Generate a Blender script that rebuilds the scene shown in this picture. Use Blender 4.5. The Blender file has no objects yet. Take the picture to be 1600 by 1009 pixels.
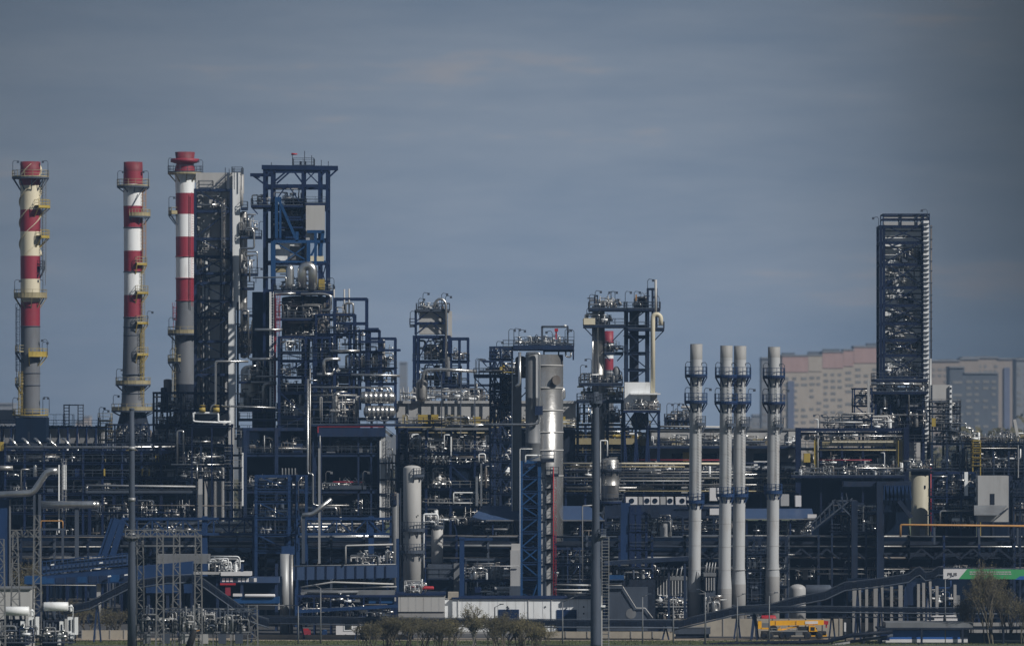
import bpy, math, random
from mathutils import Vector

# ------------------------------------------------------------------ camera, sky, sun, exposure
SC = bpy.context.scene
COL = SC.collection
F, CH, HY = 8000.0, 31.5, 670.0          # focal length in picture units, eye height (m), horizon row


def X(px, d): return (px - 800.0) * d / F
def Z(py, d): return CH - (py - HY) * d / F


cam_d = bpy.data.cameras.new('camera')
cam = bpy.data.objects.new('camera', cam_d)
COL.objects.link(cam)
cam.location = (0, 0, CH)
cam.rotation_euler = (math.pi / 2, 0, 0)
cam_d.sensor_width = 36
cam_d.lens = 180
cam_d.shift_y = (HY - 504.5) / 1600.0
cam_d.clip_start = 5
cam_d.clip_end = 40000
cam_d.dof.use_dof = True
cam_d.dof.focus_distance = 815
cam_d.dof.aperture_fstop = 0.31
SC.camera = cam

SUN_EL = math.radians(38)
SUN_AZ = math.radians(55)               # from straight behind the camera round to the right
sdir = Vector((math.sin(SUN_AZ) * math.cos(SUN_EL), -math.cos(SUN_AZ) * math.cos(SUN_EL), math.sin(SUN_EL)))
sun_d = bpy.data.lights.new('sun', 'SUN')
sun_d.energy = 4.6
sun_d.angle = math.radians(0.5)
sun_d.color = (1.0, 0.955, 0.89)
sun = bpy.data.objects.new('sun', sun_d)
COL.objects.link(sun)
sun.rotation_euler = (-sdir).to_track_quat('-Z', 'Y').to_euler()

W = bpy.data.worlds.new('World')
SC.world = W
W.use_nodes = True
nt = W.node_tree
nt.nodes.clear()
N = nt.nodes.new
L = nt.links.new
out = N('ShaderNodeOutputWorld')
sky = N('ShaderNodeTexSky')
sky.sky_type = 'NISHITA'
sky.sun_disc = False
sky.sun_elevation = SUN_EL
sky.sun_rotation = math.pi - SUN_AZ
b1 = N('ShaderNodeBackground')
b1.inputs['Strength'].default_value = 0.06
L(sky.outputs[0], b1.inputs['Color'])
tc = N('ShaderNodeTexCoord')
mp_ = N('ShaderNodeMapping')
mp_.inputs['Scale'].default_value = (10, 10, 50)
mp_.inputs['Location'].default_value = (3.7, 0, 1.3)
L(tc.outputs['Generated'], mp_.inputs[0])
nz = N('ShaderNodeTexNoise')
nz.inputs['Scale'].default_value = 1.0
nz.inputs['Detail'].default_value = 5
nz.inputs['Roughness'].default_value = 0.6
L(mp_.outputs[0], nz.inputs['Vector'])
mp2 = N('ShaderNodeMapping')
mp2.inputs['Scale'].default_value = (22, 22, 190)
mp2.inputs['Location'].default_value = (1.1, 4.0, 0.4)
L(tc.outputs['Generated'], mp2.inputs[0])
nz2 = N('ShaderNodeTexNoise')
nz2.inputs['Scale'].default_value = 1.0
nz2.inputs['Detail'].default_value = 6
nz2.inputs['Roughness'].default_value = 0.6
L(mp2.outputs[0], nz2.inputs['Vector'])
nmx = N('ShaderNodeMixRGB')
nmx.inputs[0].default_value = 0.24
L(nz.outputs['Fac'], nmx.inputs[1])
L(nz2.outputs['Fac'], nmx.inputs[2])
cr = N('ShaderNodeValToRGB')
cr.color_ramp.elements[0].position = 0.36
cr.color_ramp.elements[0].color = (0.195, 0.262, 0.372, 1)
cr.color_ramp.elements[1].position = 0.57
cr.color_ramp.elements[1].color = (0.270, 0.328, 0.425, 1)
e = cr.color_ramp.elements.new(0.63)
e.color = (0.350, 0.362, 0.415, 1)
L(nmx.outputs[0], cr.inputs[0])
# sky darkened east and a little west to imitate lens vignette, paler low down
sx = N('ShaderNodeSeparateXYZ')
L(tc.outputs['Generated'], sx.inputs[0])
fc = N('ShaderNodeFloatCurve')
cv = fc.mapping.curves[0]
for k, (a, b) in enumerate(((0.0, 0.62), (0.25, 0.85), (0.5, 1.0), (0.68, 0.95), (0.8, 0.76), (0.9, 0.45), (1.0, 0.20))):
    if k < 1:
        cv.points[0].location = (a, b)
    elif k == 6:
        cv.points[-1].location = (a, b)
    else:
        cv.points.new(a, b)
fc.mapping.update()
mr = N('ShaderNodeMapRange')
mr.inputs['From Min'].default_value = -0.105
mr.inputs['From Max'].default_value = 0.105
L(sx.outputs['X'], mr.inputs['Value'])
L(mr.outputs[0], fc.inputs['Value'])
mr2 = N('ShaderNodeMapRange')
mr2.inputs['From Min'].default_value = 0.02
mr2.inputs['From Max'].default_value = 0.085
mr2.inputs['To Min'].default_value = 1.12
mr2.inputs['To Max'].default_value = 0.74
L(sx.outputs['Z'], mr2.inputs['Value'])
mu = N('ShaderNodeMath')
mu.operation = 'MULTIPLY'
L(fc.outputs[0], mu.inputs[0])
L(mr2.outputs[0], mu.inputs[1])
b2 = N('ShaderNodeBackground')
L(cr.outputs[0], b2.inputs['Color'])
L(mu.outputs[0], b2.inputs['Strength'])
ms = N('ShaderNodeMixShader')
ms.inputs[0].default_value = 0.92
L(b1.outputs[0], ms.inputs[1])
L(b2.outputs[0], ms.inputs[2])
L(ms.outputs[0], out.inputs['Surface'])

SC.view_settings.view_transform = 'Standard'
SC.view_settings.look = 'None'
SC.view_settings.gamma = 1
SC.view_settings.use_curve_mapping = False
SC.view_settings.exposure = -0.15

# ------------------------------------------------------------------ materials
M = {}


def mat(key, col, rough=0.6, metal=0.0, var=0.25, scale=0.35, streak=True, dirt=None, dirt_amt=0.35, bump=0.0, bscale=6.0, spec=0.5):
    m = bpy.data.materials.new(key)
    m.use_nodes = True
    t = m.node_tree
    p = t.nodes['Principled BSDF']
    p.inputs['Roughness'].default_value = rough
    p.inputs['Metallic'].default_value = metal
    p.inputs['Specular IOR Level'].default_value = spec
    c = t.nodes.new('ShaderNodeTexCoord')
    mpn = t.nodes.new('ShaderNodeMapping')
    mpn.inputs['Scale'].default_value = (1, 1, 0.22 if streak else 1)
    t.links.new(c.outputs['Object'], mpn.inputs[0])
    n1 = t.nodes.new('ShaderNodeTexNoise')
    n1.inputs['Scale'].default_value = scale
    n1.inputs['Detail'].default_value = 6
    n1.inputs['Roughness'].default_value = 0.65
    t.links.new(mpn.outputs[0], n1.inputs['Vector'])
    r = t.nodes.new('ShaderNodeValToRGB')
    lo = tuple(x * (1 - var) for x in col)
    hi = tuple(min(1, x * (1 + var)) for x in col)
    r.color_ramp.elements[0].position = 0.3
    r.color_ramp.elements[1].position = 0.7
    r.color_ramp.elements[0].color = (*lo, 1)
    r.color_ramp.elements[1].color = (*hi, 1)
    t.links.new(n1.outputs['Fac'], r.inputs[0])
    last = r.outputs[0]
    if dirt:
        n2 = t.nodes.new('ShaderNodeTexNoise')
        n2.inputs['Scale'].default_value = scale * 3.1
        n2.inputs['Detail'].default_value = 8
        n2.inputs['Roughness'].default_value = 0.7
        t.links.new(mpn.outputs[0], n2.inputs['Vector'])
        r2 = t.nodes.new('ShaderNodeValToRGB')
        r2.color_ramp.elements[0].position = 0.52
        r2.color_ramp.elements[1].position = 0.72
        r2.color_ramp.elements[0].color = (0, 0, 0, 1)
        r2.color_ramp.elements[1].color = (dirt_amt, dirt_amt, dirt_amt, 1)
        t.links.new(n2.outputs['Fac'], r2.inputs[0])
        mx = t.nodes.new('ShaderNodeMixRGB')
        t.links.new(r2.outputs[0], mx.inputs[0])
        t.links.new(last, mx.inputs[1])
        mx.inputs[2].default_value = (*dirt, 1)
        last = mx.outputs[0]
    t.links.new(last, p.inputs['Base Color'])
    if bump:
        n3 = t.nodes.new('ShaderNodeTexNoise')
        n3.inputs['Scale'].default_value = bscale
        n3.inputs['Detail'].default_value = 3
        t.links.new(c.outputs['Object'], n3.inputs['Vector'])
        b = t.nodes.new('ShaderNodeBump')
        b.inputs['Strength'].default_value = bump
        b.inputs['Distance'].default_value = 0.1
        t.links.new(n3.outputs['Fac'], b.inputs['Height'])
        t.links.new(b.outputs[0], p.inputs['Normal'])
    M[key] = m
    return m


RUST = (0.12, 0.06, 0.03)
mat('navy', (0.007, 0.018, 0.060), 0.6, dirt=(0.012, 0.016, 0.030), var=0.35, spec=0.2)
mat('blue', (0.012, 0.036, 0.105), 0.6, dirt=(0.02, 0.03, 0.06), var=0.3, spec=0.2)
mat('bright_blue', (0.014, 0.056, 0.155), 0.45, var=0.25, dirt=(0.02, 0.05, 0.12), spec=0.2)
mat('deep', (0.004, 0.011, 0.028), 0.7, var=0.4, spec=0.1)  # near-black navy; infill boxes carry the shade inside dense frames as colour
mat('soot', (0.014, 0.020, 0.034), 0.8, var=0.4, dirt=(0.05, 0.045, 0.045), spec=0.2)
mat('slate', (0.058, 0.072, 0.098), 0.6, var=0.25, dirt=(0.03, 0.03, 0.035), spec=0.2)
mat('steel', (0.150, 0.160, 0.172), 0.55, var=0.25, dirt=RUST, dirt_amt=0.25)
mat('galv', (0.34, 0.35, 0.36), 0.5, 0.35, var=0.2, dirt=(0.18, 0.15, 0.12))
mat('clad', (0.36, 0.365, 0.37), 0.55, var=0.12, dirt=(0.2, 0.19, 0.18), dirt_amt=0.4)
mat('pale', (0.41, 0.41, 0.405), 0.6, var=0.08, dirt=(0.33, 0.31, 0.29), dirt_amt=0.35)
mat('white', (0.76, 0.785, 0.80), 0.5, var=0.07, dirt=(0.38, 0.35, 0.32), dirt_amt=0.5)
mat('cream', (0.62, 0.57, 0.43), 0.55, var=0.08, dirt=(0.38, 0.32, 0.19), dirt_amt=0.35)
mat('red', (0.235, 0.020, 0.038), 0.55, var=0.2, dirt=(0.20, 0.05, 0.05), dirt_amt=0.4)
mat('bright_red', (0.36, 0.016, 0.026), 0.5, var=0.15)
mat('stack_grey', (0.125, 0.135, 0.152), 0.65, var=0.2, dirt=(0.09, 0.085, 0.085), dirt_amt=0.5)
mat('yellow', (0.36, 0.27, 0.05), 0.55, var=0.2, dirt=(0.18, 0.12, 0.05), dirt_amt=0.5)
mat('rail_tan', (0.30, 0.26, 0.15), 0.6, var=0.25, dirt=(0.14, 0.10, 0.06), dirt_amt=0.5)
mat('ochre', (0.38, 0.20, 0.06), 0.5, var=0.15, dirt=(0.25, 0.13, 0.05))
mat('crane_yellow', (0.80, 0.40, 0.015), 0.4, var=0.08, dirt=(0.35, 0.2, 0.06), dirt_amt=0.3)
mat('silver', (0.60, 0.60, 0.59), 0.30, 0.92, var=0.18, scale=0.8, bump=0.25, bscale=2.5, dirt=(0.25, 0.24, 0.22), dirt_amt=0.4)
mat('dull_silver', (0.36, 0.355, 0.345), 0.42, 0.8, var=0.25, scale=0.6, bump=0.25, bscale=2.5, dirt=(0.15, 0.12, 0.10), dirt_amt=0.5)
mat('umber', (0.13, 0.118, 0.108), 0.55, 0.4, var=0.3, dirt=(0.05, 0.035, 0.03), dirt_amt=0.5, spec=0.2)
mat('concrete', (0.33, 0.30, 0.25), 0.85, var=0.15, dirt=(0.2, 0.18, 0.15), streak=False)
mat('grey_concrete', (0.25, 0.25, 0.25), 0.85, var=0.15, dirt=(0.15, 0.14, 0.13))
mat('roof_blue', (0.035, 0.065, 0.140), 0.45, var=0.12, dirt=(0.06, 0.07, 0.1))
mat('rubber', (0.012, 0.012, 0.013), 0.8, var=0.2)
mat('glass', (0.02, 0.025, 0.03), 0.12, var=0.1)
mat('porcelain', (0.20, 0.11, 0.08), 0.25, var=0.2)
mat('green_sign', (0.05, 0.30, 0.11), 0.5, var=0.06)
mat('sign_white', (0.62, 0.62, 0.64), 0.5, var=0.04)
mat('sign_ink', (0.05, 0.05, 0.06), 0.5, var=0.04)
mat('sign_blue', (0.02, 0.10, 0.35), 0.5, var=0.06)
mat('bark', (0.105, 0.092, 0.066), 0.9, var=0.3)
mat('birch', (0.22, 0.21, 0.19), 0.8, var=0.3)
mat('leaf', (0.115, 0.100, 0.045), 0.7, var=0.4, scale=0.9, streak=False, spec=0.2)
mat('leaf_dark', (0.075, 0.068, 0.034), 0.7, var=0.4, scale=0.9, streak=False, spec=0.2)
mat('apt_cream', (0.39, 0.345, 0.295), 0.8, var=0.08)
mat('apt_pink', (0.38, 0.265, 0.25), 0.8, var=0.08)
mat('apt_grey', (0.20, 0.21, 0.23), 0.8, var=0.08)
mat('apt_beige', (0.30, 0.26, 0.23), 0.8, var=0.08)
mat('apt_slate', (0.10, 0.115, 0.14), 0.7, var=0.1)
mat('apt_window', (0.22, 0.215, 0.21), 0.3, var=0.2)  # paled towards the wall paints to stand in for distance haze
mat('apt_blue', (0.13, 0.15, 0.22), 0.7, var=0.1)


def ground_mat():
    m = bpy.data.materials.new('earth')
    m.use_nodes = True
    t = m.node_tree
    p = t.nodes['Principled BSDF']
    p.inputs['Roughness'].default_value = 0.95
    c = t.nodes.new('ShaderNodeTexCoord')
    n1 = t.nodes.new('ShaderNodeTexNoise')
    n1.inputs['Scale'].default_value = 0.06
    n1.inputs['Detail'].default_value = 10
    t.links.new(c.outputs['Object'], n1.inputs['Vector'])
    r = t.nodes.new('ShaderNodeValToRGB')
    r.color_ramp.elements[0].position = 0.35
    r.color_ramp.elements[0].color = (0.10, 0.095, 0.085, 1)
    r.color_ramp.elements[1].position = 0.65
    r.color_ramp.elements[1].color = (0.17, 0.15, 0.12, 1)
    t.links.new(n1.outputs['Fac'], r.inputs[0])
    t.links.new(r.outputs[0], p.inputs['Base Color'])
    M['earth'] = m


ground_mat()
mat('stack_base', (0.30, 0.30, 0.30), 0.65, var=0.1, dirt=(0.2, 0.19, 0.18))
mat('conveyor_dark', (0.008, 0.012, 0.022), 0.55, var=0.35, dirt=(0.03, 0.03, 0.034), spec=0.1)
mat('lattice_grey', (0.17, 0.175, 0.18), 0.55, 0.2, var=0.2, dirt=(0.10, 0.08, 0.07))
mat('navy_faded', (0.012, 0.025, 0.064), 0.65, dirt=(0.045, 0.034, 0.028), dirt_amt=0.4, var=0.4, spec=0.2)
mat('navy_grey', (0.012, 0.022, 0.048), 0.65, dirt=(0.04, 0.032, 0.028), dirt_amt=0.4, var=0.4, spec=0.2)
mat('navy_deep', (0.005, 0.012, 0.040), 0.6, dirt=(0.012, 0.013, 0.02), var=0.4, spec=0.2)
mat('column_metal', (0.46, 0.46, 0.455), 0.27, 0.8, var=0.14, scale=0.5, bump=0.2, bscale=1.5, dirt=(0.3, 0.29, 0.27), dirt_amt=0.4)
mat('cream_tank', (0.37, 0.35, 0.27), 0.6, var=0.12, dirt=(0.24, 0.21, 0.16), dirt_amt=0.5)
mat('red_sooty', (0.16, 0.018, 0.028), 0.65, var=0.3, dirt=(0.05, 0.03, 0.03), dirt_amt=0.7)
mat('stack_tip', (0.27, 0.272, 0.27), 0.7, var=0.2, dirt=(0.10, 0.09, 0.08), dirt_amt=0.6)
mat('stack_white', (0.395, 0.41, 0.425), 0.55, var=0.10, dirt=(0.24, 0.20, 0.16), dirt_amt=0.5, scale=0.3)
mat('grass', (0.070, 0.085, 0.028), 0.95, var=0.4, scale=0.25, streak=False, dirt=(0.13, 0.11, 0.06), dirt_amt=0.6)
mat('sand', (0.30, 0.25, 0.19), 0.95, var=0.2, scale=0.2, streak=False, dirt=(0.2, 0.17, 0.13))
mat('asphalt', (0.055, 0.056, 0.06), 0.9, var=0.2, scale=0.3, streak=False)


# ------------------------------------------------------------------ mesh builder
class MB:
    def __init__(s):
        s.v, s.f, s.sm, s.mi, s.m = [], [], [], [], 0

    def face(s, idx, smooth=False):
        s.f.append(idx)
        s.sm.append(smooth)
        s.mi.append(s.m)

    def box(s, x0, x1, y0, y1, z0, z1):
        b = len(s.v)
        s.v += [(x0, y0, z0), (x1, y0, z0), (x1, y1, z0), (x0, y1, z0), (x0, y0, z1), (x1, y0, z1), (x1, y1, z1), (x0, y1, z1)]
        for q in ((0, 3, 2, 1), (4, 5, 6, 7), (0, 1, 5, 4), (1, 2, 6, 5), (2, 3, 7, 6), (3, 0, 4, 7)):
            s.face([b + i for i in q])
        return s

    def bar(s, p, q, w=0.2, h=None):
        h = h or w
        p, q = Vector(p), Vector(q)
        a = q - p
        if a.length < 1e-6:
            return s
        a.normalize()
        up = Vector((0, 0, 1)) if abs(a.z) < 0.95 else Vector((0, 1, 0))
        u = a.cross(up).normalized()
        w_ = u.cross(a).normalized()
        b = len(s.v)
        for o in (p, q):
            for i, j in ((-1, -1), (1, -1), (1, 1), (-1, 1)):
                s.v.append(tuple(o + u * (i * w / 2) + w_ * (j * h / 2)))
        for k in ((0, 1, 2, 3), (7, 6, 5, 4), (0, 4, 5, 1), (1, 5, 6, 2), (2, 6, 7, 3), (3, 7, 4, 0)):
            s.face([b + i for i in k])
        return s

    def tube(s, pts, r, n=8, caps=True, bend=0.0):
        P = [Vector(p) for p in pts]
        if bend and len(P) > 2:
            Q = [P[0]]
            for i in range(1, len(P) - 1):
                a, c, d = P[i - 1], P[i], P[i + 1]
                k = min(bend, (a - c).length * 0.49, (d - c).length * 0.49)
                p0 = c + (a - c).normalized() * k
                p1 = c + (d - c).normalized() * k
                for j in range(5):
                    u = j / 4
                    Q.append(p0 * (1 - u) ** 2 + c * 2 * u * (1 - u) + p1 * u * u)
            Q.append(P[-1])
            P = Q
        R = r if isinstance(r, (list, tuple)) else [r] * len(P)
        t0 = (P[1] - P[0]).normalized()
        up = Vector((0, 0, 1)) if abs(t0.z) < 0.9 else Vector((0, 1, 0))
        u = t0.cross(up).normalized()
        rings = []
        for i, p in enumerate(P):
            if i == 0:
                t = t0
            elif i == len(P) - 1:
                t = (P[i] - P[i - 1]).normalized()
            else:
                t = ((P[i] - P[i - 1]).normalized() + (P[i + 1] - P[i]).normalized())
                t = t.normalized() if t.length > 1e-6 else (P[i] - P[i - 1]).normalized()
            u = (u - t * u.dot(t))
            u = u.normalized() if u.length > 1e-6 else t.orthogonal().normalized()
            w = t.cross(u)
            b = len(s.v)
            for k in range(n):
                a = 2 * math.pi * k / n
                s.v.append(tuple(p + (u * math.cos(a) + w * math.sin(a)) * R[i]))
            rings.append(b)
        for a, b in zip(rings, rings[1:]):
            for k in range(n):
                s.face([a + k, a + (k + 1) % n, b + (k + 1) % n, b + k], True)
        if caps:
            s.face([rings[0] + k for k in range(n)][::-1])
            s.face([rings[-1] + k for k in range(n)])
        return s

    def lathe(s, o, prof, n=24, axis='z', mats=None, a0=0.0, a1=360.0, caps=True):
        """prof: (radius, distance along the axis) from o"""
        full = abs(a1 - a0) >= 359.9
        cnt = n if full else n + 1
        rings = []
        for r, h in prof:
            b = len(s.v)
            for k in range(cnt):
                a = math.radians(a0) + math.radians(a1 - a0) * k / n
                c, q = r * math.cos(a), r * math.sin(a)
                if axis == 'z':
                    s.v.append((o[0] + c, o[1] + q, o[2] + h))
                elif axis == 'x':
                    s.v.append((o[0] + h, o[1] + c, o[2] + q))
                else:
                    s.v.append((o[0] - c, o[1] + h, o[2] + q))
            rings.append(b)
        keep = s.m
        for i, (a, b) in enumerate(zip(rings, rings[1:])):
            if mats:
                s.m = mats[i]
            for k in range(n if not full else n):
                k2 = (k + 1) % cnt if full else k + 1
                if not full and k == n:
                    continue
                s.face([a + k, a + k2, b + k2, b + k], True)
        s.m = keep
        if caps and full:
            s.face([rings[0] + k for k in range(n)][::-1])
            s.face([rings[-1] + k for k in range(n)])
        return s

    def build(s, name, m, loc=(0, 0, 0), parent=None):
        me = bpy.data.meshes.new(name)
        lx, ly, lz = loc
        me.from_pydata([(a - lx, b - ly, c - lz) for a, b, c in s.v], [], s.f)
        for k in (m if isinstance(m, (list, tuple)) else [m]):
            me.materials.append(M[k])
        me.polygons.foreach_set('use_smooth', s.sm)
        me.polygons.foreach_set('material_index', s.mi)
        me.update()
        o = bpy.data.objects.new(name, me)
        COL.objects.link(o)
        if parent is not None:
            o.parent = parent
        return o


def tag(o, label=None, cat=None, group=None, kind=None):
    for k, v in (('label', label), ('category', cat), ('group', group), ('kind', kind)):
        if v:
            o[k] = v
    return o


def setting(name, mb, m, kind='structure'):
    return tag(mb.build(name, m), kind=kind)


class T:
    """a thing: an Empty at its base, with its parts as children"""

    def __init__(s, name, label, cat, d, px, z=0.0, group=None):
        s.d = d
        s.loc = (X(px, d), d, z)
        s.o = bpy.data.objects.new(name, None)
        s.o.empty_display_size = 0.5
        COL.objects.link(s.o)
        s.o.location = s.loc
        tag(s.o, label, cat, group)
        s.swap = {'navy': random.Random(int(px * 7 + d)).choice(('navy', 'navy', 'navy_faded', 'navy_grey', 'navy_deep'))}

    def x(s, px, dy=0): return X(px, s.d + dy)
    def z(s, py, dy=0): return Z(py, s.d + dy)
    def m(s, px): return px * s.d / F
    def p(s, px, py, dy=0): return (X(px, s.d + dy), s.d + dy, Z(py, s.d + dy))

    def add(s, name, mb, m, parent=None, label=None):
        if isinstance(m, str):
            m = s.swap.get(m, m)
        o = mb.build(name, m, s.loc, parent or s.o)
        if label:
            o['label'] = label
        return o

    # ---- pieces given in picture units for the front plane (d + dy) and metres in depth
    def box(s, name, m, x0, x1, py0, py1, dy=0, dep=1.0, parent=None, label=None):
        z1 = s.z(py0, dy)
        z0 = 0.0 if py1 is None else s.z(py1, dy)
        return s.add(name, MB().box(s.x(x0, dy), s.x(x1, dy), s.d + dy, s.d + dy + dep, z0, z1), m, parent, label)

    def pipe(s, pts, r, m='silver', name='pipe', parent=None, n=8, bend=2.2, label=None):
        P = [s.p(*q) for q in pts]
        rr = s.m(r)
        return s.add(name, MB().tube(P, rr, n, bend=rr * bend), m, parent, label)

    def bar(s, name, m, a, b, w=0.25, parent=None):
        return s.add(name, MB().bar(s.p(*a), s.p(*b), w), m, parent)

    def vessel(s, name, m, cx, r, py0, py1, dy=0, n=32, dish=0.55, seams=0, parent=None, skirt=None, seam_m=None):
        """an upright drum with domed ends; a thin raised band at every seam"""
        R = s.m(r)
        z0 = 0.0 if py1 is None else s.z(py1, dy)
        z1 = s.z(py0, dy)
        h = z1 - z0
        k = R * dish
        pr = [(R * math.cos(a), k - k * math.sin(a)) for a in (1.5, 1.2, 0.9, 0.6, 0.3)] if py1 is not None and dish else [(R, 0)]
        if py1 is not None and dish:
            pr.append((R, k))
        hh = h - k
        for i in range(seams):
            t = pr[-1][1] + 0.001
            y = k + (hh - k) * (i + 1) / (seams + 1)
            pr += [(R, y - 0.12), (R * 1.018, y - 0.1), (R * 1.018, y + 0.1), (R, y + 0.12)]
        pr.append((R, hh))
        if dish:
            pr += [(R * math.cos(a), hh + k * math.sin(a)) for a in (0.3, 0.6, 0.9, 1.2, 1.5)]
        return s.add(name, MB().lathe((s.x(cx, dy), s.d + dy, z0), pr, n), m, parent)

    def drum(s, name, m, x0, x1, py, r, dy=0, n=20, bands=0, parent=None, dish=0.5):
        """a lying drum along x"""
        R = s.m(r)
        xa, xb = s.x(x0, dy), s.x(x1, dy)
        k = R * dish
        pr = [(R * math.cos(a), k - k * math.sin(a)) for a in (1.5, 1.1, 0.7, 0.35)] + [(R, k)]
        Ln = xb - xa
        for i in range(bands):
            y = k + (Ln - 2 * k) * (i + 0.5) / bands
            w = (Ln - 2 * k) / bands * 0.12
            pr += [(R, y - w), (R * 1.07, y - w * 0.8), (R * 1.07, y + w * 0.8), (R, y + w)]
        pr += [(R, Ln - k)] + [(R * math.cos(a), Ln - k + k * math.sin(a)) for a in (0.35, 0.7, 1.1, 1.5)]
        return s.add(name, MB().lathe((xa, s.d + dy, s.z(py, dy)), pr, n, 'x'), m, parent)

    def rail(s, x0, x1, py, y0, y1, h=1.15, m='slate', name='railing', step=1.5, sides='fblr', parent=None, w=0.065):
        """a guard rail round a rectangular deck; y0, y1 in metres from the front plane"""
        mb = MB()
        xa, xb, z = s.x(x0, y0), s.x(x1, y0), s.z(py, y0)
        ya, yb = s.d + y0, s.d + y1
        seg = {'f': ((xa, ya), (xb, ya)), 'b': ((xa, yb), (xb, yb)), 'l': ((xa, ya), (xa, yb)), 'r': ((xb, ya), (xb, yb))}
        for q in sides:
            (ax, ay), (bx, by) = seg[q]
            Ln = math.hypot(bx - ax, by - ay)
            k = max(1, int(Ln / step))
            for i in range(k + 1):
                u = i / k
                mb.bar((ax + (bx - ax) * u, ay + (by - ay) * u, z), (ax + (bx - ax) * u, ay + (by - ay) * u, z + h), w)
            for zz in (h, h * 0.52):
                mb.bar((ax, ay, z + zz), (bx, by, z + zz), w)
            mb.bar((ax, ay, z + 0.08), (bx, by, z + 0.08), w * 0.6, 0.16)
        return s.add(name, mb, m, parent)

    def deck(s, x0, x1, py, y0, y1, th=0.35, m='navy', name='platform', parent=None, rail=None, rm='slate', sides='fblr', h=1.15, brackets=False):
        xa, xb, z = s.x(x0, y0), s.x(x1, y0), s.z(py, y0)
        mb = MB().box(xa, xb, s.d + y0, s.d + y1, z - th, z)
        if brackets:
            q = (xb - xa) * 0.32
            for xx, dx in ((xa, q), (xb, -q)):
                mb.bar((xx + 0.1 * (1 if dx > 0 else -1), s.d + y0 + 0.3, z - th), (xx + dx, s.d + y0 + 0.3, z - th - q), 0.18)
        o = s.add(name, mb, m, parent)
        if rail:
            s.rail(x0, x1, py, y0, y1, h, rm, parent=o if parent is None else None, sides=sides)
        return o

    def ring(s, cx, py, r0, r1, dy=0, m='navy', rm='navy', a0=0, a1=360, th=0.3, h=1.2, bl=1.6, panel=False, name='platform'):
        """a round walkway on brackets with its guard rail as a sub-part"""
        o3 = (s.x(cx, dy), s.d + dy, s.z(py, dy))
        R0, R1 = s.m(r0), s.m(r1)
        n = max(6, int(28 * abs(a1 - a0) / 360))
        mb = MB()
        mb.lathe(o3, [(R0, -th), (R1, -th), (R1, 0), (R0, 0), (R0, -th)], n, a0=a0, a1=a1, caps=False)
        mb.sm = [False] * len(mb.sm)
        k = max(2, int(n / 3))
        for i in range(k + (0 if abs(a1 - a0) > 359 else 1)):
            a = math.radians(a0 + (a1 - a0) * i / k)
            c, q = math.cos(a), math.sin(a)
            mb.bar((o3[0] + R1 * 0.97 * c, o3[1] + R1 * 0.97 * q, o3[2] - th), (o3[0] + R0 * c, o3[1] + R0 * q, o3[2] - th - bl), 0.16)
        o = s.add(name, mb, m)
        rb = MB()
        full = abs(a1 - a0) > 359
        pts = []
        for i in range(n + 1):
            a = math.radians(a0 + (a1 - a0) * i / n)
            pts.append((o3[0] + R1 * 0.985 * math.cos(a), o3[1] + R1 * 0.985 * math.sin(a)))
        if not full:
            for a in (a0, a1):
                a = math.radians(a)
                q = (o3[0] + R0 * math.cos(a), o3[1] + R0 * math.sin(a))
                pts = [q] + pts if a == math.radians(a0) else pts + [q]
        for i, (a, b) in enumerate(zip(pts, pts[1:])):
            for zz in (h, h * 0.52):
                rb.bar((*a, o3[2] + zz), (*b, o3[2] + zz), 0.07)
            rb.bar((*a, o3[2] + 0.1), (*b, o3[2] + 0.1), 0.05, 0.2)
            if panel:
                rb.bar((*a, o3[2] + h * 0.32), (*b, o3[2] + h * 0.32), 0.03, h * 0.42)
            if i % 2 == 0 or not full:
                rb.bar((*a, o3[2]), (*a, o3[2] + h), 0.08)
        s.add('railing', rb, rm, o)
        return o

    def ladder(s, px, py0, py1, dy=0, m='steel', w=0.5, cage=True, name='ladder', parent=None, cm=None, rt=0.09):
        x, y = s.x(px, dy), s.d + dy
        z0 = 0.0 if py1 is None else s.z(py1, dy)
        z1 = s.z(py0, dy)
        mb = MB()
        for k in (-1, 1):
            mb.bar((x + k * w / 2, y, z0), (x + k * w / 2, y, z1), rt)
        q = z0
        while q < z1:
            mb.bar((x - w / 2, y, q), (x + w / 2, y, q), 0.05)
            q += 0.45
        o = s.add(name, mb, m, parent)
        if cage and z1 - z0 > 3.5:
            cb = MB()
            q = z0 + 2.4
            while q < z1 + 0.6:
                pr = [(x + 0.42 * math.cos(math.radians(a)), y - 0.05 + 0.72 * math.sin(math.radians(a))) for a in range(0, -181, -30)]
                for a, b in zip(pr, pr[1:]):
                    cb.bar((*a, q), (*b, q), 0.06)
                q += 1.1
            for a in (0, -45, -90, -135, -180):
                xx, yy = x + 0.42 * math.cos(math.radians(a)), y - 0.05 + 0.72 * math.sin(math.radians(a))
                cb.bar((xx, yy, z0 + 2.4), (xx, yy, z1 + 0.6), 0.045)
            if parent is None:
                s.add('safety_cage', cb, cm or m, o)
            else:
                s.add('safety_cage', cb, cm or m, parent)
        return o

    def lamp(s, px, py0, py1, dy=0, hook=1, m='slate', name='lamp_post'):
        x, y, z0, z1 = s.x(px, dy), s.d + dy, s.z(py1, dy), s.z(py0, dy)
        mb = MB().tube([(x, y, z0), (x, y, z1 - 0.3), (x + hook * 0.25, y, z1), (x + hook * 0.9, y, z1 - 0.1)], 0.06, 5)
        mb.box(x + hook * 0.75, x + hook * 1.15, y - 0.15, y + 0.15, z1 - 0.45, z1 - 0.05) if hook > 0 else mb.box(x - 1.15, x - 0.75, y - 0.15, y + 0.15, z1 - 0.45, z1 - 0.05)
        return s.add(name, mb, m)

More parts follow.
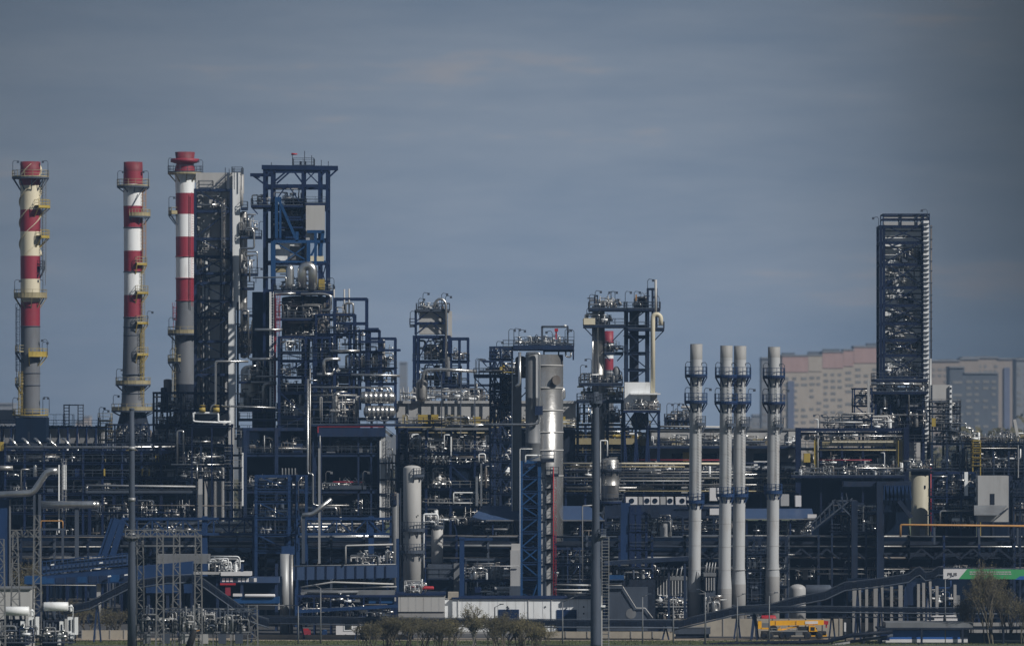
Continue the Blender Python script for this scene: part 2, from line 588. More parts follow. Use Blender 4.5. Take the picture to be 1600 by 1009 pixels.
    # ---- a braced steel frame with decks
    def frame(s, x0, x1, py0, py1, dep, lv=(), nx=2, ny=1, m='navy', cw=0.5, bw=0.4, dy=0, brace='', deck='navy', rail='slate', xs=None, bm=None, rail_top=True, backbrace=False, roof=False):
        cw, bw = cw * 0.72, bw * 0.72
        d = s.d + dy
        xs = [s.x(q, dy) for q in (xs or [x0 + (x1 - x0) * i / nx for i in range(nx + 1)])]
        nx = len(xs) - 1
        ys = [d + dep * j / ny for j in range(ny + 1)]
        zt = s.z(py0, dy)
        zb = 0.0 if py1 is None else s.z(py1, dy)
        for i, x in enumerate(xs):
            for y in ys:
                s.add('steel_column', MB().box(x - cw / 2, x + cw / 2, y - cw / 2, y + cw / 2, zb, zt), m)
        zs = sorted([s.z(q, dy) for q in lv])
        if roof or not zs or zs[-1] < zt - 0.6:
            self_top = True
        else:
            self_top = False
        for k, z in enumerate(zs):
            mb = MB()
            e_ = cw / 2 + 0.004
            for y in ys:
                mb.box(xs[0] - e_, xs[-1] + e_, y - bw / 3, y + bw / 3, z - bw * 1.3, z - 0.02)
            for x in xs:
                mb.box(x - bw / 3 - 0.003, x + bw / 3 + 0.003, ys[0], ys[-1], z - bw * 1.25, z - 0.03)
            if deck:
                mb.box(xs[0] - e_ - 0.15, xs[-1] + e_ + 0.15, ys[0] - 0.3, ys[-1] + 0.3, z - 0.015, z + 0.045)
                o = s.add('platform', mb, deck)
                if rail:
                    rb = MB()
                    xa, xb, ya, yb = xs[0] - cw / 2, xs[-1] + cw / 2, ys[0] - 0.28, ys[-1] + 0.28
                    for (ax, ay), (bx, by) in (((xa, ya), (xb, ya)), ((xb, ya), (xb, yb)), ((xa, ya), (xa, yb)), ((xa, yb), (xb, yb))):
                        Ln = math.hypot(bx - ax, by - ay)
                        kk = max(1, int(Ln / 1.6))
                        for i in range(kk + 1):
                            u = i / kk
                            rb.bar((ax + (bx - ax) * u, ay + (by - ay) * u, z + 0.04), (ax + (bx - ax) * u, ay + (by - ay) * u, z + 1.2), 0.06)
                        for q in (1.18, 0.62):
                            rb.bar((ax, ay, z + q), (bx, by, z + q), 0.06)
                    s.add('railing', rb, rail, o)
            else:
                s.add('floor_beam', mb, m)
        if self_top:
            mb = MB()
            for y in ys:
                mb.box(xs[0] - cw / 2 - 0.005, xs[-1] + cw / 2 + 0.005, y - bw / 2, y + bw / 2, zt - bw * 1.2, zt + 0.006)
            for x in xs:
                mb.box(x - bw / 2 - 0.004, x + bw / 2 + 0.004, ys[0], ys[-1], zt - bw * 1.1, zt - 0.004)
            s.add('roof_beam', mb, m)
        if brace:
            lev = [zb] + [z for z in zs if z > zb + 0.5]
            if zt > lev[-1] + 1.0:
                lev.append(zt)
            q = 0
            for a, b in zip(lev, lev[1:]):
                for i in range(nx):
                    c = brace[q % len(brace)]
                    q += 1
                    xa, xb = xs[i], xs[i + 1]
                    for yy in ([ys[0], ys[-1]] if backbrace else [ys[0]]):
                        y = yy - 0.06
                        mb = MB()
                        if c in '/X':
                            mb.bar((xa, y, a), (xb, y, b), 0.19)
                        if c in '\\X':
                            mb.bar((xa, y + 0.02, b), (xb, y + 0.02, a), 0.19)
                        if c == 'A':
                            mb.bar((xa, y, a), ((xa + xb) / 2, y, b), 0.19)
                            mb.bar((xb, y, a), ((xa + xb) / 2, y, b), 0.19)
                        if c == 'V':
                            mb.bar((xa, y, b), ((xa + xb) / 2, y, a), 0.19)
                            mb.bar((xb, y, b), ((xa + xb) / 2, y, a), 0.19)
                        if mb.v:
                            s.add('brace', mb, bm or m)

    # ---- process equipment between two rows: small vessels, exchangers, risers, headers, valves
    def gear(s, x0, x1, pyt, pyb, dy0, dy1, n, seed, mix='vhrbkt', tone=('silver', 'dull_silver', 'umber', 'steel', 'slate'), big=1.0, fine=True):
        R = random.Random(seed)
        H = pyb - pyt
        Wd = x1 - x0
        for _ in range(n + (int(n * 0.75) if fine else 0)):
            k = R.choice(mix) if _ < n else 'c'
            dy = R.uniform(dy0, dy1)
            x = R.uniform(x0 + 2, x1 - 2)
            m = R.choice(tone)  # white and pale tones partly stand in for highlights on bare metal
            if k == 'v':
                r = R.uniform(2.2, 5.0) * big
                r = min(r, Wd * 0.25)
                top = pyb - H * R.uniform(0.45, 0.95)
                o = s.vessel('drum', m, x, r, top, pyb + 0.5, dy, n=14, dish=0.5)
                s.pipe([(x, top + 1, dy), (x, max(pyt, top - 5), dy), (x + R.choice((-1, 1)) * R.uniform(6, 18), max(pyt, top - 5), dy)], R.uniform(0.7, 1.2), R.choice(tone), 'nozzle', n=6)
            elif k == 'h':
                r = min(R.uniform(2.0, 4.2) * big, H * 0.3)
                w = R.uniform(12, 34) * min(1.3, big)
                x = min(x, x1 - w)
                py = pyb - r - H * R.uniform(0.05, 0.4)
                o = s.drum('exchanger', m, max(x0, x), max(x0, x) + w, py, r, dy, n=14, bands=R.choice((0, 2, 4)))
                s.box('saddle', 'slate', max(x0, x) + w * 0.2, max(x0, x) + w * 0.3, py + r * 0.6, pyb, dy - 0.3, 0.6)
            elif k == 'r':      # riser with a header run
                r = R.uniform(0.7, 1.9)
                xx = x + R.choice((-1, 1)) * R.uniform(10, 45)
                xx = min(max(xx, x0), x1)
                py = pyt + H * R.uniform(0.05, 0.7)
                s.pipe([(x, pyb, dy), (x, py, dy), (xx, py, dy), (xx, py + (pyb - py) * R.uniform(0.3, 1), dy)], r, m, 'pipe', n=7)
            elif k == 'b':      # cabinet or fin-fan box
                w = R.uniform(5, 16)
                hgt = H * R.uniform(0.25, 0.65)
                s.box('cabinet', R.choice(('slate', 'steel', 'navy', 'soot', 'clad')), x, min(x1, x + w), pyb - hgt, pyb, dy, R.uniform(0.8, 2.5))
            elif k == 'k':      # gate valve with hand wheel
                py = pyb - H * R.uniform(0.1, 0.6)
                X_, Y_, Z_ = s.p(x, py, dy)
                mb = MB().tube([(X_ - 0.55, Y_, Z_), (X_ + 0.55, Y_, Z_)], 0.22, 6)
                mb.tube([(X_, Y_, Z_), (X_, Y_, Z_ + 0.8)], 0.13, 5)
                mb.lathe((X_, Y_, Z_ + 0.8), [(0.36, 0), (0.36, 0.08), (0.2, 0.1)], 8)
                s.add('valve', mb, R.choice(('silver', 'white', 'dull_silver', 'steel')))
                s.pipe([(x, py, dy), (x, pyb, dy)], 0.7, m, 'pipe', n=5)
            elif k == 't':      # long header across the bay
                r = R.uniform(0.7, 2.0)
                py = pyt + H * R.uniform(0.1, 0.9)
                a = R.uniform(0, 0.4)
                b = R.uniform(0.6, 1)
                pts = [(x0 + Wd * a, py, dy), (x0 + Wd * b, py, dy)]
                if R.random() < 0.6:
                    pts.append((pts[-1][0], py + R.choice((-1, 1)) * H * 0.4, dy))
                s.pipe(pts, r, m, 'pipe', n=7)
            elif k == 'c':      # small-bore manifold: a header with valved stubs, all one welded piece
                w = R.uniform(8, 26)
                xa = R.uniform(x0, max(x0, x1 - w))
                w = min(w, x1 - xa)
                X0, Y0, Z0 = s.p(xa, pyb, dy)
                zh = Z0 + s.m(H) * R.uniform(0.12, 0.75)
                Wm = s.m(w)
                r = R.choice((0.06, 0.08, 0.11))
                mb = MB().tube([(X0, Y0, zh), (X0 + Wm, Y0, zh)], r, 6)
                q = R.uniform(0.1, 0.4)
                while q < Wm:
                    lo = Z0 if R.random() < 0.6 else zh - R.uniform(0.3, 0.9)
                    hi = zh + R.choice((0, 0, R.uniform(0.3, 1.1)))
                    mb.tube([(X0 + q, Y0, max(Z0, lo)), (X0 + q, Y0, hi)], r * 0.8, 5)
                    if R.random() < 0.6:
                        zv = max(Z0 + 0.2, (lo + zh) / 2)
                        mb.lathe((X0 + q, Y0, zv - 0.14), [(0.06, 0), (0.2, 0.06), (0.2, 0.2), (0.06, 0.28)], 6)
                    if R.random() < 0.35:
                        mb.tube([(X0 + q, Y0, hi), (X0 + q + 0.25, Y0, hi + 0.3), (X0 + q + 0.5, Y0, hi), (X0 + q + 0.5, Y0, zh)], r * 0.8, 5)
                    q += R.uniform(0.35, 0.95)
                s.add('manifold', mb, R.choice(('silver', 'galv', 'dull_silver', 'dull_silver', 'pale', 'slate', 'steel', 'umber', 'clad')))
            elif k == 'l':
                s.ladder(x, pyt, pyb, dy, R.choice(('steel', 'yellow', 'rail_tan')), cage=False)


def single(name, label, cat, mb, m, group=None):
    return tag(mb.build(name, m), label, cat, group)



# ================================================================== the setting
def sheet(name, x0, x1, y0, y1, z, m):
    mb = MB()
    b = len(mb.v)
    mb.v += [(x0, y0, z), (x1, y0, z), (x1, y1, z), (x0, y1, z)]
    mb.face([0, 1, 2, 3])
    return setting(name, mb, m)


sheet('ground', -9000, 9000, -300, 26000, -0.012, 'earth')
sheet('grass_verge', -500, 500, 600, 763.5, -0.006, 'grass')
sheet('service_road', -400, 400, 741, 747, 0.0, 'asphalt')
sheet('plant_yard', -500, 500, 772, 1100, -0.004, 'asphalt')
sheet('sandy_strip', -500, 500, 763.5, 772, -0.006, 'sand')

# a low wooded rise beyond the town
hb = MB()
RH = random.Random(3)
HXs = [-900 + 36 * i for i in range(52)]
prof = []
for i, x in enumerate(HXs):
    prof.append(3 + 3 * math.sin(x * 0.006 + 1.0) + 4 * math.sin(x * 0.017) + (15 if x > 130 else 0) * min(1, max(0, (x - 130) / 60)))
for j, (y, k) in enumerate(((1500, 0), (1600, 0.55), (1720, 0.95), (1800, 1.0), (1950, 0.4), (2050, 0))):
    for i, x in enumerate(HXs):
        hb.v.append((x, y, max(0, prof[i]) * k * 1.0 - 0.05))
nx_ = len(HXs)
for j in range(5):
    for i in range(nx_ - 1):
        hb.face([j * nx_ + i, j * nx_ + i + 1, (j + 1) * nx_ + i + 1, (j + 1) * nx_ + i], True)
setting('low_hill', hb, 'grass')

wb = MB()
for _ in range(1500):
    x = RH.uniform(-560, 700)
    y = RH.uniform(1560, 1820)
    i = min(nx_ - 2, max(0, int((x + 900) / 36)))
    k = 0.55 if y < 1660 else 0.95
    h0 = max(0, prof[i]) * k
    h = RH.uniform(11, 19) * (1.15 if x > 150 else 0.9)
    rr = h * RH.uniform(0.2, 0.32)
    wb.bar((x, y, h0 - 1), (x, y, h0 + h * 0.5), 0.5)
    for _q in range(26):
        a, b_ = RH.uniform(0, 6.28), RH.uniform(-1, 1)
        q = rr * RH.uniform(0.4, 1) * math.sqrt(1 - b_ * b_ * 0.9)
        c = Vector((x + q * math.cos(a), y + q * math.sin(a), h0 + h * (0.62 + 0.36 * b_)))
        u = Vector((RH.uniform(-1, 1), RH.uniform(-1, 1), RH.uniform(-1, 1))).normalized() * RH.uniform(0.7, 1.6)
        v = u.orthogonal().normalized() * RH.uniform(0.7, 1.6)
        n0 = len(wb.v)
        wb.v += [tuple(c - u), tuple(c + v), tuple(c + u), tuple(c - v)]
        wb.face([n0, n0 + 1, n0 + 2, n0 + 3])
setting('far_woods', wb, 'leaf_dark', 'stuff')


# ------------------------------------------------------------------ the town
def apartment(label, px0, px1, steps, d, dep, body, win_rows, cols, top=None, stair=(), roofbox=(), sills=True):
    """steps: [(px0, px1, top row)] blocks of one building"""
    t = T('apartment_building', label, 'building', d, (px0 + px1) / 2, group='apartment blocks beyond the refinery')
    win = None
    rr = random.Random(px0)
    for (a, b, py) in steps:
        o = t.box('block', body, a, b, py, None, 0, dep)
        if top:
            t.box('painted_top_storey', top if isinstance(top, str) else top[steps.index((a, b, py)) % len(top)], a + 0.2, b - 0.2, py - 0.3, py + 24, -0.25, dep * 0.9)
        t.box('parapet', 'apt_grey', a - 0.3, b + 0.3, py - 3, py - 0.4, -0.5, dep + 1)
    for (a, b, py0, py1) in roofbox:
        t.box('lift_house', 'apt_slate', a, b, py0, py1, 4, 6)
    for (a, b, py0, py1) in stair:
        t.box('stair_panel', 'apt_blue', a, b, py0, py1, -0.6, 0.5)
    n = 0
    for (a, b, py) in steps:
        k = max(1, int((b - a) / cols))
        r0 = py + (32 if top else 10)
        row = r0
        while row < 700 and n < 96:
            for i in range(k):
                if rr.random() < 0.2:
                    continue
                xa = a + (b - a) * (i + 0.2) / k
                wpx = (b - a) / k * rr.uniform(0.45, 0.75)
                if win is None or True:
                    o = t.box('window', 'apt_window', xa, xa + wpx, row, row + 4.2, -0.12, 0.3)
                n += 1
                if n >= 96:
                    break
            row += win_rows
    return t


apartment('cream apartment block with pink stepped top storeys behind the white stacks', 1222, 1372,
          [(1222, 1263, 557), (1263, 1285, 556), (1285, 1318, 551), (1318, 1334, 548), (1334, 1374, 543)], 2300, 16, 'apt_cream', 9.8, 11, ['apt_pink', 'apt_cream', 'apt_pink', 'apt_pink'],
          stair=((1231, 1241, 595, 690),), roofbox=((1222, 1242, 551, 556), (1263, 1285, 549, 556), (1286, 1312, 545, 551), (1334, 1356, 541, 545), (1354, 1374, 536, 543)))
apartment('narrow grey tower block with a pink stripe behind the fourth white stack', 1190, 1222,
          [(1190, 1208, 561), (1208, 1222, 557)], 2420, 18, 'apt_grey', 10.5, 9, None)
apartment('long beige apartment block with blue-grey lower storeys beside the lattice-clad tower', 1455, 1530,
          [(1455, 1500, 565), (1500, 1530, 562)], 2350, 16, 'apt_beige', 9.5, 9, None, roofbox=((1468, 1490, 561, 565),))
apartment('slate blue apartment tower in front of the beige blocks', 1484, 1560,
          [(1484, 1507, 575), (1507, 1560, 584)], 2150, 18, 'apt_slate', 10.0, 12, None)
apartment('tan apartment block with ribbed balconies beyond the slate blue tower', 1504, 1590,
          [(1504, 1560, 560), (1560, 1590, 562)], 2450, 18, 'apt_beige', 8.0, 8, None, stair=((1569, 1578, 574, 690),), roofbox=((1525, 1543, 556, 560),))
apartment('grey apartment block at the end of the row, partly out of sight', 1588, 1640,
          [(1588, 1640, 563)], 2300, 18, 'apt_grey', 9.5, 9, None, roofbox=((1592, 1600, 558, 563),))
apartment('small orange-walled block far off between the first two striped chimneys', 118, 140,
          [(118, 130, 659), (130, 140, 652)], 2600, 14, 'apt_beige', 8, 7, None)
apartment('hazy grey tower block far off beside the stepped blue frames', 624, 636,
          [(624, 636, 568)], 3300, 18, 'apt_grey', 10, 6, None)
apartment('low grey block far off behind the first striped chimney', 0, 20,
          [(-40, 20, 632)], 2200, 18, 'apt_grey', 9.5, 9, None)
apartment('low pale block far off behind the two short white gantries', 1160, 1190,
          [(1160, 1176, 655), (1176, 1190, 650)], 2500, 16, 'apt_grey', 8.5, 7, None)

# ================================================================== striped chimneys
TANR = 'rail_tan'


def chimney(label, cx, d, bands, top_py, crown=(), group='red and white striped chimneys'):
    t = T('striped_chimney', label, 'chimney', d, cx, group=group)
    mats, keys, prof = [], [], []
    for (py, r, m) in bands:       # from the ground up: the row where the band starts, its radius, its paint
        z = 0.0 if py is None else t.z(py)
        if prof:
            prof.append((t.m(r), z))
        else:
            prof.append((t.m(r), z))
        if m not in keys:
            keys.append(m)
        mats.append(keys.index(m))
    prof.append((t.m(crown[0]), t.z(top_py)))
    prof.append((t.m(crown[0]) - 0.25, t.z(top_py)))
    prof.append((t.m(crown[0]) - 0.25, t.z(top_py) - 2.5))
    mb = MB().lathe((t.loc[0], d, 0), prof, 40, mats=mats + [mats[-1], mats[-1]])
    t.add('shaft', mb, keys)
    return t


def seam_rings(t, cx, r, rows, m, w=0.16):
    for py in rows:
        R = t.m(r)
        mb = MB().lathe((t.loc[0], t.d, t.z(py)), [(R - 0.02, -w), (R + 0.09, -w), (R + 0.09, w), (R - 0.02, w)], 36)
        t.add('flange_ring', mb, m)


# first chimney: cream bands, spiral fins
c = chimney('striped chimney of dull cream and red bands with a spiral fin round it', 47.5, 930,
            [(None, 17, 'soot'), (645, 15, 'stack_grey'), (510, 15, 'red'), (472, 15.2, 'cream'), (436, 15.4, 'red'), (400, 15.6, 'cream'), (362, 15.8, 'red'), (328, 16, 'cream'), (290, 15.6, 'red'), (268, 15.6, 'red_sooty')], 253, (15.6,))
for ph in (0, 120, 240):
    mb = MB()
    R = c.m(15.7)
    pr = []
    for i in range(49):
        u = i / 48
        a = math.radians(ph + 520 * u)
        z = c.z(400) + (c.z(257) - c.z(400)) * u
        pr.append(((c.loc[0] + R * 0.98 * math.cos(a), c.d + R * 0.98 * math.sin(a), z), (c.loc[0] + (R + 0.28) * math.cos(a), c.d + (R + 0.28) * math.sin(a), z)))
    for (a, b), (e, f) in zip(pr, pr[1:]):
        n0 = len(mb.v)
        mb.v += [a, b, f, e, (a[0], a[1], a[2] + 0.12), (b[0], b[1], b[2] + 0.12), (f[0], f[1], f[2] + 0.12), (e[0], e[1], e[2] + 0.12)]
        mb.face([n0, n0 + 1, n0 + 2, n0 + 3])
        mb.face([n0 + 4, n0 + 7, n0 + 6, n0 + 5])
        mb.face([n0 + 1, n0 + 5, n0 + 6, n0 + 2])
    c.add('spiral_fin', mb, 'cream')
c.ring(47.5, 277, 15.5, 29, m='slate', rm=TANR, bl=2.2)
c.ring(47.5, 463, 15, 26, m=TANR, rm=TANR, bl=1.8, panel=True)
c.ring(47.5, 323, 15.5, 31, m='yellow', rm='yellow', a0=-60, a1=10)
c.ring(47.5, 370, 15.5, 30, m='yellow', rm='yellow', a0=-50, a1=10)
c.ring(47.5, 418, 15.5, 23, m='slate', rm='slate', a0=-40, a1=10)
c.ring(47.5, 555, 15, 27, m='yellow', rm='yellow', a0=-90, a1=20, panel=True)
c.ring(47.5, 649, 16, 28, m='slate', rm='yellow', bl=1.2)
for py in (550, 600):
    c.ring(47.5, py, 15, 24, m='slate', rm=TANR, a0=160, a1=230)
c.ladder(69, 280, 445, -0.6, 'steel')
c.ladder(28, 480, 600, -0.8, 'soot')
c.ladder(32, 585, 672, -2.0, 'yellow')
seam_rings(c, 47.5, 15, (583, 602, 510), 'slate', 0.08)
for px, py, h in ((20, 251, 1), (75, 251, -1), (23, 437, 1), (67, 437, -1), (66, 534, 1), (74, 530, -1), (20, 621, 1), (67, 620, 1), (77, 620, -1)):
    c.lamp(px, py, py + 25, -1.0, h)
c.box('breeching', 'deep', 24, 72, 652, 690, -3, 6)
mb = MB().lathe((c.loc[0], 930, 0), [(c.m(26), 0), (c.m(26), c.z(675)), (c.m(17), c.z(650))], 28)
c.add('base_cone', mb, 'soot')

# second chimney
c = chimney('slim striped chimney with bright white and red bands standing clear of the others', 208, 930,
            [(None, 27, 'soot'), (672, 27, 'soot'), (642, 19, 'stack_grey'), (600, 17, 'stack_grey'), (496, 14.6, 'red'), (461, 14.4, 'white'), (425, 14.4, 'red'), (392, 14.6, 'white'), (356, 14.6, 'red'), (322, 15.2, 'white'), (288, 15.5, 'red'), (268, 15.0, 'red_sooty')], 253.5, (14.6,))
c.ring(208, 291, 15, 25.5, m='slate', rm=TANR, bl=0.8)
c.ring(214, 338, 12, 21, m='slate', rm=TANR, a0=-120, a1=30, bl=1.2, panel=True)
c.ring(208, 600, 17, 27.5, m='slate', rm=TANR, bl=1.0, panel=True)
c.ring(208, 641, 19, 34, m='slate', rm=TANR, bl=0.8, panel=True)
for py, r in ((457, 24), (504, 24), (553, 24), (412, 22)):
    c.ring(208, py, 14.5, r, m='yellow', rm=TANR, a0=-70, a1=10)
c.ladder(225, 300, 420, -0.6, 'ochre')
c.ladder(223, 428, 600, -0.8, 'rail_tan')
c.ladder(222, 520, 640, -1.4, 'yellow')
seam_rings(c, 208, 14.8, (496, 511, 524, 539, 552, 570, 425, 356), 'slate', 0.09)
seam_rings(c, 208, 17.5, (585, 615), 'slate', 0.09)
for px, py, h in ((184, 267, 1), (232, 267, -1), (182, 576, 1), (177, 617, 1), (230, 486, 1)):
    c.lamp(px, py, py + 25, -1.0, h)
c.bar('stay_rod', 'slate', (207, 322, -2), (221, 298, -2), 0.12)

# third chimney
c = chimney('tallest striped chimney, red crown collar, rising behind the grey clad reactor tower', 289, 930,
            [(None, 19, 'soot'), (600, 18, 'stack_grey'), (470, 14.0, 'red'), (435, 14.2, 'white'), (401, 14.2, 'red'), (370, 14.4, 'white'), (335, 14.5, 'red'), (302, 14.6, 'white'), (280, 15.4, 'white'), (268, 16.5, 'red'), (256, 13.5, 'red_sooty')], 238, (15.5,))
mb = MB().lathe((c.loc[0], 930, c.z(256)), [(c.m(14), 0), (c.m(22.5), 0.3), (c.m(22.5), 0.85), (c.m(14.5), 0.95)], 36)
c.add('crown_collar', mb, 'red')
c.ring(289, 270, 15, 27, m='rail_tan', rm='slate', bl=1.4)
c.ring(289, 335, 14.5, 26, m='slate', rm=TANR, a0=150, a1=220, panel=True)
c.ring(289, 521, 15, 27, m='slate', rm=TANR, bl=1.2, panel=True)
c.ring(289, 565, 17, 27, m='slate', rm=TANR, a0=140, a1=250, panel=True)
c.ladder(302, 300, 478, -1.9, 'bright_red', cage=False)
c.ladder(273, 478, 520, -0.8, 'red')
c.ladder(272, 525, 640, -1.2, 'rail_tan')
seam_rings(c, 289, 14.6, (470, 401, 435), 'red', 0.08)
for px, py, h in ((263, 247, 1), (317, 250, -1), (264, 307, 1), (264, 496, 1), (266, 545, 1)):
    c.lamp(px, py, py + 24, -1.0, h)

# far striped chimney behind the slim column
c = chimney('small red and white striped chimney half hidden behind the tall slim column', 951, 1100,
            [(None, 9, 'stack_grey'), (578, 7.5, 'red'), (560, 7.5, 'white'), (536, 7.5, 'red')], 517, (7.5,))
c.ring(951, 541, 7.5, 13, m='slate', rm='steel')
c.ring(951, 590, 8, 14, m='slate', rm='steel')

# ================================================================== white gas turbine stacks
WG = 'white exhaust stacks in a row'
stack_specs = [
    (1088, 1084.5, 537.5, 917, 'first white exhaust stack in the row, standing apart beside the clad filter house', 795),
    (1135, 1131.5, 540, 912, 'white exhaust stack standing close against its twin, filter house side', 795),
    (1156.5, 1153.5, 540.5, 905, 'white exhaust stack standing close against its twin, crane side', 797),
    (1209.5, 1206.5, 542, 893, 'last white exhaust stack, nearest the apartment blocks', 800)]
for cx, cb, pt, pf, lab, d in stack_specs:
    t = T('exhaust_stack', lab, 'chimney', d, cb, group=WG)
    zt, zf = t.z(pt), t.z(pf)
    xb, xt = t.x(cb), t.x(cx)
    R = t.m(9.6)
    Rb = t.m(11.2)
    lean = (xt - xb) / zt
    prof = [(Rb, 0), (Rb, zf - 0.7), (R, zf + 1.7), (R, zt - 1.4 - 0.5 * (cx % 3)), (R, zt), (R - 0.06, zt + 0.02), (R - 0.06, zt - 3)]
    mb = MB().lathe((0, 0, 0), prof, 36, mats=[1, 0, 0, 3, 2, 2])
    mb.v = [(xb + x + z * lean, d + y, z) for x, y, z in mb.v]

    def at(py): return cb + (cx - cb) * (t.z(py) / zt)
    off = {1088: 0, 1135: 1, 1156.5: 1, 1209.5: 2}[cx]
    for py, ro in ((586.5 + off, 17.5), (627.5 + off, 18)):
        t.ring(at(py), py, 9.7, ro, m='navy', rm='blue', bl=1.3, h=1.35)
    t.ring(at(778), (783, 773, 773, 768)[stack_specs.index((cx, cb, pt, pf, lab, d))], 9.8, 14.5, m='blue', rm='blue', bl=0.9)
    t.ring(at(661), 662 + off, 9.7, 16, m='slate', rm='slate', a0=-80, a1=5, bl=1.1)
    t.ladder(at(640) + 6.5, 590, 661, -1.12, 'clad', 0.38, cage=False, rt=0.05)
    t.ladder(at(700) + 7.0, 664, 776, -1.1, 'clad', 0.38, cage=False, rt=0.05)
    for k, (dx, py, h) in enumerate(((-16.5, 565, 1), (16.5, 566, -1), (-17, 605, 1), (13, 606, 1))):
        t.lamp(at(py) + dx, py + off, py + 22 + off, -0.4, h)
    mb.m = 1
    zz = 6.0
    while zz < zt - 2:
        rr_ = (R if zz > zf + 1.7 else Rb)
        mb.lathe((xb + zz * lean, d, zz), [(rr_ - 0.01, -0.04), (rr_ + 0.018, -0.03), (rr_ + 0.018, 0.03), (rr_ - 0.01, 0.04)], 30)
        zz += 3.6 + 0.3 * ((cx * zz) % 1)
    t.add('shaft', mb, ['stack_white', 'stack_base', 'soot', 'stack_tip'])
    for py in (590, 705):
        t.bar('earth_lug', 'slate', (at(py) + 8.6, py, -0.4), (at(py) + 11, py, -0.4), 0.2)

# ================================================================== grey clad reactor tower (behind the third chimney's side)
t = T('reactor_tower', 'grey clad reactor tower caged in dark braced steel beside the tallest striped chimney', 'process tower', 880, 342)
t.box('clad_panel', 'pale', 306, 362, 300, None, 2.6, 7)
t.box('clad_panel', 'pale', 306, 378, 270, 300, 3.0, 7)
t.box('clad_panel', 'clad', 318, 350, 334, 396, 2.35, 0.2)
t.box('clad_panel', 'white', 312, 352, 405, 500, 2.4, 0.15)
t.box('clad_panel', 'clad', 314, 356, 505, 640, 2.4, 0.15)
t.box('duct', 'white', 363.5, 374.5, 270, 484, 0.5, 2.2)
t.box('duct', 'white', 357, 368, 480, 668, -0.6, 1.6)
t.box('duct', 'pale', 357.5, 367.5, 668, 683, -0.5, 1.5)
t.bar('corner_angle', 'soot', (371.5, 472, -0.4), (371.5, 700, -0.4), 0.35)
t.frame(305, 361, 295, None, 2.2, (328, 371, 399, 425, 440, 468, 494, 531, 559, 583, 612, 640, 668), nx=1, m='navy', cw=0.6, bw=0.5, brace='\\/X\\/\\/X', deck=None, rail=None, roof=True)
for k, (a, b) in enumerate(((306, 336), (330, 361))):
    t.bar('stair_flight', 'steel', (a + 4, 395 - 60 * k, 1.5), (b - 2, 340 - 20 * k, 1.5), 0.5)
for i, (x, m) in enumerate(((314, 'umber'), (320, 'slate'), (326, 'steel'), (345, 'slate'), (350, 'umber'))):
    t.pipe([(x, 400 if i < 3 else 310, 1.5), (x, 640, 1.5)], 1.6 if i != 1 else 1.1, m, 'riser')
t.ladder(349, 316, 440, -0.5, 'steel')
t.gear(308, 358, 296, 327, 0.5, 2.4, 7, 11, 'rkvt', ('silver', 'dull_silver', 'steel'))
t.gear(308, 358, 372, 398, 0.5, 2.4, 5, 12, 'rkvt', ('silver', 'dull_silver', 'steel'))
t.gear(308, 358, 400, 438, 0.5, 2.4, 4, 13, 'rkt', ('silver', 'dull_silver', 'steel'))
t.gear(308, 358, 470, 494, 0.5, 2.4, 4, 14, 'rkt', ('dull_silver', 'steel'))
t.rail(310, 332, 294, 0.5, 3, 1.3, 'slate')
t.rail(362, 378, 270, 1, 6, 1.0, 'slate')
for px, py in ((352, 262), (358, 264), (366, 262), (377, 263)):
    t.bar('rod', 'slate', (px, py, 0), (px, py + 34, 0), 0.12)
t.bar('strut', 'slate', (330, 296, -0.2), (356, 272, -0.2), 0.25)
t.bar('strut', 'slate', (356, 296, -0.2), (356, 270, -0.2), 0.3)
# side platforms with a slim vessel
for py, a, b in ((325, 376, 386), (370, 376, 408), (428, 376, 402), (450, 376, 396), (492, 376, 396), (518, 376, 392), (540, 376, 390), (552, 376, 390)):
    t.deck(a, b, py, -0.2, 3, 0.3, 'navy', rail=True)
t.vessel('slim_vessel', 'dull_silver', 381, 5.5, 330, 560, 2.2, seams=7)
t.pipe([(375, 430, -0.6), (375, 388, -0.6), (397, 388, -0.6), (397, 360, -0.6), (385, 360, -0.6)], 1.6, 'silver')
t.pipe([(390, 440, -0.3), (390, 400, -0.3)], 1.4, 'silver')
t.pipe([(388, 560, -0.3), (388, 485, -0.3), (378, 485, -0.3), (378, 540, -0.3)], 1.5, 'silver')
t.gear(374, 404, 335, 369, 0, 2.5, 6, 15, 'rkv', ('silver', 'dull_silver', 'steel'))
t.gear(374, 402, 390, 427, 0, 2.5, 6, 16, 'rkv', ('silver', 'dull_silver', 'steel'))
t.gear(373, 396, 496, 552, 0, 2.5, 9, 17, 'rkvt', ('silver', 'dull_silver', 'steel'))
t.vessel('flue_head', 'pale', 377, 3.2, 275, 322, 1.0, dish=0)
for px, py in ((405, 346), (386, 335), (400, 418)):
    t.lamp(px, py, py + 24, 0, 1)

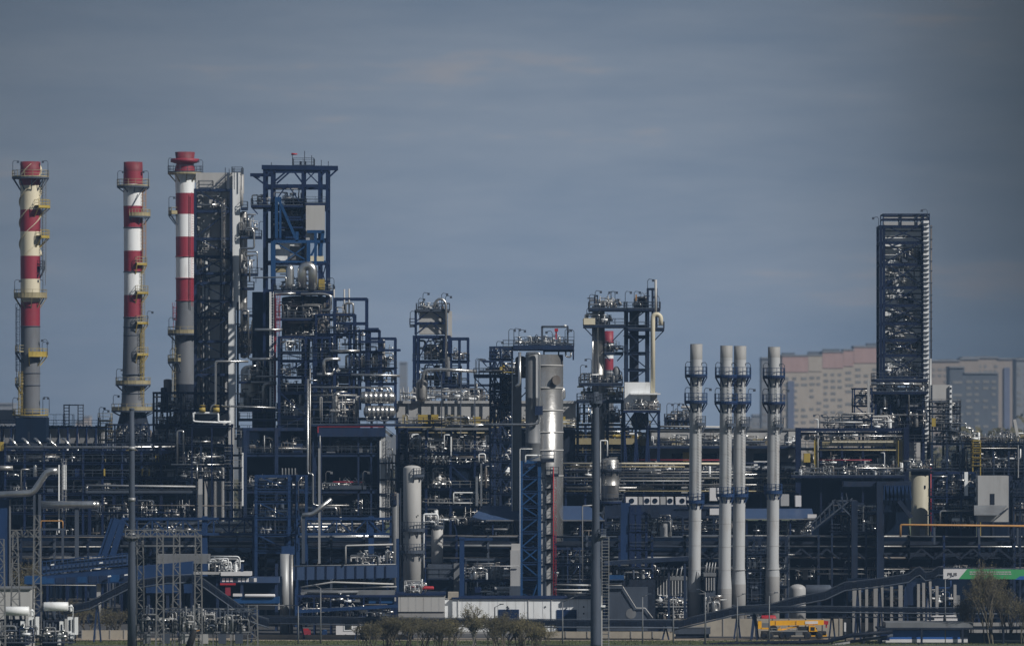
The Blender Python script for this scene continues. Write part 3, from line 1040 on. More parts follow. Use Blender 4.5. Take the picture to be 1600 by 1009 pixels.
# ================================================================== tall open blue frame
t = T('steel_derrick', 'tallest open blue steel frame with roof gantry and silver looped vapour pipes', 'steel frame', 860, 465)
xs = [413, 425, 473, 499, 511]
t.frame(413, 511, 262, None, 9, (288, 322, 372, 407, 452), m='navy', xs=xs, cw=0.6, bw=0.55, brace='  A    X     \\/', deck=None, rail=None, roof=True)
t.bar('crane_beam', 'navy', (409, 261.5, 0), (528, 263, 0), 0.75)
t.bar('crane_beam', 'navy', (409, 261.5, 9), (528, 263, 9), 0.75)
t.bar('jib', 'navy', (391, 273.5, 0.2), (426, 273.5, 0.2), 0.55)
for a, b in (((396, 275), (412, 287)), ((398, 277), (406, 277)), ((528, 264), (514, 277)), ((512, 264), (500, 277)), ((425, 287), (452, 264)), ((432, 287), (458, 264)), ((456, 264), (472, 285)), ((468, 264), (473, 272))):
    t.bar('brace', 'navy', (*a, -0.1), (*b, -0.1), 0.28)
t.rail(457, 490, 259, 1, 6, 1.3, 'slate')
for px, py in ((476, 236), (487, 243), (502, 250), (513, 252), (424, 254)):
    t.bar('rod', 'slate', (px, py, 1), (px, 262, 1), 0.12)
t.box('hoist', 'soot', 468, 471, 252, 259, 2, 1.5)
t.box('hoist', 'soot', 475, 478, 252, 259, 2, 1.5)
mb = MB().lathe(t.p(458, 241, 2), [(0.22, -0.3), (0.10, 0.7)], 10, 'x', mats=[0])
t.add('wind_sock', mb, 'bright_red')
t.bar('wind_sock_pole', 'slate', (457, 240, 2), (457, 262, 2), 0.1)
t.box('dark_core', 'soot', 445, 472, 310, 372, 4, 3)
t.box('shield_panel', 'pale', 478, 507.5, 321, 361, -0.9, 0.25)
t.box('shield_panel', 'clad', 478, 494, 361, 378, -0.7, 0.25)
t.box('shield_panel', 'white', 430, 480, 380, 408, 0.3, 0.3)
t.box('shield_panel', 'steel', 453, 478, 384, 406, 0.0, 0.25)
for py, a, b in ((321, 392, 425), (321, 428, 474), (342, 432, 474), (354, 428, 474), (318, 476, 509), (338, 430, 470)):
    t.deck(a, b, py, -0.8, 7, 0.3, 'navy', rail=py in (321, 318), brackets=(a == 392))
t.gear(428, 472, 292, 320, 1, 6, 8, 21, 'rkbt', ('slate', 'steel', 'umber'))
t.gear(428, 472, 322, 341, 1, 6, 9, 22, 'rkbt', ('slate', 'steel', 'dull_silver', 'yellow'))
t.gear(428, 472, 343, 354, 1, 6, 9, 23, 'rkbt', ('slate', 'steel', 'dull_silver'))
t.gear(394, 424, 302, 320, 0, 6, 5, 24, 'rkt', ('silver', 'steel'))
# bright blue inner gallery
for a, b, w in (((427, 377), (427, 436), 0.75), ((482, 377), (482, 414), 0.6), ((432, 308), (432, 372), 0.5), ((434, 308), (462, 372), 0.45), ((438, 308), (438, 372), 0.35), ((427, 377.5), (507, 377.5), 0.5), ((480, 362), (507, 362), 0.5), ((493, 362), (493, 414), 0.45), ((505, 362), (500, 400), 0.5), ((464, 362), (464, 377), 0.5), ((497, 377), (482, 408), 0.35), ((443, 410), (478, 384), 0.2), ((432, 380), (478, 406), 0.2), ((427, 409), (510, 409), 0.3)):
    t.bar('gallery_member', 'bright_blue', (*a, -1.0), (*b, -1.0), w)
t.box('gallery_panel', 'blue', 432, 461, 360, 377, 0.2, 0.3)
t.box('gallery_panel', 'blue', 467, 478, 404, 415, 0.1, 0.3)
t.box('tan_panel', 'cream', 485, 506, 400, 408, -1.2, 0.2)
t.box('yellow_panel', 'rail_tan', 430, 448, 415, 426, 0.5, 0.3)
# looped vapour pipes
R = t.m(7)
mb = MB()
x0, x1, zc = t.x(472.5), t.x(489.5), t.z(424)
pts = [(x0, t.d + 1, t.z(450))] + [((x0 + x1) / 2 - (x1 - x0) / 2 * math.cos(math.radians(a)), t.d + 1, zc + (x1 - x0) / 2 * 0.95 * math.sin(math.radians(a))) for a in range(0, 181, 15)] + [(x1, t.d + 1, t.z(453))]
pts = [(a, b - 2.6, c) for a, b, c in pts]
mb.tube(pts, t.m(7.1), 20)
t.add('vapour_pipe_loop', mb, 'silver')
t.vessel('vapour_pipe_dome', 'silver', 453, 6.4, 413, 452, -1.4, dish=1.4, n=24)
t.deck(428, 520, 455, -2, 8, 0.45, 'navy', rail=True)
for i in range(5):
    a = 440 + i * 16.3
    t.pipe([(a, 454, -1.0), (a, 444 - (i % 3) * 2, -1.0), (a + 4, 444 - (i % 3) * 2, -1.0)], 1.0, 'silver', 'nozzle', n=6)
t.gear(436, 518, 440, 454, -1.9, 3, 8, 60, 'kk', ('silver', 'dull_silver', 'steel'), 0.6)
t.gear(436, 518, 425, 454, 2, 5, 8, 61, 'kvr', ('silver', 'dull_silver', 'steel'), 0.6)
t.box('yellow_cabinet', 'yellow', 498, 507, 436, 452, -1.6, 1)
t.lamp(522, 434, 455, -1, -1)
t.pipe([(395, 434, -2.4), (447, 433, -2.4), (447, 450, -2.4)], 1.2, 'silver')
t.pipe([(430, 458.5, -2.3), (462, 458.5, -2.3)], 2.0, 'silver')
t.pipe([(470, 459, -2.3), (505, 459, -2.3), (517, 462, -2.3), (517, 484, -2.3), (502, 485, -2.3)], 2.0, 'silver')
# reactor drum
t.vessel('reactor_drum', 'umber', 477, 37, 462, 530, 5, seams=3, dish=0.1, n=40)
t.deck(428, 520, 498, -2, 0, 0.3, 'navy', rail=True)
t.gear(436, 514, 466, 497, -1.6, -0.3, 10, 27, 'rktr', ('umber', 'dull_silver', 'steel'), 0.8)
t.gear(436, 514, 499, 528, -1.6, -0.3, 8, 28, 'rkt', ('dull_silver', 'steel', 'umber'), 0.8)
# white and red ladders at the corner
t.box('white_rail', 'white', 421, 423.4, 456, 636, -2.6, 0.3)
t.ladder(425.5, 456, 636, -2.6, 'white', 0.4, cage=False)
t.box('red_rail', 'red', 429, 431.4, 466, 628, -2.4, 0.3)
t.ladder(434, 466, 540, -2.4, 'red', 0.5, cage=True)
t.box('dark_infill', 'deep', 394, 425, 456, None, 1.5, 6)
t.deck(372, 428, 596, -2, 2, 0.3, 'navy', rail=True)
for py, a, b, r in ((515, 398, 441, 2.2), (561, 391, 436, 2.6), (588, 400, 446, 1.6), (597, 392, 432, 1.6)):
    t.pipe([(a, py, -3.0), (b, py, -3.0)], r, 'silver' if r > 2 else 'dull_silver', 'pipe', n=10)
t.pipe([(412, 645, -3.2), (412, 600, -3.2), (432, 598, -3.2)], 3.0, 'dull_silver', 'pipe', n=12)
t.vessel('knockout_drum', 'dull_silver', 391, 15, 570, 640, 1.0, dish=0.7)
t.gear(374, 420, 560, 595, -1.5, 0, 8, 29, 'rkvt', ('silver', 'dull_silver'), 0.8)
t.gear(374, 420, 600, 640, -1.5, 0, 10, 30, 'rkvtv', ('silver', 'dull_silver', 'umber'))
for py in (640, 655, 675):
    t.deck(372, 432, py, -2, 4, 0.3, 'navy', rail=True)

# ================================================================== stepped blue frames
t = T('stepped_steelwork', 'stepped dark blue steel frames crowded with silver pipework beside the tallest blue frame', 'steel frame', 852, 515)
t.frame(436, 478, 525, None, 8, (549, 562, 588, 612, 650, 668), nx=1, m='navy', cw=0.65, brace=' /\\', deck='navy', roof=True)
t.frame(478, 516, 526, 700, 8, (562, 600, 630), nx=3, m='navy', cw=0.45, deck='navy', roof=True)
t.frame(494, 553, 490, 640, 8, (521, 548, 583), nx=2, m='navy', cw=0.5, brace='', deck='navy', roof=True)
t.frame(522, 572, 465, 640, 8, (503,), nx=1, m='navy', cw=0.45, deck=None, roof=True, rail=None)
t.frame(546, 592, 515, 640, 7, (548, 575), nx=3, m='navy', cw=0.4, deck='navy', roof=True)
t.frame(574, 617, 527, 640, 7, (574, 598), nx=2, m='navy', cw=0.45, deck='navy', roof=True)
for a, b in (((560, 534), (602, 534)), ((590, 547), (626, 547)), ((570, 514), (592, 514))):
    t.bar('monorail', 'navy', (*a, -0.4), (*b, -0.4), 0.4)
for x, y0, y1 in ((538, 452, 500), (545.5, 451, 500), (522, 452, 480), (522, 494, 525), (529, 494, 525)):
    t.pipe([(x, y0, 1), (x, y1, 1)], 1.3, 'pale', 'vent_pipe')
t.pipe([(506, 585, -0.8), (506, 561, -0.8), (532, 561, -0.8)], 3.0, 'silver', n=12)
t.pipe([(495, 584.5, -0.7), (520, 584.5, -0.7)], 2.8, 'silver', n=12)
t.pipe([(520, 584, -0.7), (522, 575, -0.7)], 1.2, 'silver')
t.pipe([(516, 548, -0.4), (562, 548, -0.4)], 2.2, 'silver')
t.pipe([(548, 585, -0.5), (625, 587, -0.5)], 2.2, 'silver', n=10)
for i, x in enumerate((541, 546, 565, 571, 583)):
    t.pipe([(x, 575, 0.3), (x, 556, 0.3), (x + 5, 556, 0.3), (x + 5, 572, 0.3)], 1.9, 'silver' if i % 2 else 'dull_silver', 'goose_neck', n=8)
t.vessel('drum', 'umber', 586, 4, 550, 575, 1.5)
t.vessel('drum', 'steel', 597, 5, 556, 575, 1.5)
for seed, (a, b, c0, c1, n) in enumerate(((480, 520, 527, 561, 8), (438, 476, 527, 548, 6), (438, 476, 563, 587, 7), (438, 476, 589, 611, 6), (438, 476, 614, 649, 8), (480, 550, 563, 599, 10), (484, 560, 586, 629, 14), (496, 550, 492, 520, 7), (525, 570, 505, 546, 6), (548, 592, 550, 574, 8), (548, 615, 577, 597, 9), (484, 560, 600, 640, 16), (524, 552, 468, 502, 4), (575, 616, 530, 573, 6))):
    t.gear(a, b, c0, c1, 0.2, 5, n, 100 + seed, 'rkvrthb', ('silver', 'dull_silver', 'steel', 'umber', 'white'), 0.8)
t.box('dark_infill', 'deep', 440, 560, 600, None, 6.5, 3)  # filler box added so the frame interior reads dark and closed
t.box('navy_panel', 'navy', 525, 548, 610, 660, -0.6, 0.3)
for i, py in enumerate((604.5, 617, 628, 640)):
    t.pipe([(484, py, -1), (558, py, -1)], 1.1 if i else 1.5, 'dull_silver' if i else 'silver')

# silver riser in front
t = T('silver_riser', 'slim silver riser pipe standing between the two halves of the dark furnace hall', 'pipe', 828, 484)
t.pipe([(481, 592, 0), (481, 740, 0), (489, 740, 0), (489, 788, 0), (500, 790, 0)], 1.5, 'silver')
t.pipe([(484.5, 576, 0.3), (484.5, 740, 0.3)], 1.3, 'dull_silver')
t.pipe([(481, 594, 0), (496, 594, 0)], 1.3, 'silver')

# ================================================================== banded silver drums
t = T('exchanger_bank', 'two tiers of banded silver heat exchanger drums on a steel table under arched pipes', 'heat exchangers', 846, 590)
for i, (py, a, b) in enumerate(((620, 562, 618), (641, 568, 618))):
    for j in range(2):
        t.drum('exchanger_drum', 'column_metal', a + j * 4, b, py + (1 if py < 630 else 2), 9.3, j * 2.2, n=26, bands=6)
t.frame(560, 620, 652, None, 5, (653,), nx=3, m='navy', cw=0.4, rail=None)
t.pipe([(500, 605, -0.4), (608, 605, -0.4), (612, 609, -0.4), (612, 618, -0.4)], 1.6, 'silver')
for x in (586, 597, 606):
    t.pipe([(x - 10, 606, 0.2 + (606 - x) * 0.02), (x - 3, 606, 0.2), (x, 609, 0.2), (x, 618, 0.2)], 1.4, 'silver')
for x in (579, 600):
    t.pipe([(x - 6, 650, -0.6), (x - 6, 657, -0.6), (x + 6, 657, -0.6), (x + 6, 650, -0.6)], 1.5, 'silver')
t.gear(500, 560, 612, 660, -0.5, 4, 14, 140, 'rkvth', ('silver', 'dull_silver', 'pale'), 0.8)
t.deck(486, 690, 663, -1, 6, 0.3, 'navy', rail=True)

# ================================================================== long grey air cooler hall with yellow gear
t = T('air_cooler_hall', 'long low grey walled air cooler hall with yellow railings along its foot', 'building', 871, 700)
t.box('wall', 'clad', 618, 900, 629, 668, 0, 12)
t.box('lower_wall', 'soot', 619, 899, 668, None, 0.5, 11)
t.box('fascia', 'clad', 617, 901, 626, 630, -0.4, 12.8)
R = random.Random(5)
x = 619
while x < 896:
    t.box('wall_post', 'slate', x, x + 1.0, 630, 668, -0.35, 0.3)
    x += R.uniform(13, 22)
for i in range(12):
    a = 628 + i * 22 + R.uniform(-4, 4)
    t.box('yellow_panel', 'yellow' if i % 3 else 'rail_tan', a, min(898, a + R.uniform(9, 20)), 649 + R.uniform(-2, 2), 662 + R.uniform(-1, 3), -1.2, 0.3)
for i in range(9):
    a = 646 + i * 13.5 + R.uniform(-3, 3)
    t.box('yellow_panel', 'rail_tan' if i % 3 else 'yellow', a, a + R.uniform(6, 12), 673 + R.uniform(-2, 2), 688 + R.uniform(-2, 3), 0.2, 0.25)
t.deck(617, 900, 668, -1.6, 0, 0.3, 'navy', rail=True, rm='rail_tan')
t.gear(620, 898, 650, 667, -1.4, -0.8, 26, 150, 'rkvtk', ('silver', 'dull_silver', 'rail_tan', 'white', 'umber'), 0.7)
t.gear(620, 770, 604, 628, 1, 8, 16, 152, 'rkvth', ('silver', 'dull_silver', 'white', 'steel'), 0.7)
for py, a, b, r, m in ((664, 700, 770, 1.4, 'silver'), (676, 622, 770, 1.1, 'rail_tan'), (664, 884, 900, 1.3, 'silver')):
    t.pipe([(a, py, -1.9), (b, py, -1.9)], r, m, 'long_run', n=8)

# ================================================================== small unit with looped pipe on its head
t = T('tapered_frame', 'square blue steel tower whose clad upper storey carries a silver looped pipe', 'steel frame', 885, 675)
t.box('clad_panel', 'pale', 655, 697, 486, 522, 0.35, 5)
t.box('clad_panel', 'pale', 700, 706, 486, 526, 3, 3)
t.frame(649, 697, 484, 523, 7, (503,), nx=1, m='navy', cw=0.4, brace='A', deck=None, rail=None, roof=True)
t.frame(647, 703, 524, None, 8, (563, 604), xs=[647, 653, 693, 702], m='navy', cw=0.65, bw=0.5, brace=' A ', deck='navy', roof=True)
t.frame(704, 731, 527, None, 8, (563, 604), nx=2, m='navy', cw=0.55, bw=0.45, deck='navy', roof=True)
t.deck(650, 702, 484, -0.5, 8, 0.3, 'slate', rail=True)
t.deck(640, 650, 508, 0, 3, 0.3, 'slate', rail=True)
pts = [t.p(697, 575, -0.8), t.p(697, 480, -0.8)] + [t.p(688 + 9 * math.cos(math.radians(a)), 478 - 11 * math.sin(math.radians(a)), -0.8) for a in range(15, 180, 15)] + [t.p(679, 480, -0.8)]
mb = MB().tube(pts, t.m(1.9), 12)
t.add('looped_pipe', mb, 'silver')
t.gear(652, 700, 528, 562, 0.5, 6, 16, 160, 'rkvrt', ('silver', 'dull_silver', 'umber', 'white'), 0.8)
t.gear(706, 730, 540, 562, 0.5, 6, 5, 161, 'rkvt', ('silver', 'dull_silver'), 0.7)
t.gear(650, 730, 565, 603, 0.5, 6, 14, 162, 'rkvhtb', ('dull_silver', 'umber', 'slate'))
t.gear(655, 695, 474, 483, 0.5, 6, 6, 163, 'kv', ('umber', 'steel'), 0.7)
for px, py, h in ((661, 457, 1), (690, 458, 1), (654, 466, 1), (696, 462, 1), (641, 486, 1)):
    t.lamp(px, py, py + 26, 1, h)
t.vessel('drum', 'steel', 700, 5, 556, 590, 0.2)

t = T('overhead_pipe', 'long silver overhead pipe bending down to a small dome beside the square tower', 'pipe', 868, 700)
t.pipe([(657, 606, 0), (663, 578, 0), (688, 577, 0), (745, 580, 0)], 2.6, 'silver', n=14)
t.vessel('dome', 'dull_silver', 659, 9, 592, 628, 2.5, dish=0.9)
for x in (690, 720, 742):
    t.box('support', 'slate', x - 0.8, x + 0.8, 580, None, 0.2, 0.3)

t = T('process_frame', 'low frame of pipes and hooded vents between the square tower and the silver column', 'process unit', 880, 750)
t.frame(692, 770, 600, None, 9, (628, 654), nx=3, m='navy', cw=0.4)
for i, x in enumerate((718, 737, 752)):
    t.vessel('vent_hood', 'soot', x, 3, 606 + i, 622, 1, dish=0.1)
    t.drum('vent_cap', 'slate', x - 5, x + 5, 606 + i, 1.2, 1)
t.gear(694, 768, 607, 627, 0, 6, 18, 165, 'rkvth', ('silver', 'dull_silver', 'white'), 0.7)
for x in (686, 743, 748):
    t.lamp(x, 560, 600, 0, 1)

# ================================================================== silver columns with shared head platform
t = T('distillation_tower', 'big shiny silver column under a wide railed head platform', 'column', 832, 850)
t.vessel('shell', 'column_metal', 850.5, 29.5, 554, None, 0, n=56, dish=0, seams=0)
for py in (571, 606, 641, 675, 703, 743):
    R_ = t.m(29.5)
    mb = MB().lathe((t.loc[0], t.d, t.z(py)), [(R_ - 0.02, -0.1), (R_ + 0.12, -0.1), (R_ + 0.12, 0.1), (R_ - 0.02, 0.1)], 48)
    t.add('insulation_band', mb, 'pale')
# manway
X_, Y_, Z_ = t.p(866, 594)
ang = math.radians(-58)
R_ = t.m(29.5)
cx_, cy_ = t.loc[0], t.d
a_ = Vector((math.cos(ang), math.sin(ang), 0))
mb = MB().tube([tuple(Vector((cx_, cy_, Z_)) + a_ * (R_ - 0.3)), tuple(Vector((cx_, cy_, Z_)) + a_ * (R_ + 0.6))], 0.62, 18)
mb.tube([tuple(Vector((cx_, cy_, Z_)) + a_ * (R_ + 0.6)), tuple(Vector((cx_, cy_, Z_)) + a_ * (R_ + 0.75))], 0.8, 18)
t.add('manway', mb, 'umber')
t.pipe([(823, 553, -8.7), (843, 551, -8.7), (843, 660, -8.7), (832, 663, -8.7), (755, 663, -8.7)], 1.9, 'silver', 'overflow_pipe', n=12)
t.box('pipe_clamp', 'navy', 836, 848, 634, 648, -9.0, 0.8)
t.pipe([(879, 606, 0), (882, 610, 0), (882, 622, 0), (877, 622, 0)], 1.8, 'silver', 'nozzle', n=10)
t.deck(786, 897, 542, -2.6, 6, 0.5, 'navy', rail=True)
t.rail(804, 897, 538, -2.6, -2.4, 1.2, 'slate', sides='f')
t.box('beam_box', 'navy', 802, 897, 539, 546, -2.8, 0.4)
t.frame(850, 896, 546, 562, 3, (), nx=2, m='navy', cw=0.3, dy=1)
t.pipe([(884, 549, -2), (884, 557, -2), (892, 558, -2), (892, 550, -2)], 1.3, 'dull_silver', n=8)
t.bar('davit', 'slate', (847, 510, -2), (847, 540, -2), 0.35)
t.bar('davit', 'slate', (846, 510.5, -2), (888, 510.5, -2), 0.35)
t.bar('davit', 'slate', (887, 510, -2), (887, 540, -2), 0.3)
t.vessel('davit_cap', 'white', 883, 2.5, 507, 511, -2, dish=0.6)
t.bar('alarm_post', 'bright_red', (869, 516, -2), (869, 530, -2), 0.25)
t.box('alarm_horn', 'bright_red', 866.5, 872, 513, 518, -2.3, 0.6)
t.gear(806, 895, 524, 541, -2, 4, 20, 170, 'kvkr', ('silver', 'dull_silver', 'umber', 'white'), 0.7)
for px, py, h in ((795, 514, 1), (803, 513, 1), (811, 515, 1), (897, 515, -1), (883, 514, 1), (863, 517, -1)):
    t.lamp(px, py, 540, -2.2, h)

t = T('feed_tower', 'dull narrower column overlapping the shady flank of the big silver column', 'column', 825, 833)
t.vessel('shell', 'steel', 833, 11.2, 549, None, 0, n=32, seams=5, dish=0.2)
t.pipe([(812, 550, -1), (812, 600, -1), (806, 604, -1)], 2.4, 'silver', n=12)
t = T('narrow_clad_tower', 'grey column edged with a thin white strip beside the braced dark frame', 'column', 836, 808)
t.box('shell', 'steel', 801, 815, 588, None, 0, 2)
t.box('white_edge', 'white', 799.6, 801, 560, None, -0.2, 0.5)
t.vessel('drum_above', 'umber', 814, 9, 556, 590, 1.5)

t = T('braced_frame', 'dark braced frame with a cluttered pipe deck on the hither side of the silver column', 'steel frame', 842, 785)
t.frame(766, 800, 541, None, 7, (560, 586, 610, 634, 662, 690, 720, 745, 770), xs=[766, 773, 782, 800], m='navy', cw=0.45, bw=0.4, brace='/X\\X', deck='navy', rail='navy', roof=True)
t.deck(740, 845, 586, -1.5, 7, 0.4, 'navy', rail=True, brackets=True)
t.deck(754, 774, 563, -0.5, 3, 0.3, 'navy', brackets=True)
t.pipe([(748, 580, -1), (785, 580, -1)], 2.2, 'silver', n=10)
t.pipe([(806, 579, -1.2), (842, 579, -1.2)], 2.4, 'silver', n=10)
t.gear(756, 840, 565, 585, -1, 4, 16, 175, 'rkvth', ('silver', 'dull_silver', 'yellow', 'umber'), 0.7)
for i, q in enumerate(((768, 798, 543, 560), (768, 798, 588, 609), (768, 798, 612, 633), (768, 798, 636, 661), (768, 798, 664, 689), (768, 798, 692, 719), (768, 798, 722, 744), (768, 798, 747, 769), (768, 798, 772, 800))):
    t.gear(*q, 0.5, 5, 6, 180 + i, 'rkvrb', ('silver', 'dull_silver', 'slate', 'white'), 0.8)
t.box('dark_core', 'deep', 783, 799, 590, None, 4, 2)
for px, py in ((776, 533), (745, 561), (749, 561)):
    t.lamp(px, py, py + 26, 0, 1)

# ================================================================== slim column, blue tower and cream riser
t = T('slim_tower', 'slim silver column ringed by platforms, joined by a bridge to a blue tower', 'column', 872, 935)
t.vessel('shell', 'dull_silver', 935, 9.8, 476, None, 0, n=28, seams=8, dish=0.4)
t.pipe([(938, 470, -1.4), (938, 485, -1.4), (934, 490, -1.4), (934, 640, -1.4)], 1.5, 'silver', n=8)
t.pipe([(926, 500, -1.2), (926, 625, -1.2)], 1.1, 'silver')
t.deck(912, 978, 508, -3, 4, 0.4, 'navy', rail=True, brackets=True)
t.box('screen', 'cream', 912, 930, 497, 507, -3.1, 0.15)
t.deck(920, 980, 482, -3, 4, 0.4, 'navy', rail=True)
t.deck(944, 974, 551, -2, 3, 0.35, 'navy', rail=True, brackets=True)
t.deck(905, 973, 599, -3, 5, 0.4, 'navy', rail=True)
t.deck(902, 974, 625, -3, 5, 0.5, 'navy', rail=True)
t.gear(921, 975, 466, 481, -2.5, 3, 12, 190, 'kvr', ('silver', 'dull_silver', 'umber'), 0.7)
t.gear(914, 955, 490, 507, -2.5, 2, 9, 191, 'kvr', ('silver', 'dull_silver', 'umber'), 0.7)
t.gear(946, 972, 535, 550, -1.5, 2, 5, 192, 'kvr', ('silver', 'dull_silver'), 0.7)
t.gear(907, 971, 582, 598, -2.5, 4, 14, 193, 'kvrh', ('silver', 'dull_silver', 'white'), 0.7)
t.gear(904, 972, 601, 624, -2.5, 4, 18, 194, 'kvrhb', ('silver', 'dull_silver', 'yellow'), 0.8)
t.gear(904, 972, 627, 660, -2.5, 4, 14, 195, 'kvrhb', ('silver', 'dull_silver', 'slate'), 0.8)
t.vessel('hood', 'steel', 963, 6, 572, 598, 1, dish=1.6)
t.frame(903, 973, 625, None, 7, (662,), nx=3, m='navy', cw=0.5)
for px, py, h in ((921, 460, 1), (930, 454, 1), (955, 455, 1), (961, 455, -1), (977, 455, 1), (917, 481, 1), (907, 570, 1), (924, 560, -1)):
    t.lamp(px, py, py + 28, -2, h)
t.frame(929, 933.5, 461, 482, 1.2, (), nx=1, m='navy', cw=0.25, bw=0.25)

t = T('blue_tower', 'blue braced stair tower with a tall corner frame beside the cream riser', 'steel frame', 872, 995)
t.frame(979, 1012, 483, 600, 6, (508, 524, 550, 576, 598), nx=1, m='navy', cw=0.8, bw=0.5, brace='/\\//', deck='navy', rail=None, roof=True)
t.box('stair_core', 'slate', 984, 998, 488, 597, 2, 3)
t.pipe([(982, 506, -0.6), (1004, 484, -0.6)], 1.6, 'steel', 'stair_flight')
t.deck(976, 1032, 482, -2, 6, 0.4, 'navy', rail=True)
t.deck(978, 1038, 513, -2, 4, 0.4, 'navy', rail=True, brackets=True)
t.frame(1012.5, 1026, 450, 513, 3, (482,), xs=[1012.5, 1020, 1026], m='navy', cw=0.4, bw=0.35, dy=-1.5, brace='', deck='navy', roof=True)
t.gear(990, 1010, 462, 481, -1, 4, 9, 198, 'kvrb', ('silver', 'dull_silver', 'slate', 'umber'), 0.9)
t.box('orange_head', 'ochre', 993, 995, 460, 470, -1, 0.6)
t.box('hood_box', 'soot', 997, 1008, 464, 480, 0, 2)
for px, py, h in ((1012, 436, 1), (991, 455, 1), (1030, 462, -1)):
    t.lamp(px, py, py + 28, -1, h)

t = T('cream_riser', 'cream coloured riser duct with a swan neck head and a white box at its foot', 'duct', 866, 1021)
pts = [t.p(1020, 620), t.p(1020, 500)] + [t.p(1026 - 6.5 * math.cos(math.radians(a)), 498 - 7 * math.sin(math.radians(a))) for a in range(30, 181, 25)] + [t.p(1032.5, 508)]
mb = MB().tube(pts, t.m(3.6), 18)
t.add('riser', mb, 'cream')
t.pipe([(1024.5, 437, 0.5), (1024.5, 490, 0.5)], 2.0, 'pale', 'vent', n=10)
t.box('box_housing', 'white', 976, 1016, 597, 640, -1.0, 6)
t.box('box_housing', 'clad', 1012, 1027, 612, 645, 0.2, 5)
t.deck(985, 1032, 614, -2.2, 3, 0.25, 'white', name='canopy')
t.deck(974, 1032, 641, -2.5, 3, 0.35, 'navy', rail=True, rm='steel')
t.vessel('hopper', 'steel', 1000, 14, 644, 672, 2, dish=0.9)
t.gear(978, 1028, 626, 640, -2, 0, 12, 199, 'kvr', ('silver', 'dull_silver', 'umber'), 0.6)
t.frame(976, 1030, 641, None, 6, (668,), nx=3, m='navy', cw=0.4, brace='X')

# ================================================================== lattice clad tower at the far end
t = T('clad_tower', 'tallest dark steel tower with slatted grey walls and pale louvred edge near the apartment blocks', 'process tower', 880, 1413)
zb = t.z(610)
t.frame(1375, 1441.5, 352, None, 7, (377, 411, 447, 475, 503, 529, 553, 588), xs=[1376, 1381, 1441.5], m='navy', cw=0.62, bw=0.55, brace=' X', deck=None, rail=None, roof=True)
# slatted back wall
mb = MB()
z = t.z(600)
i = 0
xa, xb = t.x(1380), t.x(1442)
while z < t.z(352):
    mb.box(xa, xb, t.d + 1.8, t.d + 1.92, z, z + 0.78)
    z += 0.98
t.add('slatted_wall', mb, 'white')
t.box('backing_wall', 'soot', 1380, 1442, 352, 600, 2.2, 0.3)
mb = MB()
z = t.z(352)
while z < t.z(335):
    mb.box(t.x(1380), t.x(1452), t.d + 0.5, t.d + 0.62, z, z + 0.62)
    z += 0.95
t.add('parapet_slat', mb, 'clad')
t.frame(1380, 1452, 334, 352, 6, (341,), xs=[1380, 1408, 1433, 1443, 1452], m='navy', cw=0.25, bw=0.25, dy=0.3, deck=None, rail=None, roof=True)
# pale louvred edge with shade boards
t.box('louvre_casing', 'white', 1443, 1451.5, 345, 706, -0.4, 3)
R = random.Random(8)
py = 350
mb = MB()
while py < 704:
    mb.box(t.x(1440.5), t.x(1451.3), t.d - 0.75, t.d - 0.38, t.z(py), t.z(py) + 0.13)
    py += R.uniform(6.2, 8.2)
t.add('louvre_slat', mb, 'slate')
for k in range(9):
    t.box('edge_bracket', 'navy', 1441.6, 1443.4, 352 + k * 31, 362 + k * 31, -0.8, 1.2)
t.pipe([(1454.8, 352, -0.2), (1454.8, 560, -0.2)], 1.2, 'umber', 'red_lead_pipe')
t.pipe([(1453.5, 560, -0.2), (1453.5, 715, -0.2)], 2.2, 'galv', 'downpipe')
py = 355
while py < 560:
    t.bar('pipe_clamp', 'slate', (1451, py, -0.3), (1457, py, -0.3), 0.16)
    py += R.choice((11, 15, 19))
for a, b, py in ((1382, 1402, 425), (1405, 1432, 395), (1382, 1402, 440), (1408, 1434, 442), (1408, 1425, 496), (1384, 1405, 511), (1402, 1440, 545)):
    t.box('pale_panel', 'clad', a, b, py - 4, py + R.uniform(1, 6), 1.55, 0.2)
for (x0, y0, x1, y1) in ((1412, 383, 1434, 406), (1408, 415, 1431, 439), (1408, 478, 1432, 501), (1412, 505, 1436, 528), (1410, 560, 1432, 584), (1400, 402, 1412, 412)):
    t.bar('stair_flight', 'steel', (x0, y0, 2), (x1, y1, 2), 0.45)
t.box('lift_cage', 'clad', 1398, 1405, 510, 527, 1.0, 1.5)
for k, (a, b) in enumerate(((379, 410), (413, 446), (449, 474), (477, 502), (505, 528), (531, 552))):
    t.gear(1380, 1438, a, b, 0.2, 1.4, 5, 300 + k, 'rkvtb', ('dull_silver', 'steel', 'umber', 'clad', 'slate'), 0.7)
t.gear(1378, 1438, 564, 588, 0.2, 3.5, 18, 310, 'rkvtk', ('silver', 'white', 'dull_silver', 'pale'), 0.7)
t.gear(1378, 1438, 531, 552, 0.2, 3.5, 8, 311, 'rk', ('silver', 'white', 'dull_silver'), 0.7)
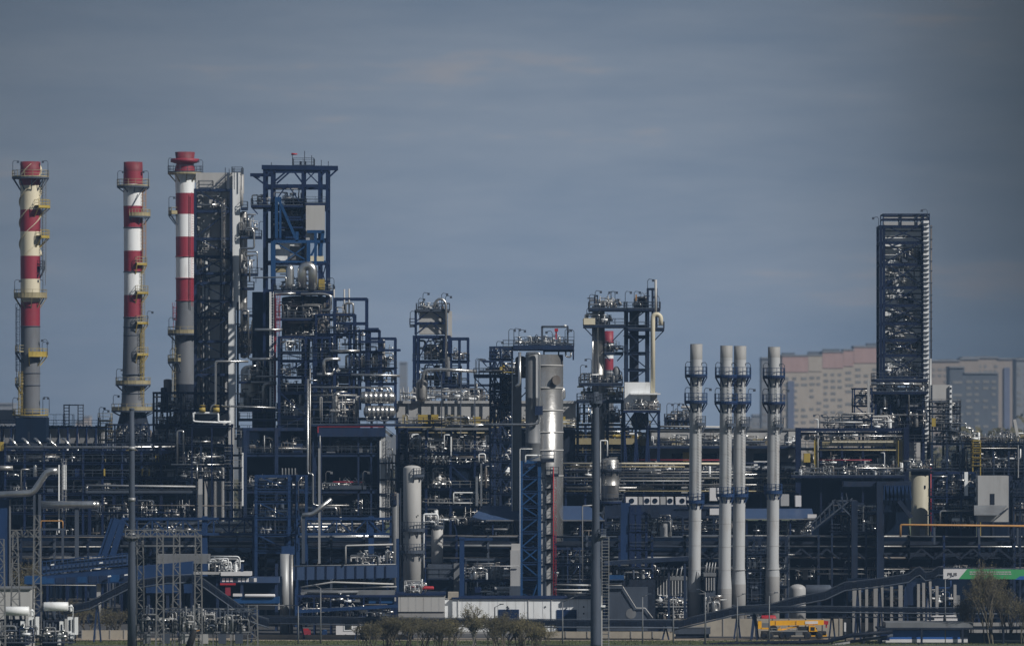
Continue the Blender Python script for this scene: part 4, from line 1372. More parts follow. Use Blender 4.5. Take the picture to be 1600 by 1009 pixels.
# foot of the tower
t.deck(1366, 1450, 593, -3, 5, 0.35, 'navy', rail=True)
t.pipe([(1361, 599.5, -3.2), (1440, 600, -3.2)], 2.0, 'silver', 'header_pipe', n=12)
for x in (1378, 1394, 1409, 1424):
    t.drum('expansion_joint', 'silver', x - 4, x + 4, 599.5, 2.6, -3.2, n=12)
t.deck(1364, 1450, 612, -3, 5, 0.4, 'navy', rail=True)
t.gear(1366, 1450, 594, 611, -2.6, 2, 14, 312, 'rkvt', ('silver', 'dull_silver', 'white'), 0.6)
t.frame(1368, 1443, 612, None, 8, (636, 668, 690), nx=3, m='navy', cw=0.6, deck='navy', dy=-1.5)
t.box('dark_infill', 'deep', 1370, 1441, 612, 700, 3, 4)
t.gear(1366, 1448, 614, 635, -2.2, 1, 14, 313, 'rkvtb', ('silver', 'dull_silver', 'slate', 'soot'), 0.8)
t.gear(1366, 1448, 638, 667, -2.2, 1, 18, 314, 'rkvthb', ('silver', 'dull_silver', 'slate', 'soot'), 0.8)
t.pipe([(1394, 645, -2.6), (1394, 648, -2.6), (1443, 648, -2.6), (1443, 640, -2.6)], 1.2, 'silver')
t.pipe([(1416, 600, -2.8), (1416, 613, -2.8), (1420, 615, -2.8), (1420, 648, -2.8)], 1.2, 'dull_silver')
t.lamp(1373, 339, 360, -0.5, -1)
t.lamp(1449, 327, 345, 0, -1)
t.box('pale_box', 'pale', 1418, 1438, 691, 722, -3, 3)

t = T('stepped_pipe_frame', 'small open frame stepping down with silver pipes at the foot of the clad tower', 'process unit', 868, 1325)
t.frame(1335, 1362, 606, 672, 5, (633, 655), nx=1, m='navy', cw=0.3, bw=0.3, brace=' \\/', deck='navy')
t.bar('vent_mast', 'clad', (1357, 593, -0.5), (1357, 648, -0.5), 0.4)
t.pipe([(1316, 659, -0.6), (1316, 646, -0.6), (1366, 646, -0.6)], 1.3, 'dull_silver', n=8)
t.pipe([(1282, 659.5, -0.6), (1348, 659.5, -0.6)], 1.6, 'galv', n=8)
t.pipe([(1372, 658.5, -0.6), (1397, 658.5, -0.6)], 1.4, 'galv', n=8)
t.gear(1284, 1396, 648, 670, 0, 4, 26, 320, 'rkvtk', ('silver', 'dull_silver', 'white', 'pale'), 0.6)
t.gear(1336, 1364, 607, 632, 0, 4, 6, 321, 'rkvt', ('silver', 'dull_silver', 'slate'), 0.6)
for px in (1281, 1293):
    t.lamp(px, 647, 668, 0, -1)
t.deck(1270, 1400, 671, -1, 5, 0.3, 'navy', rail=None)

t = T('portal_frame', 'broad dark blue portal frame over a tan duct and yellow ladders', 'process unit', 858, 1340)
t.bar('portal_beam', 'navy', (1244, 671, -1), (1420, 671, -1), 0.55)
for x in (1247, 1416):
    t.bar('portal_leg', 'navy', (x, 668, -1), (x, 770, -1), 0.9)
t.box('tan_duct', 'rail_tan', 1274, 1410, 687, 697, 0, 2)
t.box('tan_duct', 'cream', 1300, 1406, 688, 692, -0.3, 0.3)
t.box('yellow_mast', 'yellow', 1272, 1276, 686, 735, -0.8, 0.4)
t.box('yellow_cabin', 'yellow', 1256, 1266, 708, 722, -1, 1.5)
t.box('yellow_cabin', 'rail_tan', 1400, 1413, 686, 722, -0.6, 1.2)
t.ladder(1406, 688, 728, -0.9, 'yellow', cage=False)
t.frame(1250, 1414, 675, None, 9, (700, 742), nx=5, m='navy', cw=0.5, deck='navy', rail='slate')
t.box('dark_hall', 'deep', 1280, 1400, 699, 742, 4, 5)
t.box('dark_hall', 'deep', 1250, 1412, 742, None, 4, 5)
t.pipe([(1278, 718.5, -0.8), (1362, 718.5, -0.8)], 0.9, 'red', 'fire_main')
t.gear(1252, 1410, 673, 687, 0, 4, 28, 330, 'rkvk', ('silver', 'white', 'dull_silver', 'pale'), 0.6)
t.gear(1252, 1410, 700, 742, -0.6, 3.5, 40, 331, 'rkvthbk', ('silver', 'dull_silver', 'slate', 'umber', 'white'), 0.8)
t.gear(1236, 1410, 728, 746, -1.6, 0, 26, 332, 'kvrk', ('silver', 'dull_silver', 'umber', 'white'), 0.6)
t.deck(1236, 1414, 743, -2, 4, 0.35, 'navy', rail=True)
for py, a, b, r, m in ((681, 1274, 1410, 0.9, 'silver'), (703, 1280, 1400, 1.0, 'rail_tan'), (731, 1236, 1410, 1.1, 'silver')):
    t.pipe([(a, py, -1.2), (b, py, -1.2)], r, m, 'long_run', n=8)
for px, py in ((1376, 707), (1272, 655)):
    t.pipe([(px, py, -1), (px + 6, py, -1), (px + 6, 740, -1)], 0.8, 'white')

t = T('grey_unit_house', 'long grey windowless unit house behind the middle of the white stacks', 'building', 880, 1130)
t.box('wall', 'clad', 1018, 1244, 672, 700, 0, 12)
t.box('wall', 'steel', 1016, 1246, 700, 730, 0.4, 11)
t.box('coping', 'steel', 1016, 1246, 669, 672, -0.3, 12.6)
t.box('lower_wall', 'pale', 1232, 1243, 674, 716, -0.5, 4)
for a, b in ((1050, 1084), (1098, 1120), (1178, 1200)):
    t.box('dark_opening', 'deep', a, b, 708, 722, 0.3, 0.2)
for a, b in ((1025, 1068), (1105, 1118), (1176, 1206)):
    t.box('yellow_panel', 'rail_tan', a, b, 685, 694, -1.2, 0.4)
t.deck(1014, 1246, 697, -3, 0, 0.35, 'navy', rail=True, rm='slate')
t.gear(1018, 1244, 676, 697, -2.6, -0.4, 22, 340, 'rktk', ('silver', 'dull_silver', 'slate', 'white'), 0.6)
t.box('yellow_cabin', 'yellow', 1067, 1077, 706, 720, -1.6, 1)
t.pipe([(990, 718.5, -3), (1130, 718.5, -3)], 1.0, 'red', 'fire_main')
t.box('white_porch', 'white', 1178, 1200, 720, 723, -2, 2)
t.box('white_porch', 'white', 1178, 1184, 723, 735, -2, 2)
t.frame(1040, 1082, 652, 670, 5, (657,), nx=6, m='navy', cw=0.25, bw=0.25, deck='navy')
t.drum('cigar_drum', 'pale', 1064, 1078, 636, 2.0, 1)
t.gear(1042, 1080, 640, 668, 0, 4, 14, 341, 'rkv', ('steel', 'dull_silver', 'slate'), 0.6)
t.pipe([(1030, 666, -0.5), (1128, 667, -0.5)], 1.6, 'pale', 'pipe', n=10)
for px in (1042, 1052, 1059):
    t.lamp(px, 630, 652, 0, 1)

t = T('pipe_bridge', 'pipe bridge with one pale thick line passing behind the white stacks', 'pipe rack', 862, 1050)
t.frame(884, 1250, 722, None, 6, (734, 744, 756, 770), nx=12, m='navy', cw=0.45, bw=0.35, rail='steel')
t.pipe([(880, 724, -0.6), (1128, 724, -0.6)], 1.7, 'cream', n=10)
t.pipe([(880, 746, -0.6), (1250, 746, -0.6)], 1.1, 'pale', n=8)
t.pipe([(890, 737, -0.4), (1180, 737, -0.4)], 1.0, 'dull_silver', n=8)
t.pipe([(884, 762, -0.4), (1020, 762, -0.4)], 2.0, 'dull_silver', n=10)
for k, (a, b) in enumerate(((884, 980), (980, 1080), (1090, 1250))):
    t.gear(a, b, 726, 744, -0.5, 4, 26, 350 + k, 'rkvktr', ('silver', 'dull_silver', 'white', 'umber'), 0.6)
    t.gear(a, b, 747, 770, -0.5, 4, 16, 355 + k, 'rkvthb', ('silver', 'dull_silver', 'slate', 'white', 'umber'), 0.7)
for py, a, b, r, m in ((729, 884, 1070, 1.0, 'rail_tan'), (741, 960, 1250, 1.2, 'silver'), (751, 884, 1100, 1.0, 'galv'), (757, 1000, 1250, 1.3, 'dull_silver'), (767, 884, 1250, 1.0, 'rail_tan')):
    t.pipe([(a, py, -0.9), (b, py, -0.9)], r, m, 'long_run', n=8)
t.box('dark_infill', 'deep', 884, 1250, 748, 800, 5.5, 1)

t = T('yellow_floor_unit', 'process floor with tan ducts and yellow railings between the silver column and the white stacks', 'process unit', 890, 960)
t.frame(882, 1015, 665, None, 8, (668, 690, 708), nx=4, m='navy', cw=0.5, rail='rail_tan', rail_top=True)
t.box('tan_duct', 'rail_tan', 884, 1010, 685, 694, -0.7, 1.5)
t.box('yellow_panel', 'yellow', 1000, 1016, 686, 696, -1, 0.3)
t.gear(884, 1012, 668, 690, -0.4, 5, 34, 360, 'rkvthk', ('silver', 'dull_silver', 'rail_tan', 'white', 'yellow'), 0.7)
t.gear(884, 1012, 692, 720, -0.4, 5, 24, 361, 'rkvth', ('silver', 'dull_silver', 'slate', 'steel'), 0.7)
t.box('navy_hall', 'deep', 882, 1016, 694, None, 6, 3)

# ================================================================== the furnace hall (dark) and its neighbours
t = T('furnace_hall', 'dark navy furnace hall with open bays under a crimson edged roof line', 'process building', 846, 490)
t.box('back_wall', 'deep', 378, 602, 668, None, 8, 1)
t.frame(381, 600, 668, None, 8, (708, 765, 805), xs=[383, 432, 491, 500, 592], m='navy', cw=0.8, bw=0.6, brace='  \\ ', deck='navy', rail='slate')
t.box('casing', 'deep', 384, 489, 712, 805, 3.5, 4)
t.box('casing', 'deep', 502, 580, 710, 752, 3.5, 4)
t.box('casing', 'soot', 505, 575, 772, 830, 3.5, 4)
t.box('roof_beam', 'navy', 496, 602, 668, 682, -0.9, 0.8)
t.box('crimson_edge', 'red', 496, 600, 664.6, 667, -1.0, 0.9)
t.box('crimson_edge', 'red', 496, 498, 667, 676, -1.0, 0.4)
t.box('white_strip', 'white', 377.5, 380.3, 707, 790, -0.8, 0.4)
t.box('white_strip', 'pale', 595, 601.5, 683, 815, -0.6, 0.8)
t.box('white_strip', 'white', 593.2, 595, 688, 815, -0.7, 0.5)
t.ladder(606, 690, 815, -0.4, 'galv')
t.gear(603, 618, 690, 815, -0.2, 1.5, 14, 400, 'rrk', ('silver', 'galv', 'dull_silver'), 0.6)
for py in (722, 748, 770, 792):
    t.deck(593, 620, py, -0.9, 2, 0.25, 'soot')
for a, b, c0, c1, n, sd in ((386, 488, 684, 707, 14, 401), (500, 590, 684, 707, 10, 402), (386, 488, 740, 765, 8, 403), (502, 580, 745, 765, 14, 404), (386, 590, 768, 804, 22, 405), (386, 590, 808, 835, 20, 406)):
    t.gear(a, b, c0, c1, 0.2, 3, n, sd, 'rkvthb', ('dull_silver', 'slate', 'steel', 'umber', 'silver'), 0.7)
t.box('burner_deck', 'slate', 515, 572, 758, 764, -0.4, 3)
t.drum('burner_header', 'red', 520, 566, 753, 1.4, 0.5)
for px in (509, 567):
    t.lamp(px, 736, 764, -0.5, 1, 'steel')
for px in (413, 500):
    t.pipe([(px, 680, -0.9), (px, 706, -0.9)], 0.9, 'galv')
for i in range(5):
    t.vessel('nozzle', 'steel', 441 + i * 5, 1.3, 731, 742, -1, n=8)

t = T('goose_neck_frame', 'dark pipe frame with a tall silver pipe loop in front of the grey reactor tower', 'process unit', 840, 320)
t.frame(276, 352, 668, None, 7, (694, 726, 748), nx=2, m='navy', cw=0.45, deck='navy', rail='steel')
t.box('top_casing', 'soot', 292, 355, 667, 682, -0.5, 3)
t.box('casing', 'deep', 292, 352, 697, 725, 1.5, 4)
t.pipe([(277, 725, -1), (277, 673, -1), (287, 673, -1), (287, 725, -1)], 1.5, 'silver', n=10)
t.pipe([(267, 725.5, -1.2), (350, 725.5, -1.2)], 1.0, 'silver')
t.pipe([(300, 702, -0.8), (300, 713, -0.8), (350, 713, -0.8)], 0.8, 'silver')
t.gear(290, 350, 684, 694, -0.4, 3, 10, 410, 'rkt', ('silver', 'dull_silver', 'umber'), 0.6)
t.gear(270, 350, 728, 748, -0.4, 4, 18, 411, 'rkvth', ('silver', 'dull_silver', 'slate'), 0.7)
t.gear(292, 350, 697, 725, -0.4, 1.2, 8, 412, 'rkt', ('dull_silver', 'slate', 'steel'), 0.7)
t.pipe([(308, 726, -1), (308, 748, -1)], 1.4, 'silver')
t.bar('post', 'clad', (313, 748, -1), (313, 820, -1), 0.6)
t.frame(352, 374, 668, None, 5, (684, 710, 730, 764, 795), nx=1, m='soot', cw=0.4, bw=0.3, rail='galv', deck='soot')
t.box('pale_sheet', 'pale', 357, 366, 668, 694, -0.6, 0.3)

t = T('looped_manifold', 'white looped pipe manifold with yellow valves at the reactor tower foot', 'pipework', 838, 333)
t.pipe([(302, 655, 0), (302, 645, 0), (341, 645, 0), (341, 659, 0), (361, 659, 0)], 1.6, 'white', n=10)
t.pipe([(302, 645, 0), (302, 658, 0), (316, 659, 0), (355, 660, 0)], 1.4, 'white', n=8)
t.pipe([(330, 642, 0.2), (331, 634, 0.2), (337, 632, 0.2), (337, 565, 0.2), (340, 564.5, 0.2), (388, 564.5, 0.2)], 1.8, 'silver', n=10)
t.pipe([(346, 634, 0.2), (430, 637, 0.2)], 1.5, 'silver')
for x in (316, 338):
    X_, Y_, Z_ = t.p(x, 640, -0.2)
    mb = MB().tube([(X_ - 0.5, Y_, Z_), (X_ + 0.5, Y_, Z_)], 0.4, 8)
    mb.tube([(X_, Y_, Z_), (X_, Y_, Z_ + 0.7)], 0.2, 6)
    mb.lathe((X_, Y_, Z_ + 0.65), [(0.5, 0), (0.5, 0.1), (0.2, 0.12)], 10)
    t.add('yellow_valve', mb, 'yellow')
t.frame(300, 362, 662, None, 3, (664,), nx=2, m='navy', cw=0.3, deck='navy', rail=None)

t = T('tank_frame', 'dark frame holding two small dark drums beneath the tallest striped chimney', 'process unit', 876, 262)
t.frame(240, 304, 612, None, 8, (640, 662, 690), nx=3, m='navy', cw=0.45, deck='navy', rail='slate')
t.vessel('dark_drum', 'umber', 262, 6.5, 592, 640, 2, dish=0.3)
t.vessel('dark_drum', 'soot', 256, 5, 605, 640, 0.5, dish=0.3)
t.gear(242, 302, 614, 640, 0.5, 5, 12, 420, 'rkvth', ('slate', 'umber', 'dull_silver'), 0.8)
t.gear(242, 302, 642, 662, 0.5, 5, 16, 421, 'rkvth', ('slate', 'umber', 'dull_silver', 'yellow'), 0.8)
t.gear(242, 302, 664, 690, 0.5, 5, 18, 422, 'rkvthb', ('slate', 'umber', 'dull_silver', 'silver'), 0.8)
t.box('dark_infill', 'deep', 242, 300, 664, None, 5.5, 2)

t = T('chimney_base_frame', 'open dark frame with a yellow railed stair around the slim striped chimney base', 'process unit', 912, 200)
t.frame(166, 246, 662, None, 12, (690,), nx=6, m='navy', cw=0.4, deck='navy', rail='slate', dy=-6)
t.frame(154, 172, 652, None, 4, (656, 672, 686), nx=1, m='slate', cw=0.3, bw=0.3, deck='rail_tan', rail='yellow', dy=-6)
t.gear(168, 246, 664, 690, -6, 0, 20, 425, 'rkvthb', ('slate', 'umber', 'dull_silver', 'navy'), 0.8)
for px, py in ((155, 636), (161, 640)):
    t.lamp(px, py, 660, -6, 1)

t = T('fin_fan_cooler', 'row of tapering grey air cooler cells on blue legs behind the first striped chimney', 'air coolers', 950, 90)
for i in range(12):
    a = -10 + i * 14.5
    zt, zb_ = t.z(667), t.z(692)
    xa, xb = t.x(a + 1), t.x(a + 13)
    mid, w = (xa + xb) / 2, t.m(4)
    mb = MB()
    mb.v += [(xa, 950, zt), (xb, 950, zt), (xb, 956, zt), (xa, 956, zt), (mid - w, 951, zb_), (mid + w, 951, zb_), (mid + w, 955, zb_), (mid - w, 955, zb_)]
    for q in ((0, 1, 2, 3), (7, 6, 5, 4), (0, 4, 5, 1), (1, 5, 6, 2), (2, 6, 7, 3), (3, 7, 4, 0)):
        mb.face(list(q))
    t.add('fan_plenum', mb, 'clad')
t.frame(-12, 165, 664, None, 7, (666,), nx=12, m='navy', cw=0.4, rail='navy', dy=-0.5)
t.box('dark_infill', 'deep', -12, 165, 692, None, 4, 3)
t.box('pale_wall', 'apt_grey', -12, 24, 640, 662, 5, 2)

t = T('gantry_frame', 'open rail gantry with two ladder legs standing between the first two striped chimneys', 'gantry', 940, 114)
for x in (100, 108, 122, 130):
    t.bar('leg', 'slate', (x, 632, 0), (x, 667, 0), 0.2)
t.bar('top_rail', 'slate', (99, 632.5, 0), (131, 632.5, 0), 0.2)
for y in range(637, 666, 5):
    t.bar('rung', 'slate', (100, y, 0), (108, y, 0), 0.12)
    t.bar('rung', 'slate', (122, y, 0), (130, y, 0), 0.12)
t.rail(70, 113, 666, -1, 3, 2.2, 'navy')

# ================================================================== silver pipes over the yard on the west side
t = T('silver_header', 'long silver header pipe with five slanted branch pipes rising from it', 'pipework', 846, 100)
t.pipe([(10, 698.5, 0), (160, 699, 0), (280, 698, 0)], 2.3, 'silver', n=12)
for x in (15, 35, 54, 74, 98):
    t.pipe([(x, 685, 1), (x + 3, 686, 0.6), (x + 12, 697, 0)], 1.9, 'silver', 'branch_pipe', n=10)
t.pipe([(78, 687, 1.2), (88, 697, 0.3)], 1.5, 'silver', 'branch_pipe', n=10)
t.frame(8, 282, 700, None, 6, (704, 722, 745, 770, 800), nx=9, m='navy', cw=0.5, rail='slate')
t.gear(10, 130, 704, 722, 0, 4, 22, 430, 'rkvthk', ('silver', 'dull_silver', 'umber', 'white'), 0.8)
t.gear(10, 280, 724, 745, 0, 4, 26, 431, 'rkvthb', ('dull_silver', 'umber', 'slate', 'silver'), 0.8)
t.gear(110, 280, 704, 722, 0, 4, 12, 432, 'rkvl', ('dull_silver', 'slate', 'yellow'), 0.8)
t.gear(10, 280, 747, 770, 0, 4, 22, 433, 'rkvthb', ('dull_silver', 'umber', 'slate', 'silver'), 0.8)
t.gear(10, 280, 772, 800, 0, 4, 22, 434, 'rkvthb', ('dull_silver', 'umber', 'slate', 'silver'), 0.8)
t.gear(10, 280, 802, 840, 0, 4, 20, 435, 'rkvthb', ('dull_silver', 'umber', 'slate', 'silver'), 0.8)
t.box('dark_infill', 'deep', 8, 290, 706, 900, 5.5, 2)  # added filler, keeps the gaps between the bays dark
t.box('yellow_panel', 'yellow', 0, 6, 690, 704, 0, 0.4)
for x in (162, 221, 232):
    t.box('yellow_ladder', 'yellow', x, x + 2.2, 732, 743, -0.6, 0.3)

t = T('yard_main', 'thick silver main pipe climbing in a bend beside the first portal mast', 'pipe', 800, 55)
t.pipe([(-20, 773.5, 0), (48, 770, 0), (54, 766, 0), (72, 739, 0), (78, 736, 0), (90, 735, 0)], 5.2, 'silver', n=20, bend=1.2)
t.pipe([(62, 788, 1), (141, 788, 1), (150, 788, 1)], 5.6, 'silver', n=20)
t.vessel('end_cap', 'silver', 151, 5.4, 782.5, 794, 1, n=18, dish=0.9)
for x in (56, 60):
    t.bar('prop', 'slate', (x, 772, 0.5), (x, 905, 0.5), 0.8)
t.bar('prop', 'slate', (120, 792, 1.2), (120, 905, 1.2), 0.6)
t.pipe([(33, 770, 2), (33, 733, 2), (46, 733, 2)], 1.2, 'dull_silver')
t.pipe([(-10, 731, 2.5), (20, 731, 2.5)], 4, 'dull_silver', n=14)
t.box('white_post', 'white', 91.2, 93.2, 726, 832, 2.0, 0.3)
t.box('white_sheet', 'white', 97, 104, 726, 765, 3.0, 0.3)
t.ladder(100, 722, 832, 2.6, 'galv')
t.box('blue_post', 'blue', -8, 14, 780, None, 1, 0.8)
t.box('grey_post', 'steel', 14.2, 16.5, 780, None, 0.8, 0.6)

t = T('ochre_goal_pipe', 'small ochre yellow pipe hoop beneath the thick silver pipes', 'pipe', 798, 80)
t.pipe([(63.5, 826, 0), (63.5, 813.5, 0), (98, 813.5, 0), (98, 826, 0)], 1.1, 'ochre')
t.bar('bearer', 'slate', (60, 826.5, 0), (103, 826.5, 0), 0.3)
for x in (63.5, 98):
    t.bar('foot', 'slate', (x, 827, 0), (x, 905, 0), 0.35)

t = T('silver_elbow', 'short thick silver pipe with a raised elbow in front of the furnace hall', 'pipe', 812, 493)
t.pipe([(472, 804, 0), (488, 803, 0), (518, 779, 0)], 3.4, 'silver', n=16, bend=1.6)
t.bar('prop', 'slate', (474, 806, 0.3), (474, 880, 0.3), 0.5)
t.bar('prop', 'galv', (499, 700, 0.8), (499, 880, 0.8), 0.35)
t.pipe([(474, 804, 0), (471, 806, 0), (471, 832, 0)], 1.0, 'silver')

t = T('long_duct', 'pale grey pipe tray running level across the dark bays on the west side', 'pipe rack', 832, 220)
t.pipe([(134, 758, 0), (308, 760, 0)], 1.7, 'galv', n=10)
t.pipe([(134, 764, 0.5), (308, 764.5, 0.5)], 1.0, 'dull_silver')
t.box('tray', 'slate', 134, 308, 766, 770, 0.2, 2.5)
t.pipe([(160, 788.5, 0), (350, 790, 0)], 0.8, 'umber')
for x in (140, 178, 213, 252, 300):
    t.bar('post', 'navy', (x, 756, 0.8), (x, 905, 0.8), 0.5)
t.box('grey_post', 'clad', 310, 316, 748, 772, -0.5, 0.6)
t.box('grey_post', 'steel', 310, 316, 772, 840, -0.5, 0.6)
t.gear(140, 305, 772, 812, 0, 3, 16, 440, 'rkth', ('slate', 'dull_silver', 'navy'), 0.7)

t = T('centre_unit', 'crowded pipe floors with two dark blocks between the white strip and the silver column', 'process unit', 860, 700)
t.frame(622, 766, 668, None, 9, (706, 726, 762, 790), xs=[622, 634, 666, 704, 742, 766], m='navy', cw=0.55, rail='galv', brace='   \\ ')
t.frame(622, 634, 668, None, 5, (690, 730, 770), nx=1, m='navy', cw=0.6, deck='navy', dy=-4)
t.box('navy_block', 'deep', 705, 742, 713, 760, 0.4, 4)
t.box('navy_block', 'deep', 705, 766, 766, 800, 1.0, 4)
t.box('navy_block', 'navy', 662, 690, 729, 760, 2, 4)
t.box('back_infill', 'deep', 622, 766, 726, None, 7, 2)  # dark filler added behind the crowded floors
t.box('bridge', 'steel', 660, 763, 668, 671.5, -1.5, 2)
for k, (a, b, c0, c1, n) in enumerate(((640, 704, 676, 706, 18), (706, 764, 676, 706, 18), (650, 704, 709, 726, 20), (706, 764, 708, 724, 10), (636, 704, 729, 762, 18), (742, 766, 728, 762, 10), (636, 764, 764, 790, 22), (636, 764, 792, 820, 20))):
    t.gear(a, b, c0, c1, -0.4, 4 if c0 < 720 else 1.5, n, 450 + k, 'rkvrthk', ('silver', 'dull_silver', 'white', 'umber', 'galv'), 0.7)
for a in range(656, 700, 6):
    t.pipe([(a, 726, -0.7), (a, 713, -0.7), (a + 2.5, 713, -0.7)], 1.2, 'silver' if a % 4 else 'white')
t.bar('stair_flight', 'steel', (592, 666, -1.4), (614, 682, -1.4), 0.5)
t.bar('stair_flight', 'steel', (598, 664, -1.4), (620, 682, -1.4), 0.12)
t.box('white_sheet', 'white', 704, 706, 682, 712, -0.8, 0.5)
t.pipe([(694, 700, -0.9), (694, 679, -0.9), (703, 679, -0.9)], 0.9, 'white')
t.pipe([(748, 722, -0.9), (748, 709, -0.9), (758, 709, -0.9), (758, 722, -0.9)], 1.2, 'white')
t.bar('pipe_stub', 'silver', (745, 744, -0.6), (745, 790, -0.6), 0.4)
t.bar('pipe_stub', 'silver', (752, 724, -0.6), (752, 790, -0.6), 0.3)

# ================================================================== units at the far east side
t = T('side_unit', 'pipe unit with a white boxed top and yellow stair beside the clad tower louvres', 'process unit', 866, 1500)
t.box('boxed_top', 'pale', 1457, 1484, 601, 625, 0, 4)
t.box('boxed_edge', 'white', 1484, 1487.5, 602, 668, -0.4, 1)
for k in range(8):
    t.box('slot', 'soot', 1484.8, 1487, 605 + 8 * k, 608 + 8 * k, -0.46, 0.1)
t.frame(1457, 1500, 626, None, 6, (634, 645, 660, 672), nx=2, m='slate', cw=0.35, bw=0.3, deck='slate', rail='steel')
t.box('yellow_panel', 'yellow', 1456, 1462, 653, 666, -0.6, 0.4)
t.gear(1458, 1498, 627, 644, -0.3, 3, 8, 460, 'rkvt', ('dull_silver', 'umber', 'slate', 'silver'), 0.7)
t.gear(1458, 1498, 646, 672, -0.3, 3, 14, 461, 'rkvthk', ('dull_silver', 'umber', 'rail_tan', 'silver', 'white'), 0.7)
t.pipe([(1484, 661, -0.8), (1509, 661, -0.8), (1509, 668, -0.8), (1520, 669, -0.8)], 1.1, 'silver')
t.pipe([(1486, 672, -0.8), (1520, 679, -0.8), (1520, 669, -0.8)], 0.9, 'silver')
t.frame(1456, 1600, 690, None, 8, (692, 732, 742), nx=6, m='navy', cw=0.5, rail='slate')
t.frame(1520, 1532, 688, None, 3, (698, 706, 714, 727), nx=1, m='yellow', cw=0.22, bw=0.2, deck='yellow', rail='yellow', dy=-1.5)
for x in (1542, 1549, 1564, 1570, 1583, 1589):
    t.pipe([(x, 692, 0), (x, 682, 0), (x + 4, 681, 0), (x + 4, 692, 0)], 1.1, 'silver')
t.bar('white_vent', 'pale', (1590, 681, 0), (1585, 655, 0), 0.5)
t.gear(1458, 1610, 674, 692, 0, 5, 30, 462, 'rkvthk', ('dull_silver', 'umber', 'rail_tan', 'silver', 'white'), 0.7)
t.gear(1458, 1610, 694, 732, 0, 3, 34, 463, 'rkvthbk', ('dull_silver', 'umber', 'slate', 'silver', 'white'), 0.8)
t.box('dark_infill', 'deep', 1530, 1640, 696, None, 3.5, 3)
t.pipe([(1510, 736, -0.4), (1510, 700, -0.4), (1590, 700, -0.4)], 0.9, 'dull_silver')
t.box('riser', 'galv', 1590.5, 1592, 695, 746, -0.6, 0.3)

t = T('cream_silo', 'broad cream silo with a red stand pipe on the flank', 'tank', 838, 1438)
t.vessel('shell', 'cream_tank', 1438, 14.5, 742, None, 0, n=40, dish=0.08, seams=2)
t.deck(1416, 1456, 733, -2, 2, 0.3, 'soot', rail=True)
t.box('head_frame', 'navy', 1424, 1450, 733, 742, -0.5, 1)
t.pipe([(1454, 730, -0.5), (1454, 830, -0.5)], 1.4, 'red', 'stand_pipe')
t.box('vent_hatch', 'soot', 1444, 1446.5, 758, 763, -1.5, 0.3)
t.gear(1420, 1455, 720, 733, -1, 1, 8, 470, 'kvr', ('silver', 'dull_silver', 'steel'), 0.6)
t.box('door', 'clad', 1437, 1446, 826, 840, -1.55, 0.3)

t = T('valve_floor', 'dark valve floor stacked beside the red stand pipe of the cream silo', 'process unit', 826, 1490)
t.frame(1457, 1524, 737, None, 6, (775, 797), nx=3, m='navy', cw=0.4, rail='slate', roof=True)
t.box('white_edge', 'white', 1507, 1512.5, 737, 774, -0.5, 0.8)
t.pipe([(1457, 744, -0.3), (1480, 744, -0.3)], 1.2, 'silver')
t.pipe([(1498, 750, -0.6), (1508, 750, -0.6)], 1.6, 'silver')
t.pipe([(1469, 819, -0.5), (1469, 798, -0.5), (1521, 797, -0.5)], 1.5, 'silver', n=8)
t.gear(1458, 1522, 740, 775, 0, 3, 18, 471, 'rkvthb', ('dull_silver', 'umber', 'slate', 'silver'), 0.8)
t.gear(1458, 1522, 777, 796, 0, 3, 14, 472, 'rkvthb', ('dull_silver', 'umber', 'slate', 'silver'), 0.8)
t.gear(1458, 1522, 799, 825, 0, 3, 14, 473, 'rkvthb', ('dull_silver', 'umber', 'slate', 'silver', 'white'), 0.8)
t.box('dark_infill', 'deep', 1457, 1524, 740, None, 4, 2)

t = T('pale_cabin', 'tall pale clad cabin with a dark doorway over a sloping canopy', 'building', 822, 1550)
t.box('wall', 'clad', 1528, 1576, 743, 815, 0, 5)
t.box('doorway', 'soot', 1547, 1554, 771, 788, -0.05, 0.3)
mb = MB()
za, zc = t.z(789), t.z(803)
mb.v += [(t.x(1522), t.d, za), (t.x(1573), t.d, za), (t.x(1562, -3), t.d - 3, zc), (t.x(1522, -3), t.d - 3, zc), (t.x(1522), t.d, za - 0.15), (t.x(1573), t.d, za - 0.15), (t.x(1562, -3), t.d - 3, zc - 0.15), (t.x(1522, -3), t.d - 3, zc - 0.15)]
for q in ((0, 1, 2, 3), (7, 6, 5, 4), (0, 4, 5, 1), (1, 5, 6, 2), (2, 6, 7, 3), (3, 7, 4, 0)):
    mb.face(list(q))
t.add('canopy', mb, 'steel')
t.bar('canopy_stay', 'soot', (1575, 794, -0.2), (1562, 803, -2.9), 0.16)
for py in (751, 765, 780):
    t.drum('side_duct', 'clad', 1523, 1529, py, 5, 2, n=14)
t.box('frame_side', 'navy', 1578, 1582, 743, None, 2, 0.6)
t.frame(1584, 1604, 750, None, 5, (775, 795), nx=2, m='navy', cw=0.4, rail='slate')
t.gear(1582, 1604, 778, 815, 0, 3, 8, 474, 'rkvth', ('dull_silver', 'umber', 'white', 'silver'), 0.8)

t = T('ochre_pipe', 'ochre yellow gas pipe running level in front of the cream silo', 'pipe', 800, 1500)
t.pipe([(1407, 838, 0), (1407, 820, 0), (1411, 819.5, 0), (1620, 821.5, 0)], 1.6, 'ochre', n=10)
for x in (1460, 1530, 1590):
    t.bar('bearer', 'slate', (x, 822, 0.2), (x, 850, 0.2), 0.3)

